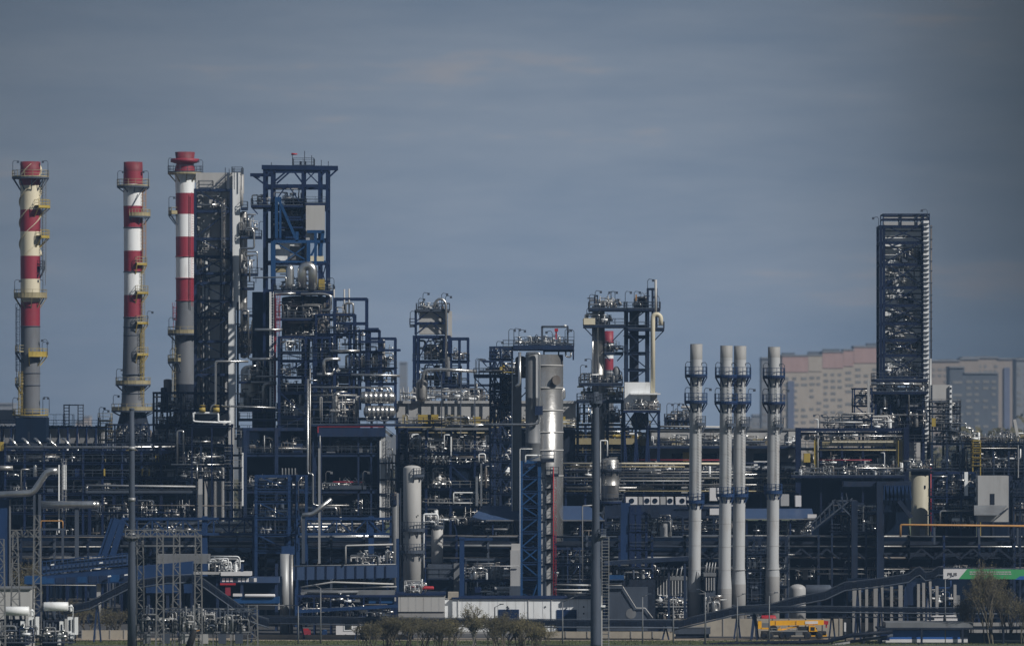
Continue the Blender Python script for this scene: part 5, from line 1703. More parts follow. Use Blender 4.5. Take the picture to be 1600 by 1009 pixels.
t = T('coal_conveyor_frame', 'dark blue conveyor frame with sloping gallery and twin tall legs near the cream silo', 'steel frame', 822, 1345)
for x in (1335, 1374.5):
    t.bar('leg', 'navy', (x, 752 if x > 1350 else 782, -1), (x, 905, -1), 1.0)
t.box('head_box', 'navy', 1318, 1424, 752, 760, -0.6, 3)
t.box('head_box', 'deep', 1380, 1424, 760, 800, 0, 3)
mb = MB()
mb.bar(t.p(1272, 824, -0.2), t.p(1326, 782, -0.2), 1.2, 0.9)
t.add('gallery', mb, 'deep')
for k in range(9):
    u0, u1 = k / 9, (k + 1) / 9
    a = (1268 + 64 * u0, 829 - 51 * u0)
    b = (1262 + 60 * u1, 822 - 48 * u1 - 4)
    t.bar('lattice_web', 'slate', (*a, -1.25), (*b, -1.25), 0.12)
for a, b in (((1268, 829), (1332, 778)), ((1262, 824), (1304, 782)), ((1304, 780), (1330, 806)), ((1300, 782), (1338, 782))):
    t.bar('brace', 'slate', (*a, -1.2), (*b, -1.2), 0.22)
for k in range(14):
    t.bar('rib', 'blue', (1382 + 3 * k, 758, -0.7), (1382 + 3 * k + (3 if k % 2 else -1), 781, -0.7), 0.18)
mb = MB()
v = [t.p(1381, 784, 0.2), t.p(1424, 784, 0.2), t.p(1424, 808, 0.2), t.p(1404, 784, 0.2)]
t.bar('chute_edge', 'navy', (1404, 782, -0.4), (1424, 808, -0.4), 0.7)
t.frame(1300, 1380, 785, None, 5, (800, 830), nx=3, m='navy', cw=0.4, rail='slate')
t.gear(1302, 1376, 785, 830, 0, 3, 18, 475, 'rkvthb', ('dull_silver', 'umber', 'slate', 'silver'), 0.8)
t.box('olive_drum', 'leaf', 1362, 1370, 802, 822, 1, 1.5)
t.box('dark_infill', 'deep', 1280, 1419, 800, None, 4.5, 1)

# ================================================================== blue roofed sheds
def shed(label, x0, x1, ridge, eave, d, dep, hip=True, group=None):
    t = T('blue_roofed_shed', label, 'shed', d, (x0 + x1) / 2, group=group)
    xa, xb, ze, zr = t.x(x0), t.x(x1), t.z(eave), t.z(ridge, dep / 2)
    k = t.m(22) if hip else 0.0
    mb = MB()
    mb.v += [(xa, d, ze), (xb, d, ze), (xb, d + dep, ze), (xa, d + dep, ze), (xa + k, d + dep / 2, zr), (xb - k, d + dep / 2, zr),
             (xa, d, ze - .15), (xb, d, ze - .15), (xb, d + dep, ze - .15), (xa, d + dep, ze - .15)]
    for q in ((0, 1, 5, 4), (2, 3, 4, 5), (1, 2, 5), (3, 0, 4), (9, 8, 7, 6), (0, 6, 7, 1), (1, 7, 8, 2), (2, 8, 9, 3), (3, 9, 6, 0)):
        mb.face(list(q))
    t.add('roof', mb, 'roof_blue')
    t.box('gutter', 'steel', x0 - 1, x1 + 1, eave - 0.2, eave + 1.6, -0.25, 0.22)
    n = max(2, int((x1 - x0) / 32))
    for i in range(n + 1):
        a = x0 + 3 + (x1 - x0 - 6) * i / n
        t.box('post', 'navy', a - 1.2, a + 1.2, eave + 2, None, 0.2, 0.4)
    t.box('wall', 'slate', x0 + 3, x1 - 3, eave + 3, None, dep * 0.7, 0.3)
    return t


t = shed('wide blue hipped roof shed behind the blue lattice tower', 733, 944, 790, 812, 832, 12)
t.gear(738, 805, 816, 838, 0.6, 6, 16, 500, 'rkvthb', ('silver', 'dull_silver', 'slate', 'white', 'galv'), 0.8)
t.gear(860, 940, 816, 860, 0.6, 6, 16, 501, 'rkvthb', ('silver', 'dull_silver', 'slate', 'white', 'galv'), 0.8)
t = shed('blue pitched roof shed with a white gable behind the last white stack', 1164, 1272, 794, 810, 832, 12, hip=False)
t.box('gable_panel', 'sign_white', 1262, 1276, 803, 809, -0.1, 0.2)
t.gear(1170, 1270, 813, 835, 0.6, 6, 24, 502, 'rkvthb', ('silver', 'dull_silver', 'slate', 'white', 'galv'), 0.7)

# white air handling units on a dark roof
t = T('dark_roof_hall', 'low dark hall whose roof carries white fan boxes beside the first white stack', 'building', 836, 1025)
t.box('wall', 'navy', 945, 1165, 788, None, 0, 10)
t.frame(946, 1164, 806, None, 1.5, (830,), nx=9, m='navy', cw=0.5, dy=-1.8, rail='slate')
t.gear(950, 1160, 808, 838, -1.4, -0.3, 30, 503, 'rkvthb', ('dull_silver', 'slate', 'silver', 'umber'), 0.7)
for i, (a, b) in enumerate(((978, 996), (998, 1004), (1006, 1016), (1017, 1030), (1032, 1040), (1042, 1052), (1056, 1076))):
    o = t.box('fan_box', 'sign_white' if i % 3 != 1 else 'clad', a, b, 776, 788, 0.4, 2.5)
    if b - a > 9:
        X_, Y_, Z_ = t.p((a + b) / 2, 782, 0.38)
        mb = MB().lathe((X_, Y_ - 0.05, Z_), [(0.42, 0), (0.42, 0.06)], 14, 'y')
        t.add('fan_grille', mb, 'deep', o)
t.pipe([(1060, 790, -0.5), (1165, 790, -0.5)], 0.9, 'galv')
t.box('white_block', 'sign_white', 1109, 1126, 762, 782, -0.4, 3)
t.box('white_block', 'sign_white', 1109, 1124, 794, 804, -0.4, 3)
t.box('white_block', 'clad', 1220, 1233, 772, 790, 2, 3)
t.box('white_block', 'sign_white', 1243, 1252, 774, 791, 2, 3)

# ================================================================== the long pipe rack, in lengths between its posts
RACKS = [(-20, 190, 'pipe rack length with thick pale pipes behind the blue conveyor', 828),
         (190, 415, 'pipe rack length below the blue truss in front of the furnace hall', 826),
         (415, 620, 'pipe rack length between the blue post pair and the grey vessel', 824),
         (664, 812, 'pipe rack length between the grey vessel and the blue lattice tower', 824),
         (866, 1070, 'pipe rack length crossing behind the grey mast to the first white stack', 824),
         (1070, 1232, 'pipe rack length crossing behind the four white stacks', 824),
         (1232, 1420, 'pipe rack length with sloped trusses beside the last white stack', 822),
         (1420, 1640, 'pipe rack length under the ochre pipe at the banner', 822)]
for i, (a, b, lab, d) in enumerate(RACKS):
    t = T('pipe_rack', lab, 'pipe rack', d, (a + b) / 2, group='pipe rack lengths across the plant')
    R = random.Random(40 + i)
    n = max(3, int((b - a) / 45))
    for j in range(n + 1):
        x = a + (b - a) * j / n
        for dy in (0, 7):
            t.box('post', 'navy' if R.random() < 0.6 else 'slate', x - 1.8, x + 1.8, 836, None, dy, 0.4)
        for py in (842, 857, 875, 892):
            t.bar('cross_beam', 'soot', (x, py + 1.8, -0.4), (x, py + 1.8, 7.6), 0.32)
    for py, k in ((840, 5), (855, 5), (873, 5), (890, 4)):
        for q in range(k):
            r = R.choice((0.8, 1.0, 1.3, 1.7, 2.1))
            m = R.choice(('dull_silver', 'dull_silver', 'umber', 'galv', 'silver', 'soot', 'slate', 'steel'))
            dy = 0.2 + q * 1.5 + R.uniform(-0.3, 0.3)
            t.pipe([(a + R.uniform(-3, 0), py - r - R.uniform(0, 1), dy), (b + R.uniform(0, 3), py - r - R.uniform(0, 1), dy)], r, m, n=8)
    for q in range(2):
        t.box('cable_tray', 'soot', a, b, 846 + 17 * q, 852 + 17 * q, 1.5, 4)
    if i >= 5 or i in (1,):
        x = a
        while x < b - 40:
            t.bar('truss_member', 'soot', (x, 873, -0.2), (x + 20, 857, -0.2), 0.28)
            t.bar('truss_member', 'soot', (x + 20, 857, -0.2), (x + 40, 873, -0.2), 0.28)
            x += 40
    t.gear(a + 4, b - 4, 876, 905, 0, 6, 14, 520 + i, 'rkvtb', ('dull_silver', 'silver', 'slate', 'umber'), 0.6)
    t.box('dark_backing', 'deep', a, b, 838, 900 if i == 0 else None, 8.2, 0.4)  # sheet added so the gaps behind the pipes stay dark

# blue horizontal truss over the rack
t = T('truss_bridge', 'long blue lattice truss bridge carried in front of the furnace hall', 'truss', 820, 400)
for py, dy in ((810, 0), (834, 0), (810, 3), (834, 3)):
    t.bar('chord', 'blue', (190, py, dy), (622, py, dy), 0.42)
x, k = 190, 0
while x < 612:
    t.bar('post', 'blue', (x, 810, 0), (x, 834, 0), 0.25)
    t.bar('diagonal', 'blue', (x, 834 if k % 2 else 810, 0), (x + 24, 810 if k % 2 else 834, 0), 0.2)
    x += 24
    k += 1
for x in (320, 398, 448, 464, 580, 613):
    t.bar('tower_leg', 'blue', (x, 806, 0.5), (x, 905, 0.5), 0.85)
for py in (818, 826):
    t.pipe([(192, py, 1.6), (620, py, 1.6)], 1.1, 'dull_silver')
t.gear(195, 610, 812, 833, 0.6, 2.6, 40, 540, 'rktk', ('dull_silver', 'silver', 'slate', 'white'), 0.6)

t = T('blue_stair_tower', 'bright blue square frame tower standing before the open furnace bay', 'steel frame', 816, 432)
t.frame(400, 463, 742, None, 6, (764, 783, 808, 834, 860), xs=[400, 452, 463], m='blue', cw=0.65, bw=0.45, brace='  \\ ', deck='blue', rail='blue', roof=True)
t.frame(463, 478, 742, None, 4, (764, 808), nx=1, m='blue', cw=0.45, bw=0.3, deck=None, rail=None, roof=True, dy=1)
t.box('grating_panel', 'slate', 405, 450, 747, 762, 0.8, 0.2)
t.gear(403, 450, 746, 763, 0.2, 4, 5, 545, 'rk', ('blue', 'slate', 'steel'), 0.7)
t.gear(403, 450, 785, 834, 0.2, 4, 12, 546, 'rkvt', ('silver', 'slate', 'steel', 'dull_silver'), 0.7)
t.pipe([(430, 832, 0.3), (430, 787, 0.3)], 0.9, 'silver')
t.pipe([(466, 803, 0), (466, 752, 0), (472, 745, 0)], 0.6, 'silver')

# ================================================================== upright vessels in the middle
t = T('pale_vessel', 'large pale grey round topped vessel with a low ring walkway', 'vessel', 806, 644)
t.vessel('shell', 'pale', 644, 14, 726.5, None, 0, n=40, dish=0.35, seams=0)
t.ring(644, 743, 14, 19, m='slate', rm='slate', a0=-80, a1=0, th=0.2, bl=0.8)
t.ring(644, 827, 14, 20, m='slate', rm='slate', a0=-150, a1=-10, bl=1.0)
t.ring(644, 861, 14, 20, m='slate', rm='slate', a0=-160, a1=0, bl=1.2)
t.box('nameplate', 'soot', 652, 654, 804, 806, -1.42, 0.1)
t.pipe([(626, 905, 0.5), (626, 762, 0.5)], 1.1, 'galv')
t = T('grey_slim_stack', 'dark grey slim stack with a capped head next to the pale round topped vessel', 'stack', 812, 617)
t.vessel('shell', 'steel', 617.5, 5.6, 785, None, 0, n=24, dish=0.1)
t.ring(617, 783, 4, 7.5, m='navy', rm='navy', th=0.5, bl=0.4)
t.vessel('head', 'umber', 617, 3.2, 768, 783, 0, n=14)
t = T('small_vessel', 'smaller pale vessel fed by a white hooped pipe beside the round topped vessel', 'vessel', 812, 683)
t.vessel('shell', 'pale', 683, 9.2, 820, 882, 0, n=30, dish=0.12)
t.pipe([(662, 905, -1), (662, 803, -1), (684, 803, -1), (684, 820, -1)], 1.6, 'white', n=10)
t.pipe([(664, 815, -1), (680, 815, -1), (680, 822, -1)], 1.2, 'white', n=8)
t.ring(683, 823, 7, 11, m='slate', rm='slate', th=0.2, bl=0.4)
t.frame(674, 692, 882, None, 2.5, (), nx=1, m='steel', cw=0.3, dy=-1.2)
t.rail(660, 672, 826, -1.5, 1)
t = T('metal_stack', 'short shiny grey metal stack with vertical seams before the low pipe decks', 'stack', 790, 446)
t.vessel('shell', 'galv', 445, 7.5, 865, None, 0, n=28, dish=0)
t.vessel('inner_pipe', 'dull_silver', 455.5, 2.6, 866, None, -0.2, n=14, dish=0)
t.box('mount', 'blue', 440, 460, 853, 866, 0.6, 1.2)

# blue lattice tower with clad flank
t = T('lattice_tower', 'bright blue lattice tower with a clad shaft and a crimson pipe on its flank', 'tower', 801, 838)
t.frame(814, 843, 720, None, 4, (745, 767, 790, 808, 830, 855, 878, 902), nx=1, m='bright_blue', cw=0.75, bw=0.45, brace='/\\X/', deck='blue', rail=None, roof=True, backbrace=True)
for k in range(34):
    py = 722 + k * 6.2
    t.bar('lacing', 'bright_blue', (815, py, 0.8), (842, py + (9 if k % 2 else -9), 0.8 + (k % 3) * 0.7), 0.12)
    t.bar('lacing', 'slate', (815 + (k * 7) % 9, py, 1.6), (834 + (k * 5) % 8, py + 4, 1.6), 0.09)
t.box('inner_casing', 'navy', 818, 840, 724, None, 2.2, 0.5)
t.box('clad_shaft', 'clad', 844.5, 853, 720, None, 0.5, 3)
for py in (722, 746, 769, 793, 815, 838, 860, 884, 908):
    t.box('joint_line', 'soot', 844.3, 853.2, py, py + 1.1, 0.44, 0.1)
t.frame(853, 864, 733, None, 2.5, (742, 763, 786, 810, 835, 858, 880, 905), nx=1, m='slate', cw=0.25, bw=0.22, deck='soot', rail='slate', dy=0.3)
t.box('ladder_panel', 'clad', 854, 863, 742, None, 2.9, 0.2)
t.pipe([(864.8, 729, -0.4), (864.8, 935, -0.4)], 0.75, 'bright_red', 'crimson_pipe')
for k in range(9):
    t.ladder(866.5, 742 + 22 * k, 760 + 22 * k, 0, 'red', 0.45, cage=False)
t.deck(845, 866, 717, -0.8, 3.5, 0.5, 'soot', rail=True)
t.deck(860, 873, 741, -0.4, 2.5, 0.3, 'soot', rail=True)
t.pipe([(821, 722, -0.4), (821, 711, -0.4), (846, 711, -0.4)], 1.1, 'white', n=8)
t.pipe([(812.4, 935, -0.5), (812.4, 701, -0.5), (832, 701, -0.5)], 0.6, 'white')

t = T('tan_tank', 'squat pale square tank with a stepped top at the foot of the blue lattice tower', 'tank', 800, 805)
t.box('shell', 'clad', 797.5, 812, 859, 915, 0, 2.5)
t.box('cap', 'pale', 799, 812, 849, 859, 0.2, 2.2)
t.box('skid', 'slate', 796, 813, 915, None, -0.2, 3)
t.pipe([(740, 884, -0.4), (812, 884, -0.4)], 0.9, 'galv')

t = T('blue_post', 'stout blue steel post rising behind the white hall roof', 'post', 796, 721)
t.box('shaft', 'blue', 718, 725.5, 842, None, 0, 0.75)
t.bar('arm', 'blue', (721, 842, 0.4), (770, 842, 0.4), 0.4)
t.box('cap', 'blue', 717, 726.5, 839, 842, -0.1, 0.95)
t = T('blue_post', 'slim blue post at the end of the white hall against the slim grey stack', 'post', 797, 621)
t.box('shaft', 'blue', 619, 623.5, 841, None, 0, 0.5)
t.box('galv_top', 'galv', 620, 622.8, 770, 841, 0.05, 0.3)

t = T('grey_unit_building', 'dark grey clad two storey unit with outdoor railing behind the white hall', 'building', 806, 695)
t.box('wall', 'slate', 668, 709, 882, None, 0, 6)
t.box('wall', 'steel', 709, 719, 880, None, -0.2, 6)
t.box('dark_opening', 'deep', 672, 708, 904, 922, -0.04, 0.2)
t.rail(669, 708, 903, -1.2, -0.2, 1.6, 'slate')
t.deck(667, 708, 903.5, -1.3, 0, 0.2, 'navy')

t = T('skid_yard', 'small round pumps and white pipes between a blue post and the pale square tank', 'process unit', 803, 765)
t.frame(728, 800, 872, None, 4, (905,), nx=4, m='slate', cw=0.25, rail='galv')
t.gear(728, 798, 885, 905, -0.6, 3, 30, 550, 'vkrvth', ('galv', 'clad', 'silver', 'steel', 'white'), 0.8)
t.gear(728, 798, 907, 930, -0.6, 3, 16, 551, 'hhtkb', ('galv', 'clad', 'silver', 'navy', 'white'), 0.9)
t.pipe([(773, 906, -0.8), (773, 880, -0.8), (740, 881, -0.8)], 1.2, 'galv', n=8)
t.drum('lying_tank', 'clad', 772, 813, 919, 3.2, -1.2)
t = T('skid_yard', 'low skid of pipework and tall dark drum between the crimson pipe and the grey mast', 'process unit', 806, 900)
t.frame(868, 944, 855, None, 5, (880, 910), nx=4, m='navy', cw=0.3, rail='slate', brace=' / \\')
t.gear(868, 940, 856, 880, 0, 4, 16, 552, 'rkvth', ('galv', 'dull_silver', 'silver', 'slate'), 0.8)
t.gear(868, 940, 882, 909, 0, 4, 20, 553, 'rkvthb', ('galv', 'dull_silver', 'silver', 'navy', 'white'), 0.8)
t.gear(868, 940, 911, 934, -0.8, 2, 16, 554, 'hktb', ('galv', 'dull_silver', 'silver', 'clad'), 0.8)
t.vessel('dark_drum', 'deep', 881, 8, 862, 910, 1, n=20)
t.pipe([(866, 913, -1), (924, 914, -1)], 1.6, 'galv', n=10)
t.pipe([(866, 921, -1.2), (924, 921, -1.2)], 1.0, 'white', n=8)
t.pipe([(910, 908, -1.3), (910, 790, -1.3), (926, 789, -1.3)], 1.0, 'galv', 'lamp_riser')

t = T('stripper_tower', 'silver drum with a round head close beside the tall grey mast', 'column', 838, 952)
t.vessel('shell', 'dull_silver', 953, 14, 715, 782, 0, n=32, seams=2, dish=0.35)
t.vessel('skirt', 'umber', 953, 13, 782, None, 0, n=28, dish=0)
t.ring(953, 734, 14, 18, m='soot', rm='slate', bl=0.6)
t.ring(953, 783, 13, 22, m='navy', rm='slate', bl=0.8)
t.pipe([(938, 780, -1), (938, 688, -1), (949, 688, -1), (949, 712, -1)], 1.0, 'white', n=8)
t.pipe([(956, 722, -1.8), (956, 734, -1.8)], 1.5, 'white', n=8)
t.gear(938, 970, 784, 840, -1.5, 0, 16, 560, 'rkvt', ('galv', 'silver', 'dull_silver', 'white', 'umber'), 0.8)
t.gear(938, 968, 842, 900, -1.5, 0, 12, 561, 'rkvt', ('galv', 'silver', 'dull_silver', 'umber'), 0.8)
t.vessel('lower_drum', 'galv', 944, 6, 842, None, -2.5, n=20, dish=0.2)

t = T('blue_panel_frame', 'deep blue panelled frame beside the silver drum, in front of the dark roof hall', 'steel frame', 812, 980)
t.box('panel', 'blue', 970, 985, 785, 876, 0, 0.6)
for x in (988, 998):
    t.bar('leg', 'navy', (x, 790, 0.3), (x, 905, 0.3), 0.8)
t.frame(985, 1010, 800, None, 4, (830, 858), nx=1, m='navy', cw=0.5, deck='navy', rail='slate')
t.gear(986, 1050, 800, 838, 0.5, 3, 20, 562, 'rkvthb', ('galv', 'dull_silver', 'slate', 'silver'), 0.6)

# ================================================================== tall near masts
t = T('floodlight_mast', 'tall tapering grey steel mast with a ladder cage beside the white hall', 'mast', 742, 930)
pr = [(t.m(8.6), 0), (t.m(8.4), t.z(1005)), (t.m(8.2), t.z(905)), (t.m(7.2), t.z(903)), (t.m(6.9), t.z(832)), (t.m(6.0), t.z(825)), (t.m(5.2), t.z(640)), (t.m(4.4), t.z(612))]
t.add('shaft', MB().lathe((t.x(931), t.d, 0), pr, 28), 'slate')
t.ring(931, 836, 7, 16, m='steel', rm='slate', a0=-60, a1=40, bl=0.5, th=0.2, h=0.9)
t.ladder(946, 838, None, 0.3, 'galv', 1.0, cage=False)
t.bar('ladder_rail', 'pale', (940, 930, 0.3), (940, 1009, 0.3), 0.25)
for k in range(9):
    t.bar('stay', 'slate', (938, 850 + 20 * k, 0.3), (951, 850 + 20 * k, 0.3), 0.1)
t.box('feeder_box', 'white', 936, 946, 945, 948, -0.2, 0.5)
t.ring(931, 628, 5, 10, m='slate', rm='slate', th=0.2, bl=0.5)
t = T('floodlight_mast', 'plain tall olive grey pole standing alone before the blue conveyor', 'mast', 738, 206)
pr = [(t.m(7), 0), (t.m(6.2), t.z(910)), (t.m(5.2), t.z(835)), (t.m(4.4), t.z(700)), (t.m(3.6), t.z(640))]
t.add('shaft', MB().lathe((t.x(206), t.d, 0), pr, 24), 'slate')
t.ring(206, 838, 5, 11, m='steel', rm='slate', th=0.2, bl=0.4, h=0.6)
t.vessel('cap', 'slate', 206, 4.2, 637, 642, 0, n=20, dish=0.3)
for py in (700, 780, 835):
    R_ = t.m(5.6)
    t.add('joint_collar', MB().lathe((t.x(206), t.d, t.z(py)), [(R_, -0.25), (R_, 0.25)], 22), 'galv')

# ================================================================== white hall with blue doors
t = T('white_hall', 'long low white clad hall with two roller doors in dark blue', 'building', 789, 820)
t.box('wall', 'white', 707, 923.5, 935, None, 0, 9)
t.box('annexe_wall', 'pale', 616, 695, 929.5, 955, -0.6, 8)
t.box('annexe_wall', 'white', 695, 708, 937, None, 0.5, 7)
t.box('roof_trim', 'navy', 706, 924.5, 933, 935.2, -0.3, 9.6)
t.box('roof_trim', 'navy', 615, 696, 926.5, 929.7, -0.8, 8.4)
t.box('roof_box', 'concrete', 700, 716, 925, 937, 1, 4)
t.box('annexe_base', 'grey_concrete', 616, 695, 955, None, -0.4, 7.6)
for a, b, p0 in ((779, 811, 951.5), (870, 901, 952)):
    o = t.box('roller_door', 'blue', a, b, p0, 986, -0.12, 0.3)
    mb = MB()
    z = t.z(985)
    while z < t.z(p0 + 1):
        mb.box(t.x(a + 0.5), t.x(b - 0.5), t.d - 0.16, t.d - 0.121, z, z + 0.09)
        z += 0.28
    t.add('door_slat', mb, 'navy', o)
for px, py in ((793, 947.5), (852, 947.5), (912, 947.5), (912, 958)):
    X_, Y_, Z_ = t.p(px, py, -0.05)
    t.add('wall_vent', MB().lathe((X_, Y_ - 0.05, Z_), [(0.13, 0), (0.13, 0.1)], 10, 'y'), 'soot')
for x in range(722, 920, 14):
    t.box('panel_joint', 'clad', x, x + 0.3, 936, 986, -0.03, 0.05)
for x in (716, 826, 862):
    t.pipe([(x, 935, -0.12), (x, 986, -0.12)], 0.5, 'clad', 'downpipe', n=6)
t.box('side_door', 'slate', 840, 849, 966, 986, -0.06, 0.2)
for x in (795, 885.5):
    t.box('door_lamp', 'slate', x - 1, x + 1, 948.6, 950, -0.4, 0.4)
for x in range(626, 694, 12):
    t.box('annexe_joint', 'clad', x, x + 0.3, 930, 955, -0.63, 0.05)
t.box('plinth', 'grey_concrete', 706, 924.5, 986, None, -0.25, 9.4)

# low white kiosk and the fence behind the verge
t = T('white_kiosk', 'small white kiosk with one square dark window under a pipe trestle', 'kiosk', 776, 545)
t.box('wall', 'sign_white', 525, 563, 972, None, 0, 4)
t.box('window_frame', 'white', 537, 551, 973, 985, -0.08, 0.2)
t.box('window', 'glass', 539, 549, 972, 983, -0.12, 0.15)
t.box('roof_slab', 'soot', 524, 564, 969.5, 972, -0.3, 4.6)
t.box('plinth', 'concrete', 524, 564, 992, None, -0.2, 4.4)

# clad dark building with light stair rail, and filter house
t = T('dark_clad_building', 'dark slate clad building with a pale zigzag stair rail near the grey mast', 'building', 785, 1000)
t.box('wall', 'soot', 955, 1024, 905, None, 0, 10)
t.box('lean_to', 'slate', 950, 1012, 917, 985, -1.2, 1.2)
mb = MB()
z0 = t.z(876)
t.bar('roof_edge', 'navy', (944, 880, -0.6), (1076, 872, -0.6), 0.6)
mb = MB()
mb.v += [t.p(944, 880, -0.5), t.p(1076, 872, -0.5), t.p(1076, 868, 9), t.p(944, 876, 9)]
n0 = 4
mb.v += [(x, y, z - 0.25) for x, y, z in mb.v[:4]]
for q in ((0, 1, 2, 3), (7, 6, 5, 4), (0, 4, 5, 1), (1, 5, 6, 2), (2, 6, 7, 3), (3, 7, 4, 0)):
    mb.face(list(q))
t.add('roof', mb, 'slate')
for x in (958, 985, 1015, 1045, 1070):
    t.bar('post', 'navy', (x, 880, 0.6), (x, 985, 0.6), 0.35)
mb = MB()
pts = [t.p(*q, -1.5) for q in ((947, 914), (972, 914), (994, 949.5), (1008, 949.5), (1020, 965))]
mb.tube(pts, 0.09, 6)
t.add('stair_rail', mb, 'pale')
t.deck(947, 973, 917, -1.6, -1.2, 0.2, 'slate', rail=True)
t.box('blue_skid', 'bright_blue', 951, 975, 898, 906, -1, 2)
t.gear(952, 1020, 886, 904, -0.8, 4, 16, 570, 'rkvt', ('galv', 'slate', 'navy', 'silver'), 0.7)
for i, q in enumerate(((957, 962, 22, 'slate'), (986, 958, 14, 'steel'))):
    t.add('mural_disc', MB().lathe(t.p(q[0], q[1], -1.25), [(0.8, 0), (0.8, 0.05)], 12, 'y'), q[3])

t = T('filter_house', 'grey ribbed filter house with slanted insulator posts on its roof by the first white stack', 'building', 790, 1050)
t.box('wall', 'slate', 1024, 1074, 905, 945, 0, 6)
t.box('hopper_wall', 'steel', 1024, 1074, 901, 906, -0.3, 6.4)
for i in range(10):
    t.box('rib', 'clad', 1027 + i * 4.6, 1028.6 + i * 4.6, 906, 930, -0.25, 0.3)
t.box('base', 'navy', 1024, 1074, 947, None, 0.5, 5)
for i in range(7):
    x = 1023 + i * 6.6
    t.pipe([(x, 901, 1), (x + 3.5, 884 + (i % 2), 1)], [1.0, 0.5], 'pale', 'bushing', n=7) if False else t.add('bushing', MB().tube([t.p(x, 901, 1), t.p(x + 3.5, 884 + i % 2, 1)], [0.16, 0.06], 7), 'galv')
t.gear(1028, 1072, 930, 948, -1.4, -0.2, 10, 571, 'rkv', ('sign_white', 'galv', 'silver', 'blue'), 0.8)
t.gear(1028, 1072, 950, 968, -1.0, 0.3, 10, 572, 'rkvb', ('galv', 'silver', 'umber', 'slate'), 0.8)
t.rail(1024, 1074, 948, -1.8, -0.2, 1.1, 'galv')
t = T('filter_house', 'smaller grey filter house squeezed between the first white stack and the twin stacks', 'building', 792, 1110)
t.box('wall', 'slate', 1101, 1118, 900, None, 0, 5)
t.box('hopper_wall', 'steel', 1100, 1119, 895, 900, -0.3, 5.6)
for i in range(4):
    t.add('bushing', MB().tube([t.p(1102 + i * 4.5, 895, 1), t.p(1105 + i * 4.5, 878, 1)], [0.16, 0.06], 7), 'galv')
    t.box('rib', 'clad', 1103 + i * 4.0, 1104.4 + i * 4.0, 902, 922, -0.25, 0.3)
t.gear(1100, 1124, 922, 960, -1.2, -0.2, 10, 573, 'rkv', ('sign_white', 'galv', 'silver', 'umber'), 0.8)
t = T('turbine_house', 'dark turbine enclosure with exhaust pipework between the twin stacks and the last stack', 'building', 800, 1185)
t.box('wall', 'soot', 1172, 1194, 906, None, 0, 6)
t.frame(1168, 1230, 838, None, 5, (865, 890, 915, 940), nx=3, m='navy', cw=0.35, rail='slate')
t.gear(1168, 1230, 866, 890, 0, 4, 14, 574, 'rkvth', ('galv', 'dull_silver', 'slate', 'silver'), 0.7)
t.gear(1168, 1230, 892, 938, 0, 4, 18, 575, 'rkvthb', ('galv', 'dull_silver', 'slate', 'silver'), 0.8)
t.gear(1090, 1200, 945, 975, -4, 0, 22, 576, 'rkvthb', ('galv', 'umber', 'slate', 'sign_white'), 0.8)
t = T('dome_tank', 'pale rounded tank end showing under the pipe rack beside the last white stack', 'tank', 812, 1246)
t.vessel('shell', 'clad', 1246, 13, 912, None, 0, n=28, dish=0.6)
t.box('side_tank', 'olive_steel' if 'olive_steel' in M else 'steel', 1215, 1226, 912, 932, 0, 3)
t.drum('lying_shell', 'slate', 1256, 1300, 922, 9, 1.5)

# ================================================================== long dark cable conduits on trestles
CG = 'dark covered conveyors on trestles'


def conduit(label, d, pts, hgt, posts, m='conveyor_dark', rails=True):
    t = T('covered_conveyor', label, 'conveyor', d, pts[0][0], group=CG)
    mb = MB()
    hw = 1.1
    rows = []
    for px, py in pts:
        x, y, z = t.p(px, py)
        h = t.m(hgt)
        b = len(mb.v)
        mb.v += [(x, y - hw, z - h), (x, y - hw, z - h * 0.25), (x, y - hw * 0.5, z), (x, y + hw * 0.5, z), (x, y + hw, z - h * 0.25), (x, y + hw, z - h)]
        rows.append(b)
    for a, b in zip(rows, rows[1:]):
        for k in range(6):
            mb.face([a + k, a + (k + 1) % 6, b + (k + 1) % 6, b + k])
    mb.face([rows[0] + k for k in range(6)][::-1])
    mb.face([rows[-1] + k for k in range(6)])
    t.add('gallery', mb, m)
    for off, rr in ((hgt + 2.2, 0.12), (-1.2, 0.07)):
        t.add('edge_rail', MB().tube([t.p(px, py + off, -1.15) for px, py in pts], rr, 5), 'slate')
    mb = MB()
    for (x0, y0), (x1, y1) in zip(pts, pts[1:]):
        n = max(1, int(abs(x1 - x0) / 9))
        for i in range(n):
            u = i / n
            q = t.p(x0 + (x1 - x0) * u, y0 + (y1 - y0) * u, -1.13)
            mb.bar((q[0], q[1], q[2] - t.m(hgt) * 0.95), (q[0], q[1], q[2] - t.m(hgt) * 0.2), 0.1)
    t.add('cover_rib', mb, 'navy_grey')
    for px in posts:
        for (x0, y0), (x1, y1) in zip(pts, pts[1:]):
            if min(x0, x1) <= px <= max(x0, x1):
                py = y0 + (y1 - y0) * (px - x0) / (x1 - x0) + hgt
                mb = MB()
                X_, Y_, Z_ = t.p(px, py)
                mb.bar((X_ - 0.5, Y_ - 0.5, 0), (X_, Y_ - 0.3, Z_), 0.24)
                mb.bar((X_ + 0.5, Y_ + 0.5, 0), (X_, Y_ + 0.3, Z_), 0.24)
                t.add('trestle', mb, 'navy_faded')
                break
    return t


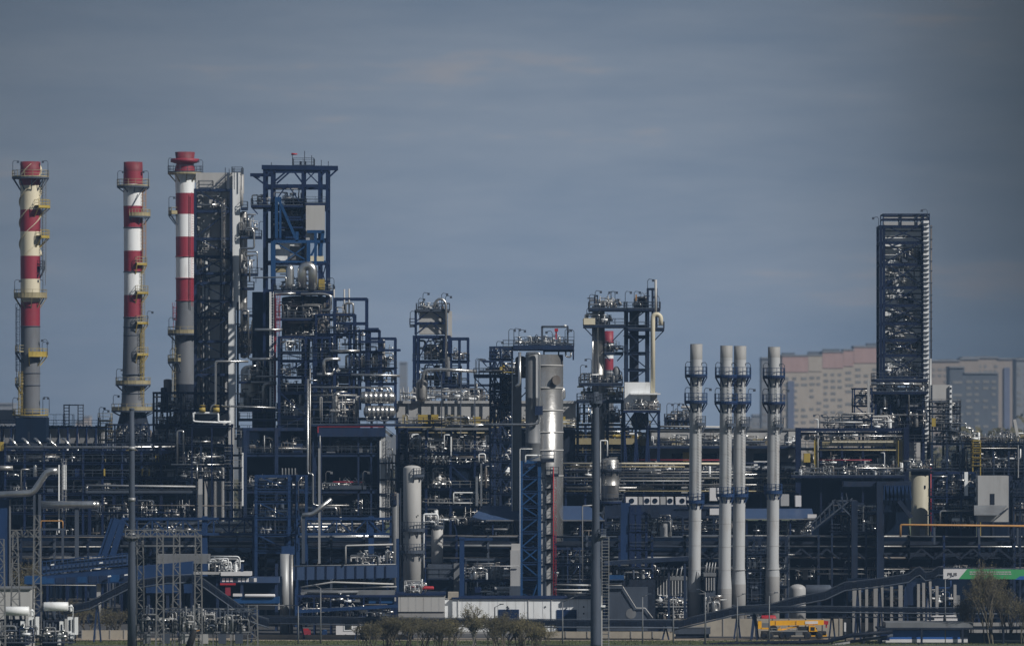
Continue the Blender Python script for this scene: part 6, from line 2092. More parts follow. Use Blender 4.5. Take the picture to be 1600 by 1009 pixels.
conduit('covered conveyor rising behind the transformers towards the plain olive grey pole', 757, [(100, 948), (140, 940), (200, 909), (260, 900), (300, 898)], 9, (152, 285))
conduit('covered conveyor falling from the grey roofed gantry towards the yard wall', 756, [(300, 898), (318, 905), (395, 960), (420, 968)], 10, (398,))
conduit('level covered conveyor running before the white hall', 766, [(400, 962), (560, 965), (700, 966), (860, 968), (1060, 969)], 9, (470, 560, 640, 800, 847, 1040))
conduit('covered conveyor rising from the first white stack to the banner', 770, [(1050, 972), (1100, 960), (1150, 948), (1200, 945), (1240, 934), (1290, 924), (1320, 910), (1370, 905), (1420, 897), (1430, 889), (1437, 886), (1446, 895), (1456, 893), (1466, 886), (1474, 886)], 10, (1152, 1180, 1340, 1375, 1415, 1450))
t = conduit('lower level covered conveyor continuing past the yellow crane truck', 764, [(1150, 948.5), (1280, 947.5), (1420, 949.5), (1640, 951)], 6, (1178, 1300, 1340, 1440, 1476))
for k in range(11):
    x = 1300 + k * 13
    t.add('truss_web', MB().bar(t.p(x, 955.5, -1), t.p(x + 6.5, 963, -1), 0.1).bar(t.p(x + 6.5, 963, -1), t.p(x + 13, 955.5, -1), 0.1), 'soot')
t.bar('truss_chord', 'soot', (1296, 963.5, -1), (1640, 965, -1), 0.2)

# grey concrete posts under the banner conveyor
t = T('post_row_shed', 'row of pale concrete posts with dark bays below the dipping conveyor', 'shed', 778, 1400)
for i, x in enumerate((1332, 1341, 1352, 1365, 1376, 1391, 1404, 1433, 1441, 1449, 1462, 1490)):
    t.box('post', 'grey_concrete', x, x + (4.5 if i % 3 else 6.5), 908 + (i * 7) % 9, None, 0, 0.7)
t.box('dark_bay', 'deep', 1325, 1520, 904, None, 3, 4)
t.gear(1330, 1500, 915, 945, 0.8, 2.5, 24, 580, 'rkvtb', ('galv', 'dull_silver', 'slate', 'blue'), 0.7)
t.box('blue_door', 'navy', 1414, 1432, 908, 945, 0.4, 0.3)

# ================================================================== blue inclined gallery on the west side
t = T('inclined_gallery', 'big blue inclined conveyor gallery with a railed walkway on the plain pole side', 'conveyor', 775, 160)
mb = MB()
v = [t.p(42, 902), t.p(200, 886), t.p(300, 877), t.p(300, 905), t.p(200, 910), t.p(42, 913)]
n = len(v)
mb.v += v + [(x, y + 4, z) for x, y, z in v]
mb.face(list(range(n))[::-1])
mb.face([n + i for i in range(n)])
for i in range(n):
    mb.face([i, (i + 1) % n, n + (i + 1) % n, n + i])
t.add('gallery', mb, 'blue')
t.box('gallery_head', 'bright_blue', 38, 72, 900, 912, -0.2, 4)
mb = MB()
for i in range(21):
    x = 66 + i * 6.6
    y = 895 - i * 0.75
    a, b = t.p(x, y, -0.25), t.p(x, y - 19 + 0.1 * i, -0.25)
    mb.bar(a, b, 0.1)
for k in (0, 9.5, 18.5):
    mb.bar(t.p(64, 895.5 - k, -0.25), t.p(205, 880 - k + 1.5, -0.25), 0.14)
t.add('walkway_railing', mb, 'blue')
t.add('walkway_panel', MB().bar(t.p(64, 890, 0.3), t.p(205, 873, 0.3), 0.1, 1.6), 'roof_blue')
t.pipe([(64, 913.5, -0.4), (150, 914, -0.4)], 0.6, 'pale')
for k in range(8):
    t.box('side_panel', 'navy' if k % 3 else 'bright_blue', 70 + 17 * k, 84 + 17 * k, 903 - k * 0.9, 911 - k * 0.4, -0.06, 0.1)
for a, b, w in (((183, 810), (163, 868), 0.9), ((176, 810), (156, 868), 0.55), ((192, 812), (176, 868), 0.9)):
    t.bar('strut', 'blue', (*a, 1), (*b, 1), w)
for x in (154, 60, 280):
    t.box('trestle_leg', 'clad' if x == 154 else 'navy', x - 3, x + 3, 908, None, 1, 1.2)
for q in ((82, 882), (158, 879), (171, 900), (197, 898)):
    X_, Y_, Z_ = t.p(*q, -0.6)
    t.add('flood_lamp', MB().bar((X_ - 0.25, Y_, Z_), (X_ + 0.25, Y_, Z_ + 0.08), 0.2), 'white')

t = T('blue_gallery_house', 'teal blue low gallery with window ribs behind the shiny metal stack', 'conveyor', 794, 530)
mb = MB()
v = [t.p(458, 884), t.p(620, 882), t.p(620, 902), t.p(458, 906)]
mb.v += v + [(x, y + 4, z) for x, y, z in v]
for q in ((3, 2, 1, 0), (4, 5, 6, 7), (0, 1, 5, 4), (1, 2, 6, 5), (2, 3, 7, 6), (3, 0, 4, 7)):
    mb.face(list(q))
t.add('gallery', mb, 'roof_blue')
for i in range(10):
    t.box('rib', 'navy', 462 + 15.5 * i, 464 + 15.5 * i, 884, 904, -0.12, 0.1)
t.pipe([(458, 884, 0), (618, 881, 0)], 0.8, 'galv')
for x in (470, 540, 606):
    t.bar('leg', 'navy', (x, 905, 1), (x, 985, 1), 0.4)
t.pipe([(540, 880, -0.4), (540, 852, -0.4), (614, 850, -0.4)], 1.3, 'pale', n=8)
t.gear(548, 614, 858, 882, 0, 2, 14, 581, 'rkvr', ('galv', 'silver', 'pale', 'slate'), 0.7)

t = T('pipe_skid', 'low deck of pale tangled pipes before the teal blue gallery', 'pipework', 782, 545)
t.pipe([(470, 917, 0), (520, 909, 0), (615, 912, 0)], 1.4, 'pale', n=8)
t.pipe([(470, 921, 0.6), (620, 916, 0.6)], 1.0, 'galv', n=8)
t.pipe([(480, 926, 0.2), (560, 924, 0.2)], 2.0, 'steel', n=8)
t.box('slab_roof', 'steel', 470, 616, 923, 929, 0.5, 5)
t.box('blue_tank', 'bright_blue', 576, 616, 930, 942, 0.3, 2)
t.gear(470, 575, 926, 940, 0, 3, 18, 582, 'rkhb', ('galv', 'umber', 'steel', 'slate', 'blue'), 0.8)
t.box('dark_shed', 'navy', 465, 620, 940, 968, 1, 4)
t.bar('roof_edge', 'blue', (462, 955, -0.6), (622, 946, -0.6), 0.5)
t.gear(468, 618, 943, 962, -0.4, 0.8, 20, 583, 'rkb', ('galv', 'umber', 'slate', 'white'), 0.7)
t.frame(465, 620, 929, None, 5, (968,), nx=6, m='navy', cw=0.3, rail=None)
t.drum('red_hose_reel', 'bright_red', 640, 678, 918, 2.8, 1)
t.gear(632, 666, 905, 926, 0, 3, 14, 584, 'rkrt', ('galv', 'silver', 'white'), 0.7)

# grey roofed gantry and red-blue loading bay west of the metal stack
t = T('loading_gantry', 'grey flat roofed loading gantry with white pipes above a red and blue bay', 'gantry', 785, 330)
t.box('roof_slab', 'steel', 245, 326, 866, 880, 0, 5)
t.box('roof_edge', 'clad', 244, 392, 893, 897, -0.4, 4)
t.box('canopy_band', 'sign_white', 345, 392, 893, 899, -0.6, 4)
t.box('glass_band', 'roof_blue', 344, 436, 901, 910, 0, 3)
for k in range(9):
    t.box('window_pane', 'sign_white' if k % 4 < 3 else 'slate', 347 + 6.2 * k, 351.5 + 6.2 * k, 902.5, 908.5, -0.06, 0.1)
t.box('red_beam', 'bright_red', 344, 368, 910.5, 913.5, -0.5, 0.5)
t.box('red_panel', 'red', 352, 360, 916, 930, -0.2, 0.3)
t.box('red_panel', 'red', 228, 244, 886, 898, 0.2, 0.4)
t.box('blue_panel', 'blue', 228, 300, 912, 926, 0, 3)
t.box('blue_panel', 'bright_blue', 365, 436, 932, 942, 0, 3)
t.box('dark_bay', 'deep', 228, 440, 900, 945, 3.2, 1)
t.box('white_tank', 'sign_white', 364, 378, 927, 931, -0.3, 1)
t.drum('white_tank', 'sign_white', 382, 430, 930, 2.6, -0.2)
t.pipe([(330, 872, -0.4), (356, 872, -0.4), (358, 888, -0.4)], 1.0, 'white', n=8)
t.pipe([(330, 868.5, 0), (372, 869, 0), (375, 873, 0), (375, 888, 0)], 1.0, 'white', n=8)
t.gear(326, 372, 872, 893, 0, 3, 18, 585, 'rkvr', ('white', 'galv', 'silver'), 0.7)
for x in (232, 262, 300, 340, 378, 432):
    t.bar('post', 'navy', (x, 880, 0.5), (x, 985, 0.5), 0.45)
t.box('low_wall', 'grey_concrete', 380, 436, 938, 952, 1, 4)
t.pipe([(376, 945, -0.6), (520, 945.5, -0.6)], 0.7, 'galv')

# ================================================================== green and white banner
t = T('banner_sign', 'long green and white banner fixed along the conveyor above a bare shrub', 'sign', 769, 1540)


def plate(name, m, q, dy):
    mb = MB()
    v = [t.p(*a, dy) for a in q]
    k = len(v)
    mb.v += v + [(x, y + 0.06, z) for x, y, z in v]
    mb.face(list(range(k))[::-1])
    mb.face([k + i for i in range(k)])
    for i in range(k):
        mb.face([i, (i + 1) % k, k + (i + 1) % k, k + i])
    return t.add(name, mb, m)


plate('white_field', 'sign_white', ((1474, 888.5), (1511, 888.5), (1498, 904), (1474, 904)), -1.62)
plate('green_field', 'green_sign', ((1511, 888.5), (1640, 889.5), (1640, 904.5), (1498, 904)), -1.6)
plate('blue_wedge', 'sign_blue', ((1594, 899.5), (1640, 899.7), (1640, 905), (1586, 905)), -1.67)
t.bar('hanger', 'slate', (1474, 887, -1.4), (1640, 888, -1.4), 0.2)


def lettering(txt, px, py, size, m, dy, thick=0.0, sx=1.0):
    cu = bpy.data.curves.new('lettering', 'FONT')
    cu.body = txt
    cu.size = size
    cu.extrude = 0.01
    cu.offset = thick
    cu.materials.append(M[m])
    tmp = bpy.data.objects.new('lettering', cu)
    COL.objects.link(tmp)
    bpy.context.view_layer.update()
    me = bpy.data.meshes.new_from_object(tmp.evaluated_get(bpy.context.evaluated_depsgraph_get()))
    bpy.data.objects.remove(tmp)
    o = bpy.data.objects.new('lettering', me)
    COL.objects.link(o)
    x, y, z = t.p(px, py, dy)
    o.location = (x - t.loc[0], y - t.loc[1], z - t.loc[2])
    o.rotation_euler = (math.pi / 2, 0, 0)
    o.scale = (sx, 1, 1)
    o.parent = t.o
    return o


lettering('FIUS', 1480, 899, 0.62, 'sign_ink', -1.64, 0.02, 1.25)
mb = MB()
RB = random.Random(2)
for py in (893, 896.3):          # two lines too small to read
    x = 1515
    while x < 1580:
        w = RB.uniform(1.2, 4.5)
        q = t.p(x, py, -1.63)
        mb.box(q[0], q[0] + t.m(w), q[1], q[1] + 0.03, q[2] - 0.08, q[2] + 0.08)
        x += w + 0.7
t.add('small_lettering', mb, 'pale')

# ================================================================== crane truck
t = T('crane_truck', 'yellow mobile crane truck with its boom lowered flat over the cab', 'crane', 769, 1240)
zg = 0.0
t.box('chassis', 'rubber', 1190, 1291, 986, 992, 0, 2.4)
t.box('deck_plate', 'galv', 1202, 1262, 984.5, 986, 0.1, 2.2)
for x in (1194, 1203, 1222, 1231, 1262, 1280):
    for dy in (-0.05, 2.1):
        X_, Y_, Z_ = t.p(x, 993.5, dy)
        o = t.add('wheel', MB().lathe((X_, Y_, 0.55), [(0.3, 0), (0.52, 0.0), (0.55, 0.08), (0.55, 0.32), (0.52, 0.4), (0.3, 0.4)], 20, 'y'), 'rubber')
        t.add('rim', MB().lathe((X_, Y_ - 0.01, 0.55), [(0.28, 0), (0.1, 0.05)], 14, 'y'), 'soot', o)
mb = MB()
v = [t.p(*a) for a in ((1264, 977.5), (1273, 977.5), (1277, 985), (1279, 988), (1279, 993.5), (1264, 993.5))]
k = len(v)
mb.v += v + [(x, y + 2.3, z) for x, y, z in v]
mb.face(list(range(k))[::-1])
mb.face([k + i for i in range(k)])
for i in range(k):
    mb.face([i, (i + 1) % k, k + (i + 1) % k, k + i])
o = t.add('cab', mb, 'crane_yellow')
t.box('window', 'glass', 1266.5, 1273, 979, 984.5, -0.03, 0.1, parent=o)
t.box('windscreen', 'glass', 1274, 1276.5, 980.5, 984.5, 0.1, 2.1, parent=o)
t.box('engine_bay', 'rubber', 1246, 1264, 979, 991, 0.2, 2)
t.box('fender', 'crane_yellow', 1279, 1292, 990, 993.5, 0, 2.3)
o = t.box('counterweight', 'crane_yellow', 1184.5, 1190, 970, 982, 0.1, 2.2)
t.box('operator_cab', 'steel', 1190, 1203, 973, 980, 0.2, 1.0)
t.box('turntable_house', 'crane_yellow', 1189, 1203, 980, 982.5, 0.1, 2.2)
mb = MB()
mb.bar(t.p(1203, 972.8, 1.2), t.p(1287, 971.8, 1.2), 0.7, 0.72)
o = t.add('boom', mb, 'crane_yellow')
mb = MB().bar(t.p(1258, 972.2, 0.82), t.p(1278, 971.8, 0.82), 0.06, 0.42)
t.add('boom_lettering_field', mb, 'sign_white', o)
mb = MB().bar(t.p(1287, 971.8, 1.2), t.p(1294, 972.6, 1.2), 0.5, 0.55)
t.add('boom_head', mb, 'bright_red', o)
X_, Y_, Z_ = t.p(1209, 982.5, 0.3)
t.add('winch_drum', MB().lathe((X_, Y_, Z_), [(0.6, 0), (0.6, 1.6)], 20, 'y'), 'rubber')
mb = MB()
v = [t.p(*a, 0.4) for a in ((1213, 988.5), (1215, 982), (1219, 979), (1223, 984), (1223, 988.5))]
k = len(v)
mb.v += v + [(x, y + 1.6, z) for x, y, z in v]
mb.face(list(range(k))[::-1])
mb.face([k + i for i in range(k)])
for i in range(k):
    mb.face([i, (i + 1) % k, k + (i + 1) % k, k + i])
t.add('slew_bracket', mb, 'crane_yellow')
mb = MB().bar(t.p(1218, 983.5, 1.2), t.p(1248, 977.5, 1.2), 0.26)
t.add('lift_ram', mb, 'crane_yellow')
for x in (1198, 1258):
    t.box('outrigger', 'rubber', x, x + 3, 990, 997, -0.2, 2.8)
t.bar('hook_block', 'bright_red', (1291, 974, 1.2), (1291, 980, 1.2), 0.2)
t.bar('handrail', 'galv', (1204, 981, 0.1), (1246, 981, 0.1), 0.06)
for x in range(1206, 1247, 8):
    t.bar('stanchion', 'galv', (x, 981, 0.1), (x, 985, 0.1), 0.06)
t.box('tool_box', 'soot', 1224, 1240, 986.5, 991, -0.1, 0.5)
t.box('fuel_tank', 'steel', 1243, 1254, 987, 992, -0.12, 0.5)
for x in (1212, 1244):
    t.bar('boom_rib', 'ochre', (x, 969.5, 0.82), (x, 975.5, 0.82), 0.07)

# ================================================================== red tanks, yard walls, fence
t = T('red_hood_machine', 'rounded red hooded machine behind the yard wall by the twin stacks', 'machine', 785, 1129)
t.drum('hood', 'bright_red', 1122, 1136, 977, 4.8, 0.3, n=18)
t.box('plinth', 'grey_concrete', 1121, 1137, 979, None, -0.2, 1.6)
t.drum('pale_hood', 'steel', 1110, 1122, 977.5, 3.8, 0.5, n=18)
t = T('red_hood_machine', 'rounded red hooded machine behind the tail of the yellow crane truck', 'machine', 784, 1204)
t.drum('hood', 'bright_red', 1188, 1213, 966, 5.4, 0.3, n=18)
t.box('plinth', 'grey_concrete', 1186, 1214, 969, None, -0.2, 1.8)
t = T('grey_skip', 'long grey steel skip in front of the first white stack', 'skip', 774, 1082)
t.box('body', 'slate', 1054, 1110, 980, 990, 0, 2)
t.box('rim', 'steel', 1053.5, 1110.5, 979, 980.4, -0.06, 2.1)
t.box('runner', 'soot', 1056, 1108, 990, None, 0.2, 1.6)
t.box('sloped_end', 'steel', 1037, 1053.5, 979, 987, 0.2, 1.6)
t = T('red_barrel_stack', 'small red lidded cabinet standing by the pale yard wall', 'cabinet', 772, 478)
t.box('body', 'red', 472, 485, 984, 993, 0, 1.2)
t.box('lid', 'bright_red', 474, 482, 981.5, 984, 0.1, 0.9)
t.box('skid', 'soot', 472, 485, 993, None, 0.1, 1)
t = T('blue_bin', 'small blue bin beside the red lidded cabinet at the yard wall', 'bin', 771, 507)
t.box('body', 'blue', 503, 511, 985, 993, 0, 0.9)
t.vessel('lid', 'bright_blue', 507, 3.8, 983, 985.4, 0.4, n=14, dish=0.3)
t.box('base', 'soot', 503.5, 510.5, 993, None, 0.1, 0.7)


def yard_wall(label, x0, x1, py0, d, m='concrete', step=22):
    t = T('concrete_fence', label, 'fence', d, (x0 + x1) / 2, group='concrete fence lengths along the verge')
    x = x0
    while x < x1:
        b = min(x + step, x1)
        t.box('panel', m, x + 0.6, b - 0.6, py0, None, 0, 0.12)
        t.box('post', 'grey_concrete', x - 0.7, x + 0.6, py0 - 0.6, None, -0.1, 0.3)
        x = b
    return t


yard_wall('pale concrete fence length beside the plain pole and transformers', 128, 215, 984, 768)
yard_wall('concrete fence length behind the shrubs and the level conveyor', 360, 640, 991, 767, 'grey_concrete', 30)
yard_wall('low tan concrete fence length by the grey mast', 850, 1052, 986, 769, 'concrete', 34)
yard_wall('tall tan concrete fence length behind the crane truck', 1052, 1330, 966, 779, 'concrete', 26)
yard_wall('dim concrete fence length below the bare shrub at the banner', 1330, 1640, 972, 779, 'grey_concrete', 26)

# street lamps along the verge
for px, top, hook, lab in ((1004, 932, 1, 'thin street lamp pole in front of the dark slate building'),
                           (1052, 932, 1, 'thin street lamp pole before the grey ribbed filter house'),
                           (1102, 925, -1, 'thin street lamp pole between the first and twin white stacks'),
                           (1152, 932, 1, 'thin street lamp pole overlapping the twin white stacks'),
                           (1202, 930, 1, 'thin street lamp pole over the crane truck tail'),
                           (879, 940, 1, 'thin street lamp pole with a long arm before a blue roller door'),
                           (773, 948, 1, 'thin street lamp pole with an arm before the first blue roller door'),
                           (466, 946, 1, 'thin street lamp pole before the red lidded cabinet'),
                           (501, 918, -1, 'taller thin pole beside the small blue bin'),
                           (1477, 905, 1, 'thin pole rising below the white end of the banner')):
    t = T('street_lamp', lab, 'street lamp', 752, px, group='street lamps along the verge')
    X_, Y_ = t.loc[0], t.d
    z1 = t.z(top)
    ln = 2.0 if 'long arm' in lab else 1.0
    t.add('pole', MB().tube([(X_, Y_, 0), (X_, Y_, z1)], [0.13, 0.07], 8), 'steel')
    t.add('arm', MB().tube([(X_, Y_, z1 - 0.02), (X_ + hook * ln, Y_, z1 + 0.45 * ln)], 0.045, 6), 'steel')
    t.add('lamp_head', MB().box(X_ + hook * ln - 0.3, X_ + hook * ln + 0.3, Y_ - 0.12, Y_ + 0.12, z1 + 0.45 * ln - 0.06, z1 + 0.45 * ln + 0.06), 'slate')

# dark railed pipe trestles low in the frame on the east side
t = T('low_pipe_trestle', 'low dark pipe trestle crossing before the yellow crane truck', 'pipe rack', 750, 1240)
mb = MB()
mb.tube([t.p(1060, 1012), t.p(1120, 1006), t.p(1290, 1002), t.p(1330, 992), t.p(1395, 986)], 0.3, 10)
t.add('pipe', mb, 'conveyor_dark')
t.add('pipe', MB().tube([t.p(1060, 1016, 1), t.p(1120, 1011, 1), t.p(1290, 1008, 1), t.p(1395, 992, 1)], 0.24, 10), 'slate')
t.bar('gutter', 'clad', (1301, 1007, -0.4), (1328, 1003, -0.4), 0.3)
for x in (1100, 1150, 1200, 1250, 1300, 1350):
    t.bar('post', 'soot', (x, 1002 - (x - 1100) * 0.03, 0.5), (x, 1018, 0.5), 0.25)
t.box('white_plate', 'sign_white', 1319, 1322, 972, 986, 0, 0.3)
t.bar('plate_post', 'slate', (1321, 986, 0.4), (1321, 1012, 0.4), 0.15)

t = T('bus_shelter_block', 'long low block with a deep blue band under a grey flat roof', 'building', 752, 1450)
t.box('wall', 'slate', 1376, 1512, 984, None, 0, 6)
t.box('blue_band', 'sign_blue', 1377.5, 1500, 984, 998, -0.08, 0.2)
t.box('white_band', 'sign_white', 1377, 1512, 998, 1003, -0.1, 0.2)
t.box('flat_roof', 'steel', 1384, 1520, 972, 980, -0.6, 7)
t.box('roof_edge', 'soot', 1372, 1640, 980, 983, -0.9, 6)
t.box('blue_door', 'navy', 1376, 1390, 990, 1000, -1.2, 0.3)
for x in (1377, 1440, 1504, 1568):
    t.bar('post', 'soot', (x, 981, -0.8), (x, 1020, -0.8), 0.3)
t.box('wall', 'slate', 1512, 1640, 990, None, 1, 5)
t.bar('string_course', 'galv', (1550, 1000, 0.9), (1640, 1001, 0.9), 0.2)
t = T('parked_van', 'white van parked beyond the flat grey roof by the bare shrub', 'van', 776, 1460)
mb = MB()
v = [t.p(*a) for a in ((1443, 974), (1447, 968), (1458, 962), (1492, 961), (1496, 964), (1496, 974))]
k = len(v)
mb.v += v + [(x, y + 2, z) for x, y, z in v]
mb.face(list(range(k))[::-1])
mb.face([k + i for i in range(k)])
for i in range(k):
    mb.face([i, (i + 1) % k, k + (i + 1) % k, k + i])
t.add('body', mb, 'sign_white')
t.box('window', 'glass', 1449, 1460, 964.5, 968, -0.03, 0.1)
for x in (1452, 1487):
    X_, Y_, Z_ = t.p(x, 975, 0)
    t.add('wheel', MB().lathe((X_, Y_, Z_), [(0.2, 0), (0.36, 0), (0.36, 0.25)], 14, 'y'), 'rubber')
t.box('loading_bank', 'concrete', 1440, 1500, 978, None, -0.3, 2.6)

# ================================================================== the substation
def lattice_mast(label, px, top, d, w0, w1, group='lattice masts of the substation', beam=None):
    t = T('lattice_mast', label, 'lattice mast', d, px, group=group)
    X0, z1 = t.loc[0], t.z(top)
    for sx in (-1, 1):
        for sy in (-1, 1):
            t.add('leg', MB().bar((X0 + sx * w0 / 2, d + sy * w0 / 2, 0), (X0 + sx * w1 / 2, d + sy * w1 / 2, z1), 0.12), 'lattice_grey')
    mb = MB()
    n = max(6, int(z1 / 1.1))
    for i in range(n):
        a, b = i / n, (i + 1) / n
        wa, wb_ = w0 + (w1 - w0) * a, w0 + (w1 - w0) * b
        s = 1 if i % 2 else -1
        for sy in (-1, 1):
            mb.bar((X0 - s * wa / 2, d + sy * wa / 2, z1 * a), (X0 + s * wb_ / 2, d + sy * wb_ / 2, z1 * b), 0.065)
            mb.bar((X0 - wb_ / 2, d + sy * wb_ / 2, z1 * b), (X0 + wb_ / 2, d + sy * wb_ / 2, z1 * b), 0.05)
        for sx in (-1, 1):
            mb.bar((X0 + sx * wa / 2, d - s * wa / 2, z1 * a), (X0 + sx * wb_ / 2, d + s * wb_ / 2, z1 * b), 0.065)
    t.add('lacing', mb, 'lattice_grey')
    return t


lattice_mast('lattice mast nearest the thick silver main pipe, at the frame edge by the white conservator', 2, 842, 690, 1.2, 0.7)
lattice_mast('lattice mast widening at its foot beside the pale substation wall', 24, 830, 705, 1.6, 0.6)
lattice_mast('lattice mast standing between the two white transformer conservators', 58, 805, 700, 1.4, 0.75)
lattice_mast('pale lattice mast just beyond the plain olive grey pole', 219, 835, 705, 1.1, 0.8)
lattice_mast('lattice mast under the near corner of the lattice crossbeam', 250, 835, 702, 1.1, 0.8)
lattice_mast('lattice mast with dark insulators beneath the middle of the lattice crossbeam', 276, 835, 712, 1.2, 0.8)
lattice_mast('lattice mast at the grey roof slab end of the lattice crossbeam', 310, 835, 702, 1.1, 0.8)
lattice_mast('short dark lattice mast where the falling conveyor meets the level one', 395, 945, 715, 1.5, 1.2)


def beam(label, x0, x1, py, d, hh=0.9, m='lattice_grey'):
    t = T('lattice_beam', label, 'lattice beam', d, (x0 + x1) / 2, z=0, group='lattice crossbeams of the substation')
    xa, xb, z = t.x(x0), t.x(x1), t.z(py)
    for sy in (-0.4, 0.4):
        for sz in (0, hh):
            t.add('chord', MB().bar((xa, d + sy, z + sz), (xb, d + sy, z + sz), 0.1), m)
    mb = MB()
    n = max(4, int((xb - xa) / 0.8))
    for i in range(n):
        a, b = xa + (xb - xa) * i / n, xa + (xb - xa) * (i + 1) / n
        for sy in (-0.4, 0.4):
            mb.bar((a, d + sy, z + (hh if i % 2 else 0)), (b, d + sy, z + (0 if i % 2 else hh)), 0.06)
            mb.bar((a, d + sy, z), (a, d + sy, z + hh), 0.06)
    t.add('lacing', mb, m)
    return t


beam('lattice crossbeam carried on the four masts past the plain pole', 196, 314, 838, 704)
beam('lattice crossbeam at the silver main pipe end of the substation', 16, 62, 838, 702)
beam('lower dim lattice crossbeam over the dark insulator bays', 258, 402, 955, 708, 0.45, 'slate')


def transformer(label, x0, yc, d, seed):
    R = random.Random(seed)
    t = T('transformer', label, 'transformer', d, x0, group='white transformers of the substation')
    t.drum('conservator', 'white', x0 - 20, x0 + 19, yc, 7, -0.4, n=24, dish=0.12)
    t.vessel('breather', 'white', x0 + 23, 2.2, yc - 3, yc + 8, -0.2, n=10)
    for q in (-14, 12):
        t.bar('conservator_stay', 'slate', (x0 + q, yc + 7, -0.2), (x0 + q, 970, 0.4), 0.2)
    t.box('tank', 'navy_grey', x0 - 26, x0 + 10, 971, None, 0.2, 2.8)
    t.box('tank_lid', 'soot', x0 - 28, x0 + 31, 968, 971, 0, 3.2)
    for k, (a, b, p, q, m) in enumerate(((5, 12, 971, 994, 'white'), (13, 17, 967, 992, 'clad'), (17.5, 25, 964, 990, 'white'), (26, 28, 965, 989, 'steel'), (28.5, 33, 964, 991, 'white'))):
        o = t.box('cooler_cabinet', m, x0 + a, x0 + b, p + R.uniform(-1, 1), q, -0.6 - 0.13 * (k % 2), 1.2)
        if k in (0, 2):
            t.box('cooler_slot', 'soot', x0 + a + 2, x0 + b - 2.4, p + 4, q - 5, -0.65 - 0.13 * (k % 2), 0.08, parent=o)
    for i in range(6):
        t.box('radiator_fin', 'slate' if i % 3 else 'steel', x0 - 25 + i * 4.6, x0 - 22.6 + i * 4.6, 972 + R.uniform(-3, 3), 1000, -0.5, 0.7)
    for i in range(5):
        a = R.uniform(-22, 24)
        t.box('control_box', R.choice(('clad', 'white', 'slate', 'navy_faded', 'steel')), x0 + a, x0 + a + R.uniform(3, 9), R.uniform(984, 996), R.uniform(999, 1008), -0.9 - i * 0.05, 0.5)
    for i in range(3):
        t.add('bushing', MB().tube([t.p(x0 - 16 + i * 11, 968, 1.6), t.p(x0 - 18 + i * 11, 950, 1.6)], [0.2, 0.1], 8), 'soot')
    t.gear(x0 - 26, x0 + 30, 972, 1004, -1.0, -0.7, 7, seed, 'rk', ('steel', 'slate', 'clad', 'navy_faded'), 0.5)
    t.rail(x0 - 22, x0 + 30, 1004, -1.4, -1.1, 1.1, 'slate')
    t.pipe([(x0 + 19, yc, -0.4), (x0 + 26, yc, -0.4), (x0 + 26, 966, 0)], 0.8, 'white')
    return t


transformer('white conserved transformer nearest the frame edge beside the pale wall', 27, 954, 698, 31)
transformer('white conserved transformer between the lattice mast and the rising conveyor', 88, 947, 700, 32)
t = T('substation_wall', 'pale blank wall of a low control house behind the transformers', 'building', 722, 20)
t.box('wall', 'pale', -30, 48, 920, None, 0, 6)
t.box('roof', 'steel', -31, 49, 917.5, 920, -0.3, 6.6)

# breaker bays under the lattice beam
RS = random.Random(77)
bays = ((232, 'breaker bay with upright grey bushings behind the plain olive grey pole'),
        (262, 'breaker bay with slanting black insulators under the lattice crossbeam'),
        (292, 'breaker bay with hooped grey conductors under the lattice crossbeam'),
        (322, 'breaker bay with pale equipment posts below the falling conveyor'),
        (350, 'breaker bay with thin dark posts beside the falling conveyor'),
        (376, 'breaker bay next to the short dark lattice mast'))
for i, (px, lab) in enumerate(bays):
    t = T('breaker_bay', lab, 'switchgear', 704 + (i % 2) * 6, px, group='breaker bays of the substation')
    t.box('support_frame', 'steel', px - 13, px + 13, 986, 988.5, 0, 1.4)
    for x in (px - 12, px, px + 11):
        t.box('leg', 'steel', x - 0.8, x + 0.8, 988.5, None, 0.2, 0.2)
    for k in range(5):
        x = px - 11 + k * 5.4
        top = 948 + RS.uniform(-6, 10)
        lean = RS.uniform(-2, 4) if i not in (1, 5) else 6
        n = 9
        pts, rr = [], []
        for q in range(2 * n):
            u = q / (2 * n - 1)
            pts.append(t.p(x + lean * u, 986 - (986 - top) * u, 0.6))
            rr.append((0.18 if q % 2 else 0.11))
        t.add('insulator', MB().tube(pts, rr, 8), ('slate', 'rubber', 'steel', 'clad', 'slate', 'soot')[i])
    if i in (2, 3):
        for k in range(3):
            a = px - 10 + k * 8
            t.pipe([(a, 985, 0.2), (a, 957, 0.2), (a + 5, 957, 0.2), (a + 5, 985, 0.2)], 0.5, 'clad', 'conductor')
    t.box('cabinet', ('steel', 'slate', 'clad', 'clad', 'slate', 'slate')[i], px - 9, px + 3, 990, 1005, -0.4, 0.8)
    t.gear(px - 13, px + 13, 955, 986, -0.3, 1.2, 8, 700 + i, 'rr', ('steel', 'slate', 'lattice_grey', 'soot', 'clad'), 0.5)
    t.bar('bus_bar', 'galv', (px - 16, 950 + i % 3, 0.8), (px + 16, 950 + i % 3, 0.8), 0.09)
t = T('oil_bushing', 'thick black slanted cable end in front of the middle breaker bays', 'switchgear', 690, 298)
t.add('bushing', MB().tube([t.p(293, 1016), t.p(303, 987), t.p(305, 982)], [0.5, 0.42, 0.2], 12), 'rubber')
t.add('cap', MB().lathe(t.p(305, 983), [(0.3, 0), (0.3, 0.12), (0.1, 0.2)], 12), 'galv')
t.bar('bracket', 'ochre', (303, 986, 0), (312, 984, 0), 0.14)

# ================================================================== shrubs and trees, just coming into leaf


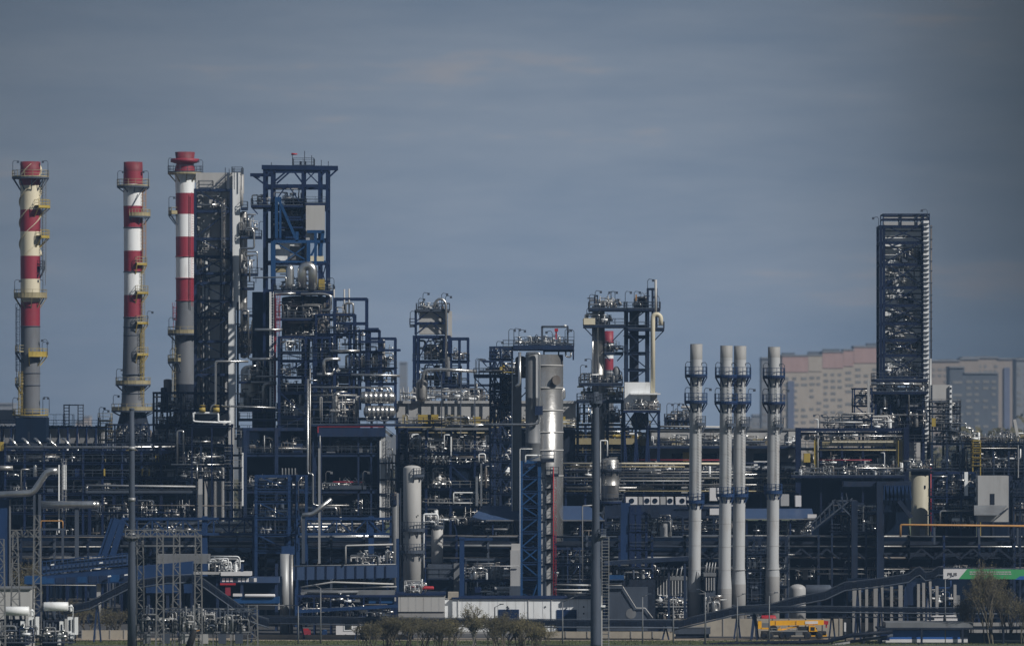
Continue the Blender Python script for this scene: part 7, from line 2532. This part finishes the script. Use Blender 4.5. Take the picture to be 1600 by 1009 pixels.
def tree(label, px, top, d, spread, seed, leafm='leaf', nleaf=2600, stems=7, bark='bark', name='bare_shrub', cat='shrub', group='shrubs coming into leaf along the verge', slim=1.0):
    R = random.Random(seed)
    t = T(name, label, cat, d, px, group=group)
    H = t.z(top)
    X0 = t.loc[0]
    trunk, tips = MB(), []

    def grow(p, v, ln, r, lvl):
        q = p + v * ln
        mid = p + v * ln * 0.5 + Vector((R.uniform(-1, 1), R.uniform(-1, 1), 0)) * ln * 0.05
        trunk.tube([tuple(p), tuple(mid), tuple(q)], [r, r * 0.85, r * 0.65], 5 if lvl < 2 else 3, caps=False)
        if lvl >= 1:
            tips.append((mid, q))
        if lvl >= 4:
            return
        for _ in range(R.choice((3, 3, 4)) if lvl < 3 else R.choice((3, 4, 5))):
            a = R.uniform(0, 6.283)
            w = (v + Vector((math.cos(a), math.sin(a), R.uniform(-0.1, 0.5))) * R.uniform(0.35, 0.7) * slim).normalized()
            grow(q - v * ln * R.uniform(0, 0.5), w, ln * R.uniform(0.58, 0.8), r * 0.6, lvl + 1)

    for s_ in range(stems):
        a = R.uniform(0, 6.283)
        k = R.uniform(0, 0.5)
        v = Vector((math.cos(a) * k * slim, math.sin(a) * k * slim, 1)).normalized()
        grow(Vector((X0 + R.uniform(-1, 1) * spread * 0.35, d + R.uniform(-1, 1) * spread * 0.3, -0.05)), v, H * R.uniform(0.28, 0.36), 0.11 * H / 8, 0)
    zmax = max(q.z for _m, q in tips)
    sc = H / zmax
    sx = spread / max(0.5, max(abs(q.x - X0) for _m, q in tips))
    sx = min(1.6, max(0.5, sx))

    def fx(v): return (X0 + (v[0] - X0) * sx, d + (v[1] - d) * sx, v[2] * sc)
    trunk.v = [fx(v) for v in trunk.v]
    crown = MB()
    for _ in range(int(nleaf * 1.05)):
        m_, q = R.choice(tips)
        u = R.random()
        c = Vector(fx(tuple(m_ * (1 - u) + q * u))) + Vector((R.gauss(0, 1), R.gauss(0, 1), R.gauss(0, 1))) * 0.22
        a = Vector((R.uniform(-1, 1), R.uniform(-1, 1), R.uniform(-1, 1))).normalized() * R.uniform(0.05, 0.11)
        b = a.orthogonal().normalized() * R.uniform(0.04, 0.08)
        n0 = len(crown.v)
        crown.v += [tuple(c - a), tuple(c + b), tuple(c + a), tuple(c - b)]
        crown.face([n0, n0 + 1, n0 + 2, n0 + 3])
    t.add('trunk', trunk, bark)
    t.add('crown', crown, leafm)
    return t


for a in (('small shrub at the end of the shrubbery by the white kiosk', 572, 968, 735, 2.8, 1, 'leaf_dark', 1900),
          ('dark shrub beside the plinth of the white kiosk', 600, 962, 741, 3.2, 21, 'leaf_dark', 2300),
          ('wide low shrub in front of the annexe end of the white hall', 626, 958, 738, 3.6, 2, 'leaf_dark', 2600),
          ('rounded shrub below the middle of the white hall annexe', 650, 962, 744, 3.4, 22, 'leaf_dark', 2400),
          ('low dull shrub below the corner of the white hall annexe', 674, 963, 733, 3.2, 3, 'leaf_dark', 2200),
          ('loose shrub before the gap between annexe and white hall', 700, 960, 736, 3.2, 4, 'leaf', 2200),
          ('low shrub at the foot of the birch sapling', 722, 966, 732, 3.0, 23, 'leaf_dark', 2200),
          ('pale slender birch sapling rising above the other shrubs before the white hall', 738, 938, 737, 1.7, 5, 'leaf', 900),
          ('bushy shrub between the birch sapling and the first blue roller door', 752, 958, 742, 3.2, 24, 'leaf', 2300),
          ('thick shrub in front of the first blue roller door', 774, 950, 733, 3.6, 6, 'leaf_dark', 3000),
          ('broad shrub spreading over the foot of the first blue roller door', 806, 957, 736, 3.6, 7, 'leaf', 2700),
          ('low ragged shrub just past the first blue roller door', 826, 966, 741, 3.0, 25, 'leaf_dark', 2000),
          ('sparse low shrub at the open door end of the shrubbery', 845, 974, 734, 2.6, 8, 'leaf', 1500)):
    birch = 'birch' in a[0]
    tree(a[0], a[1], a[2], a[3], a[4], a[5], a[6], a[7], stems=2 if birch else 9, bark='birch' if birch else 'bark', slim=0.5 if birch else 1.0,
         name='birch_sapling' if birch else 'bare_shrub', cat='sapling' if birch else 'shrub')
for a in (('tall bare olive shrub whose twigs cross the green banner', 1541, 872, 752, 3.6, 11, 'leaf', 2600),
          ('bare olive shrub at the white van side of the banner shrubs', 1515, 905, 755, 3.0, 12, 'leaf_dark', 1800),
          ('dull shrub under the blue end of the banner', 1576, 908, 754, 3.2, 13, 'leaf_dark', 2000),
          ('low shrub at the end of the road beneath the banner', 1600, 930, 751, 2.6, 14, 'leaf', 1300),
          ('green shrub behind the lattice masts beside the inclined blue gallery', 45, 868, 790, 3.4, 15, 'leaf', 2400),
          ('dull shrub under the inclined blue gallery by the pale trestle leg', 124, 932, 772, 4.2, 16, 'leaf_dark', 1800),
          ('low shrub between the pale trestle leg and the plain pole', 176, 945, 776, 3.4, 17, 'leaf_dark', 1200)):
    tree(*a, stems=6)

# rough grass on the verge
gb = MB()
R = random.Random(4)
for _ in range(26000):
    y = R.uniform(738, 763)
    if 740.6 < y < 747.4:
        continue
    x = R.uniform(-0.105, 0.105) * y
    h = R.uniform(0.08, 0.3)
    a = R.uniform(0, 3.14)
    w = R.uniform(0.03, 0.07)
    n0 = len(gb.v)
    gb.v += [(x - w * math.cos(a), y - w * math.sin(a), -0.01), (x + w * math.cos(a), y + w * math.sin(a), -0.01), (x + R.uniform(-0.1, 0.1), y + R.uniform(-0.1, 0.1), h)]
    gb.face([n0, n0 + 1, n0 + 2])
setting('rough_grass', gb, 'grass', 'stuff')

# ------------------------------------------------------------------ the air
hz = bpy.data.materials.new('haze')
hz.use_nodes = True
ht = hz.node_tree
ht.nodes.remove(ht.nodes['Principled BSDF'])
pv = ht.nodes.new('ShaderNodeVolumePrincipled')
pv.inputs['Color'].default_value = (0.36, 0.62, 1.0, 1)
pv.inputs['Density'].default_value = 0.00012
pv.inputs['Anisotropy'].default_value = 0.2
ht.links.new(pv.outputs[0], ht.nodes['Material Output'].inputs['Volume'])
M['haze'] = hz
hb = MB().box(-1000, 1000, -60, 3700, -1.2, 105)
setting('haze', hb, 'haze', 'stuff')
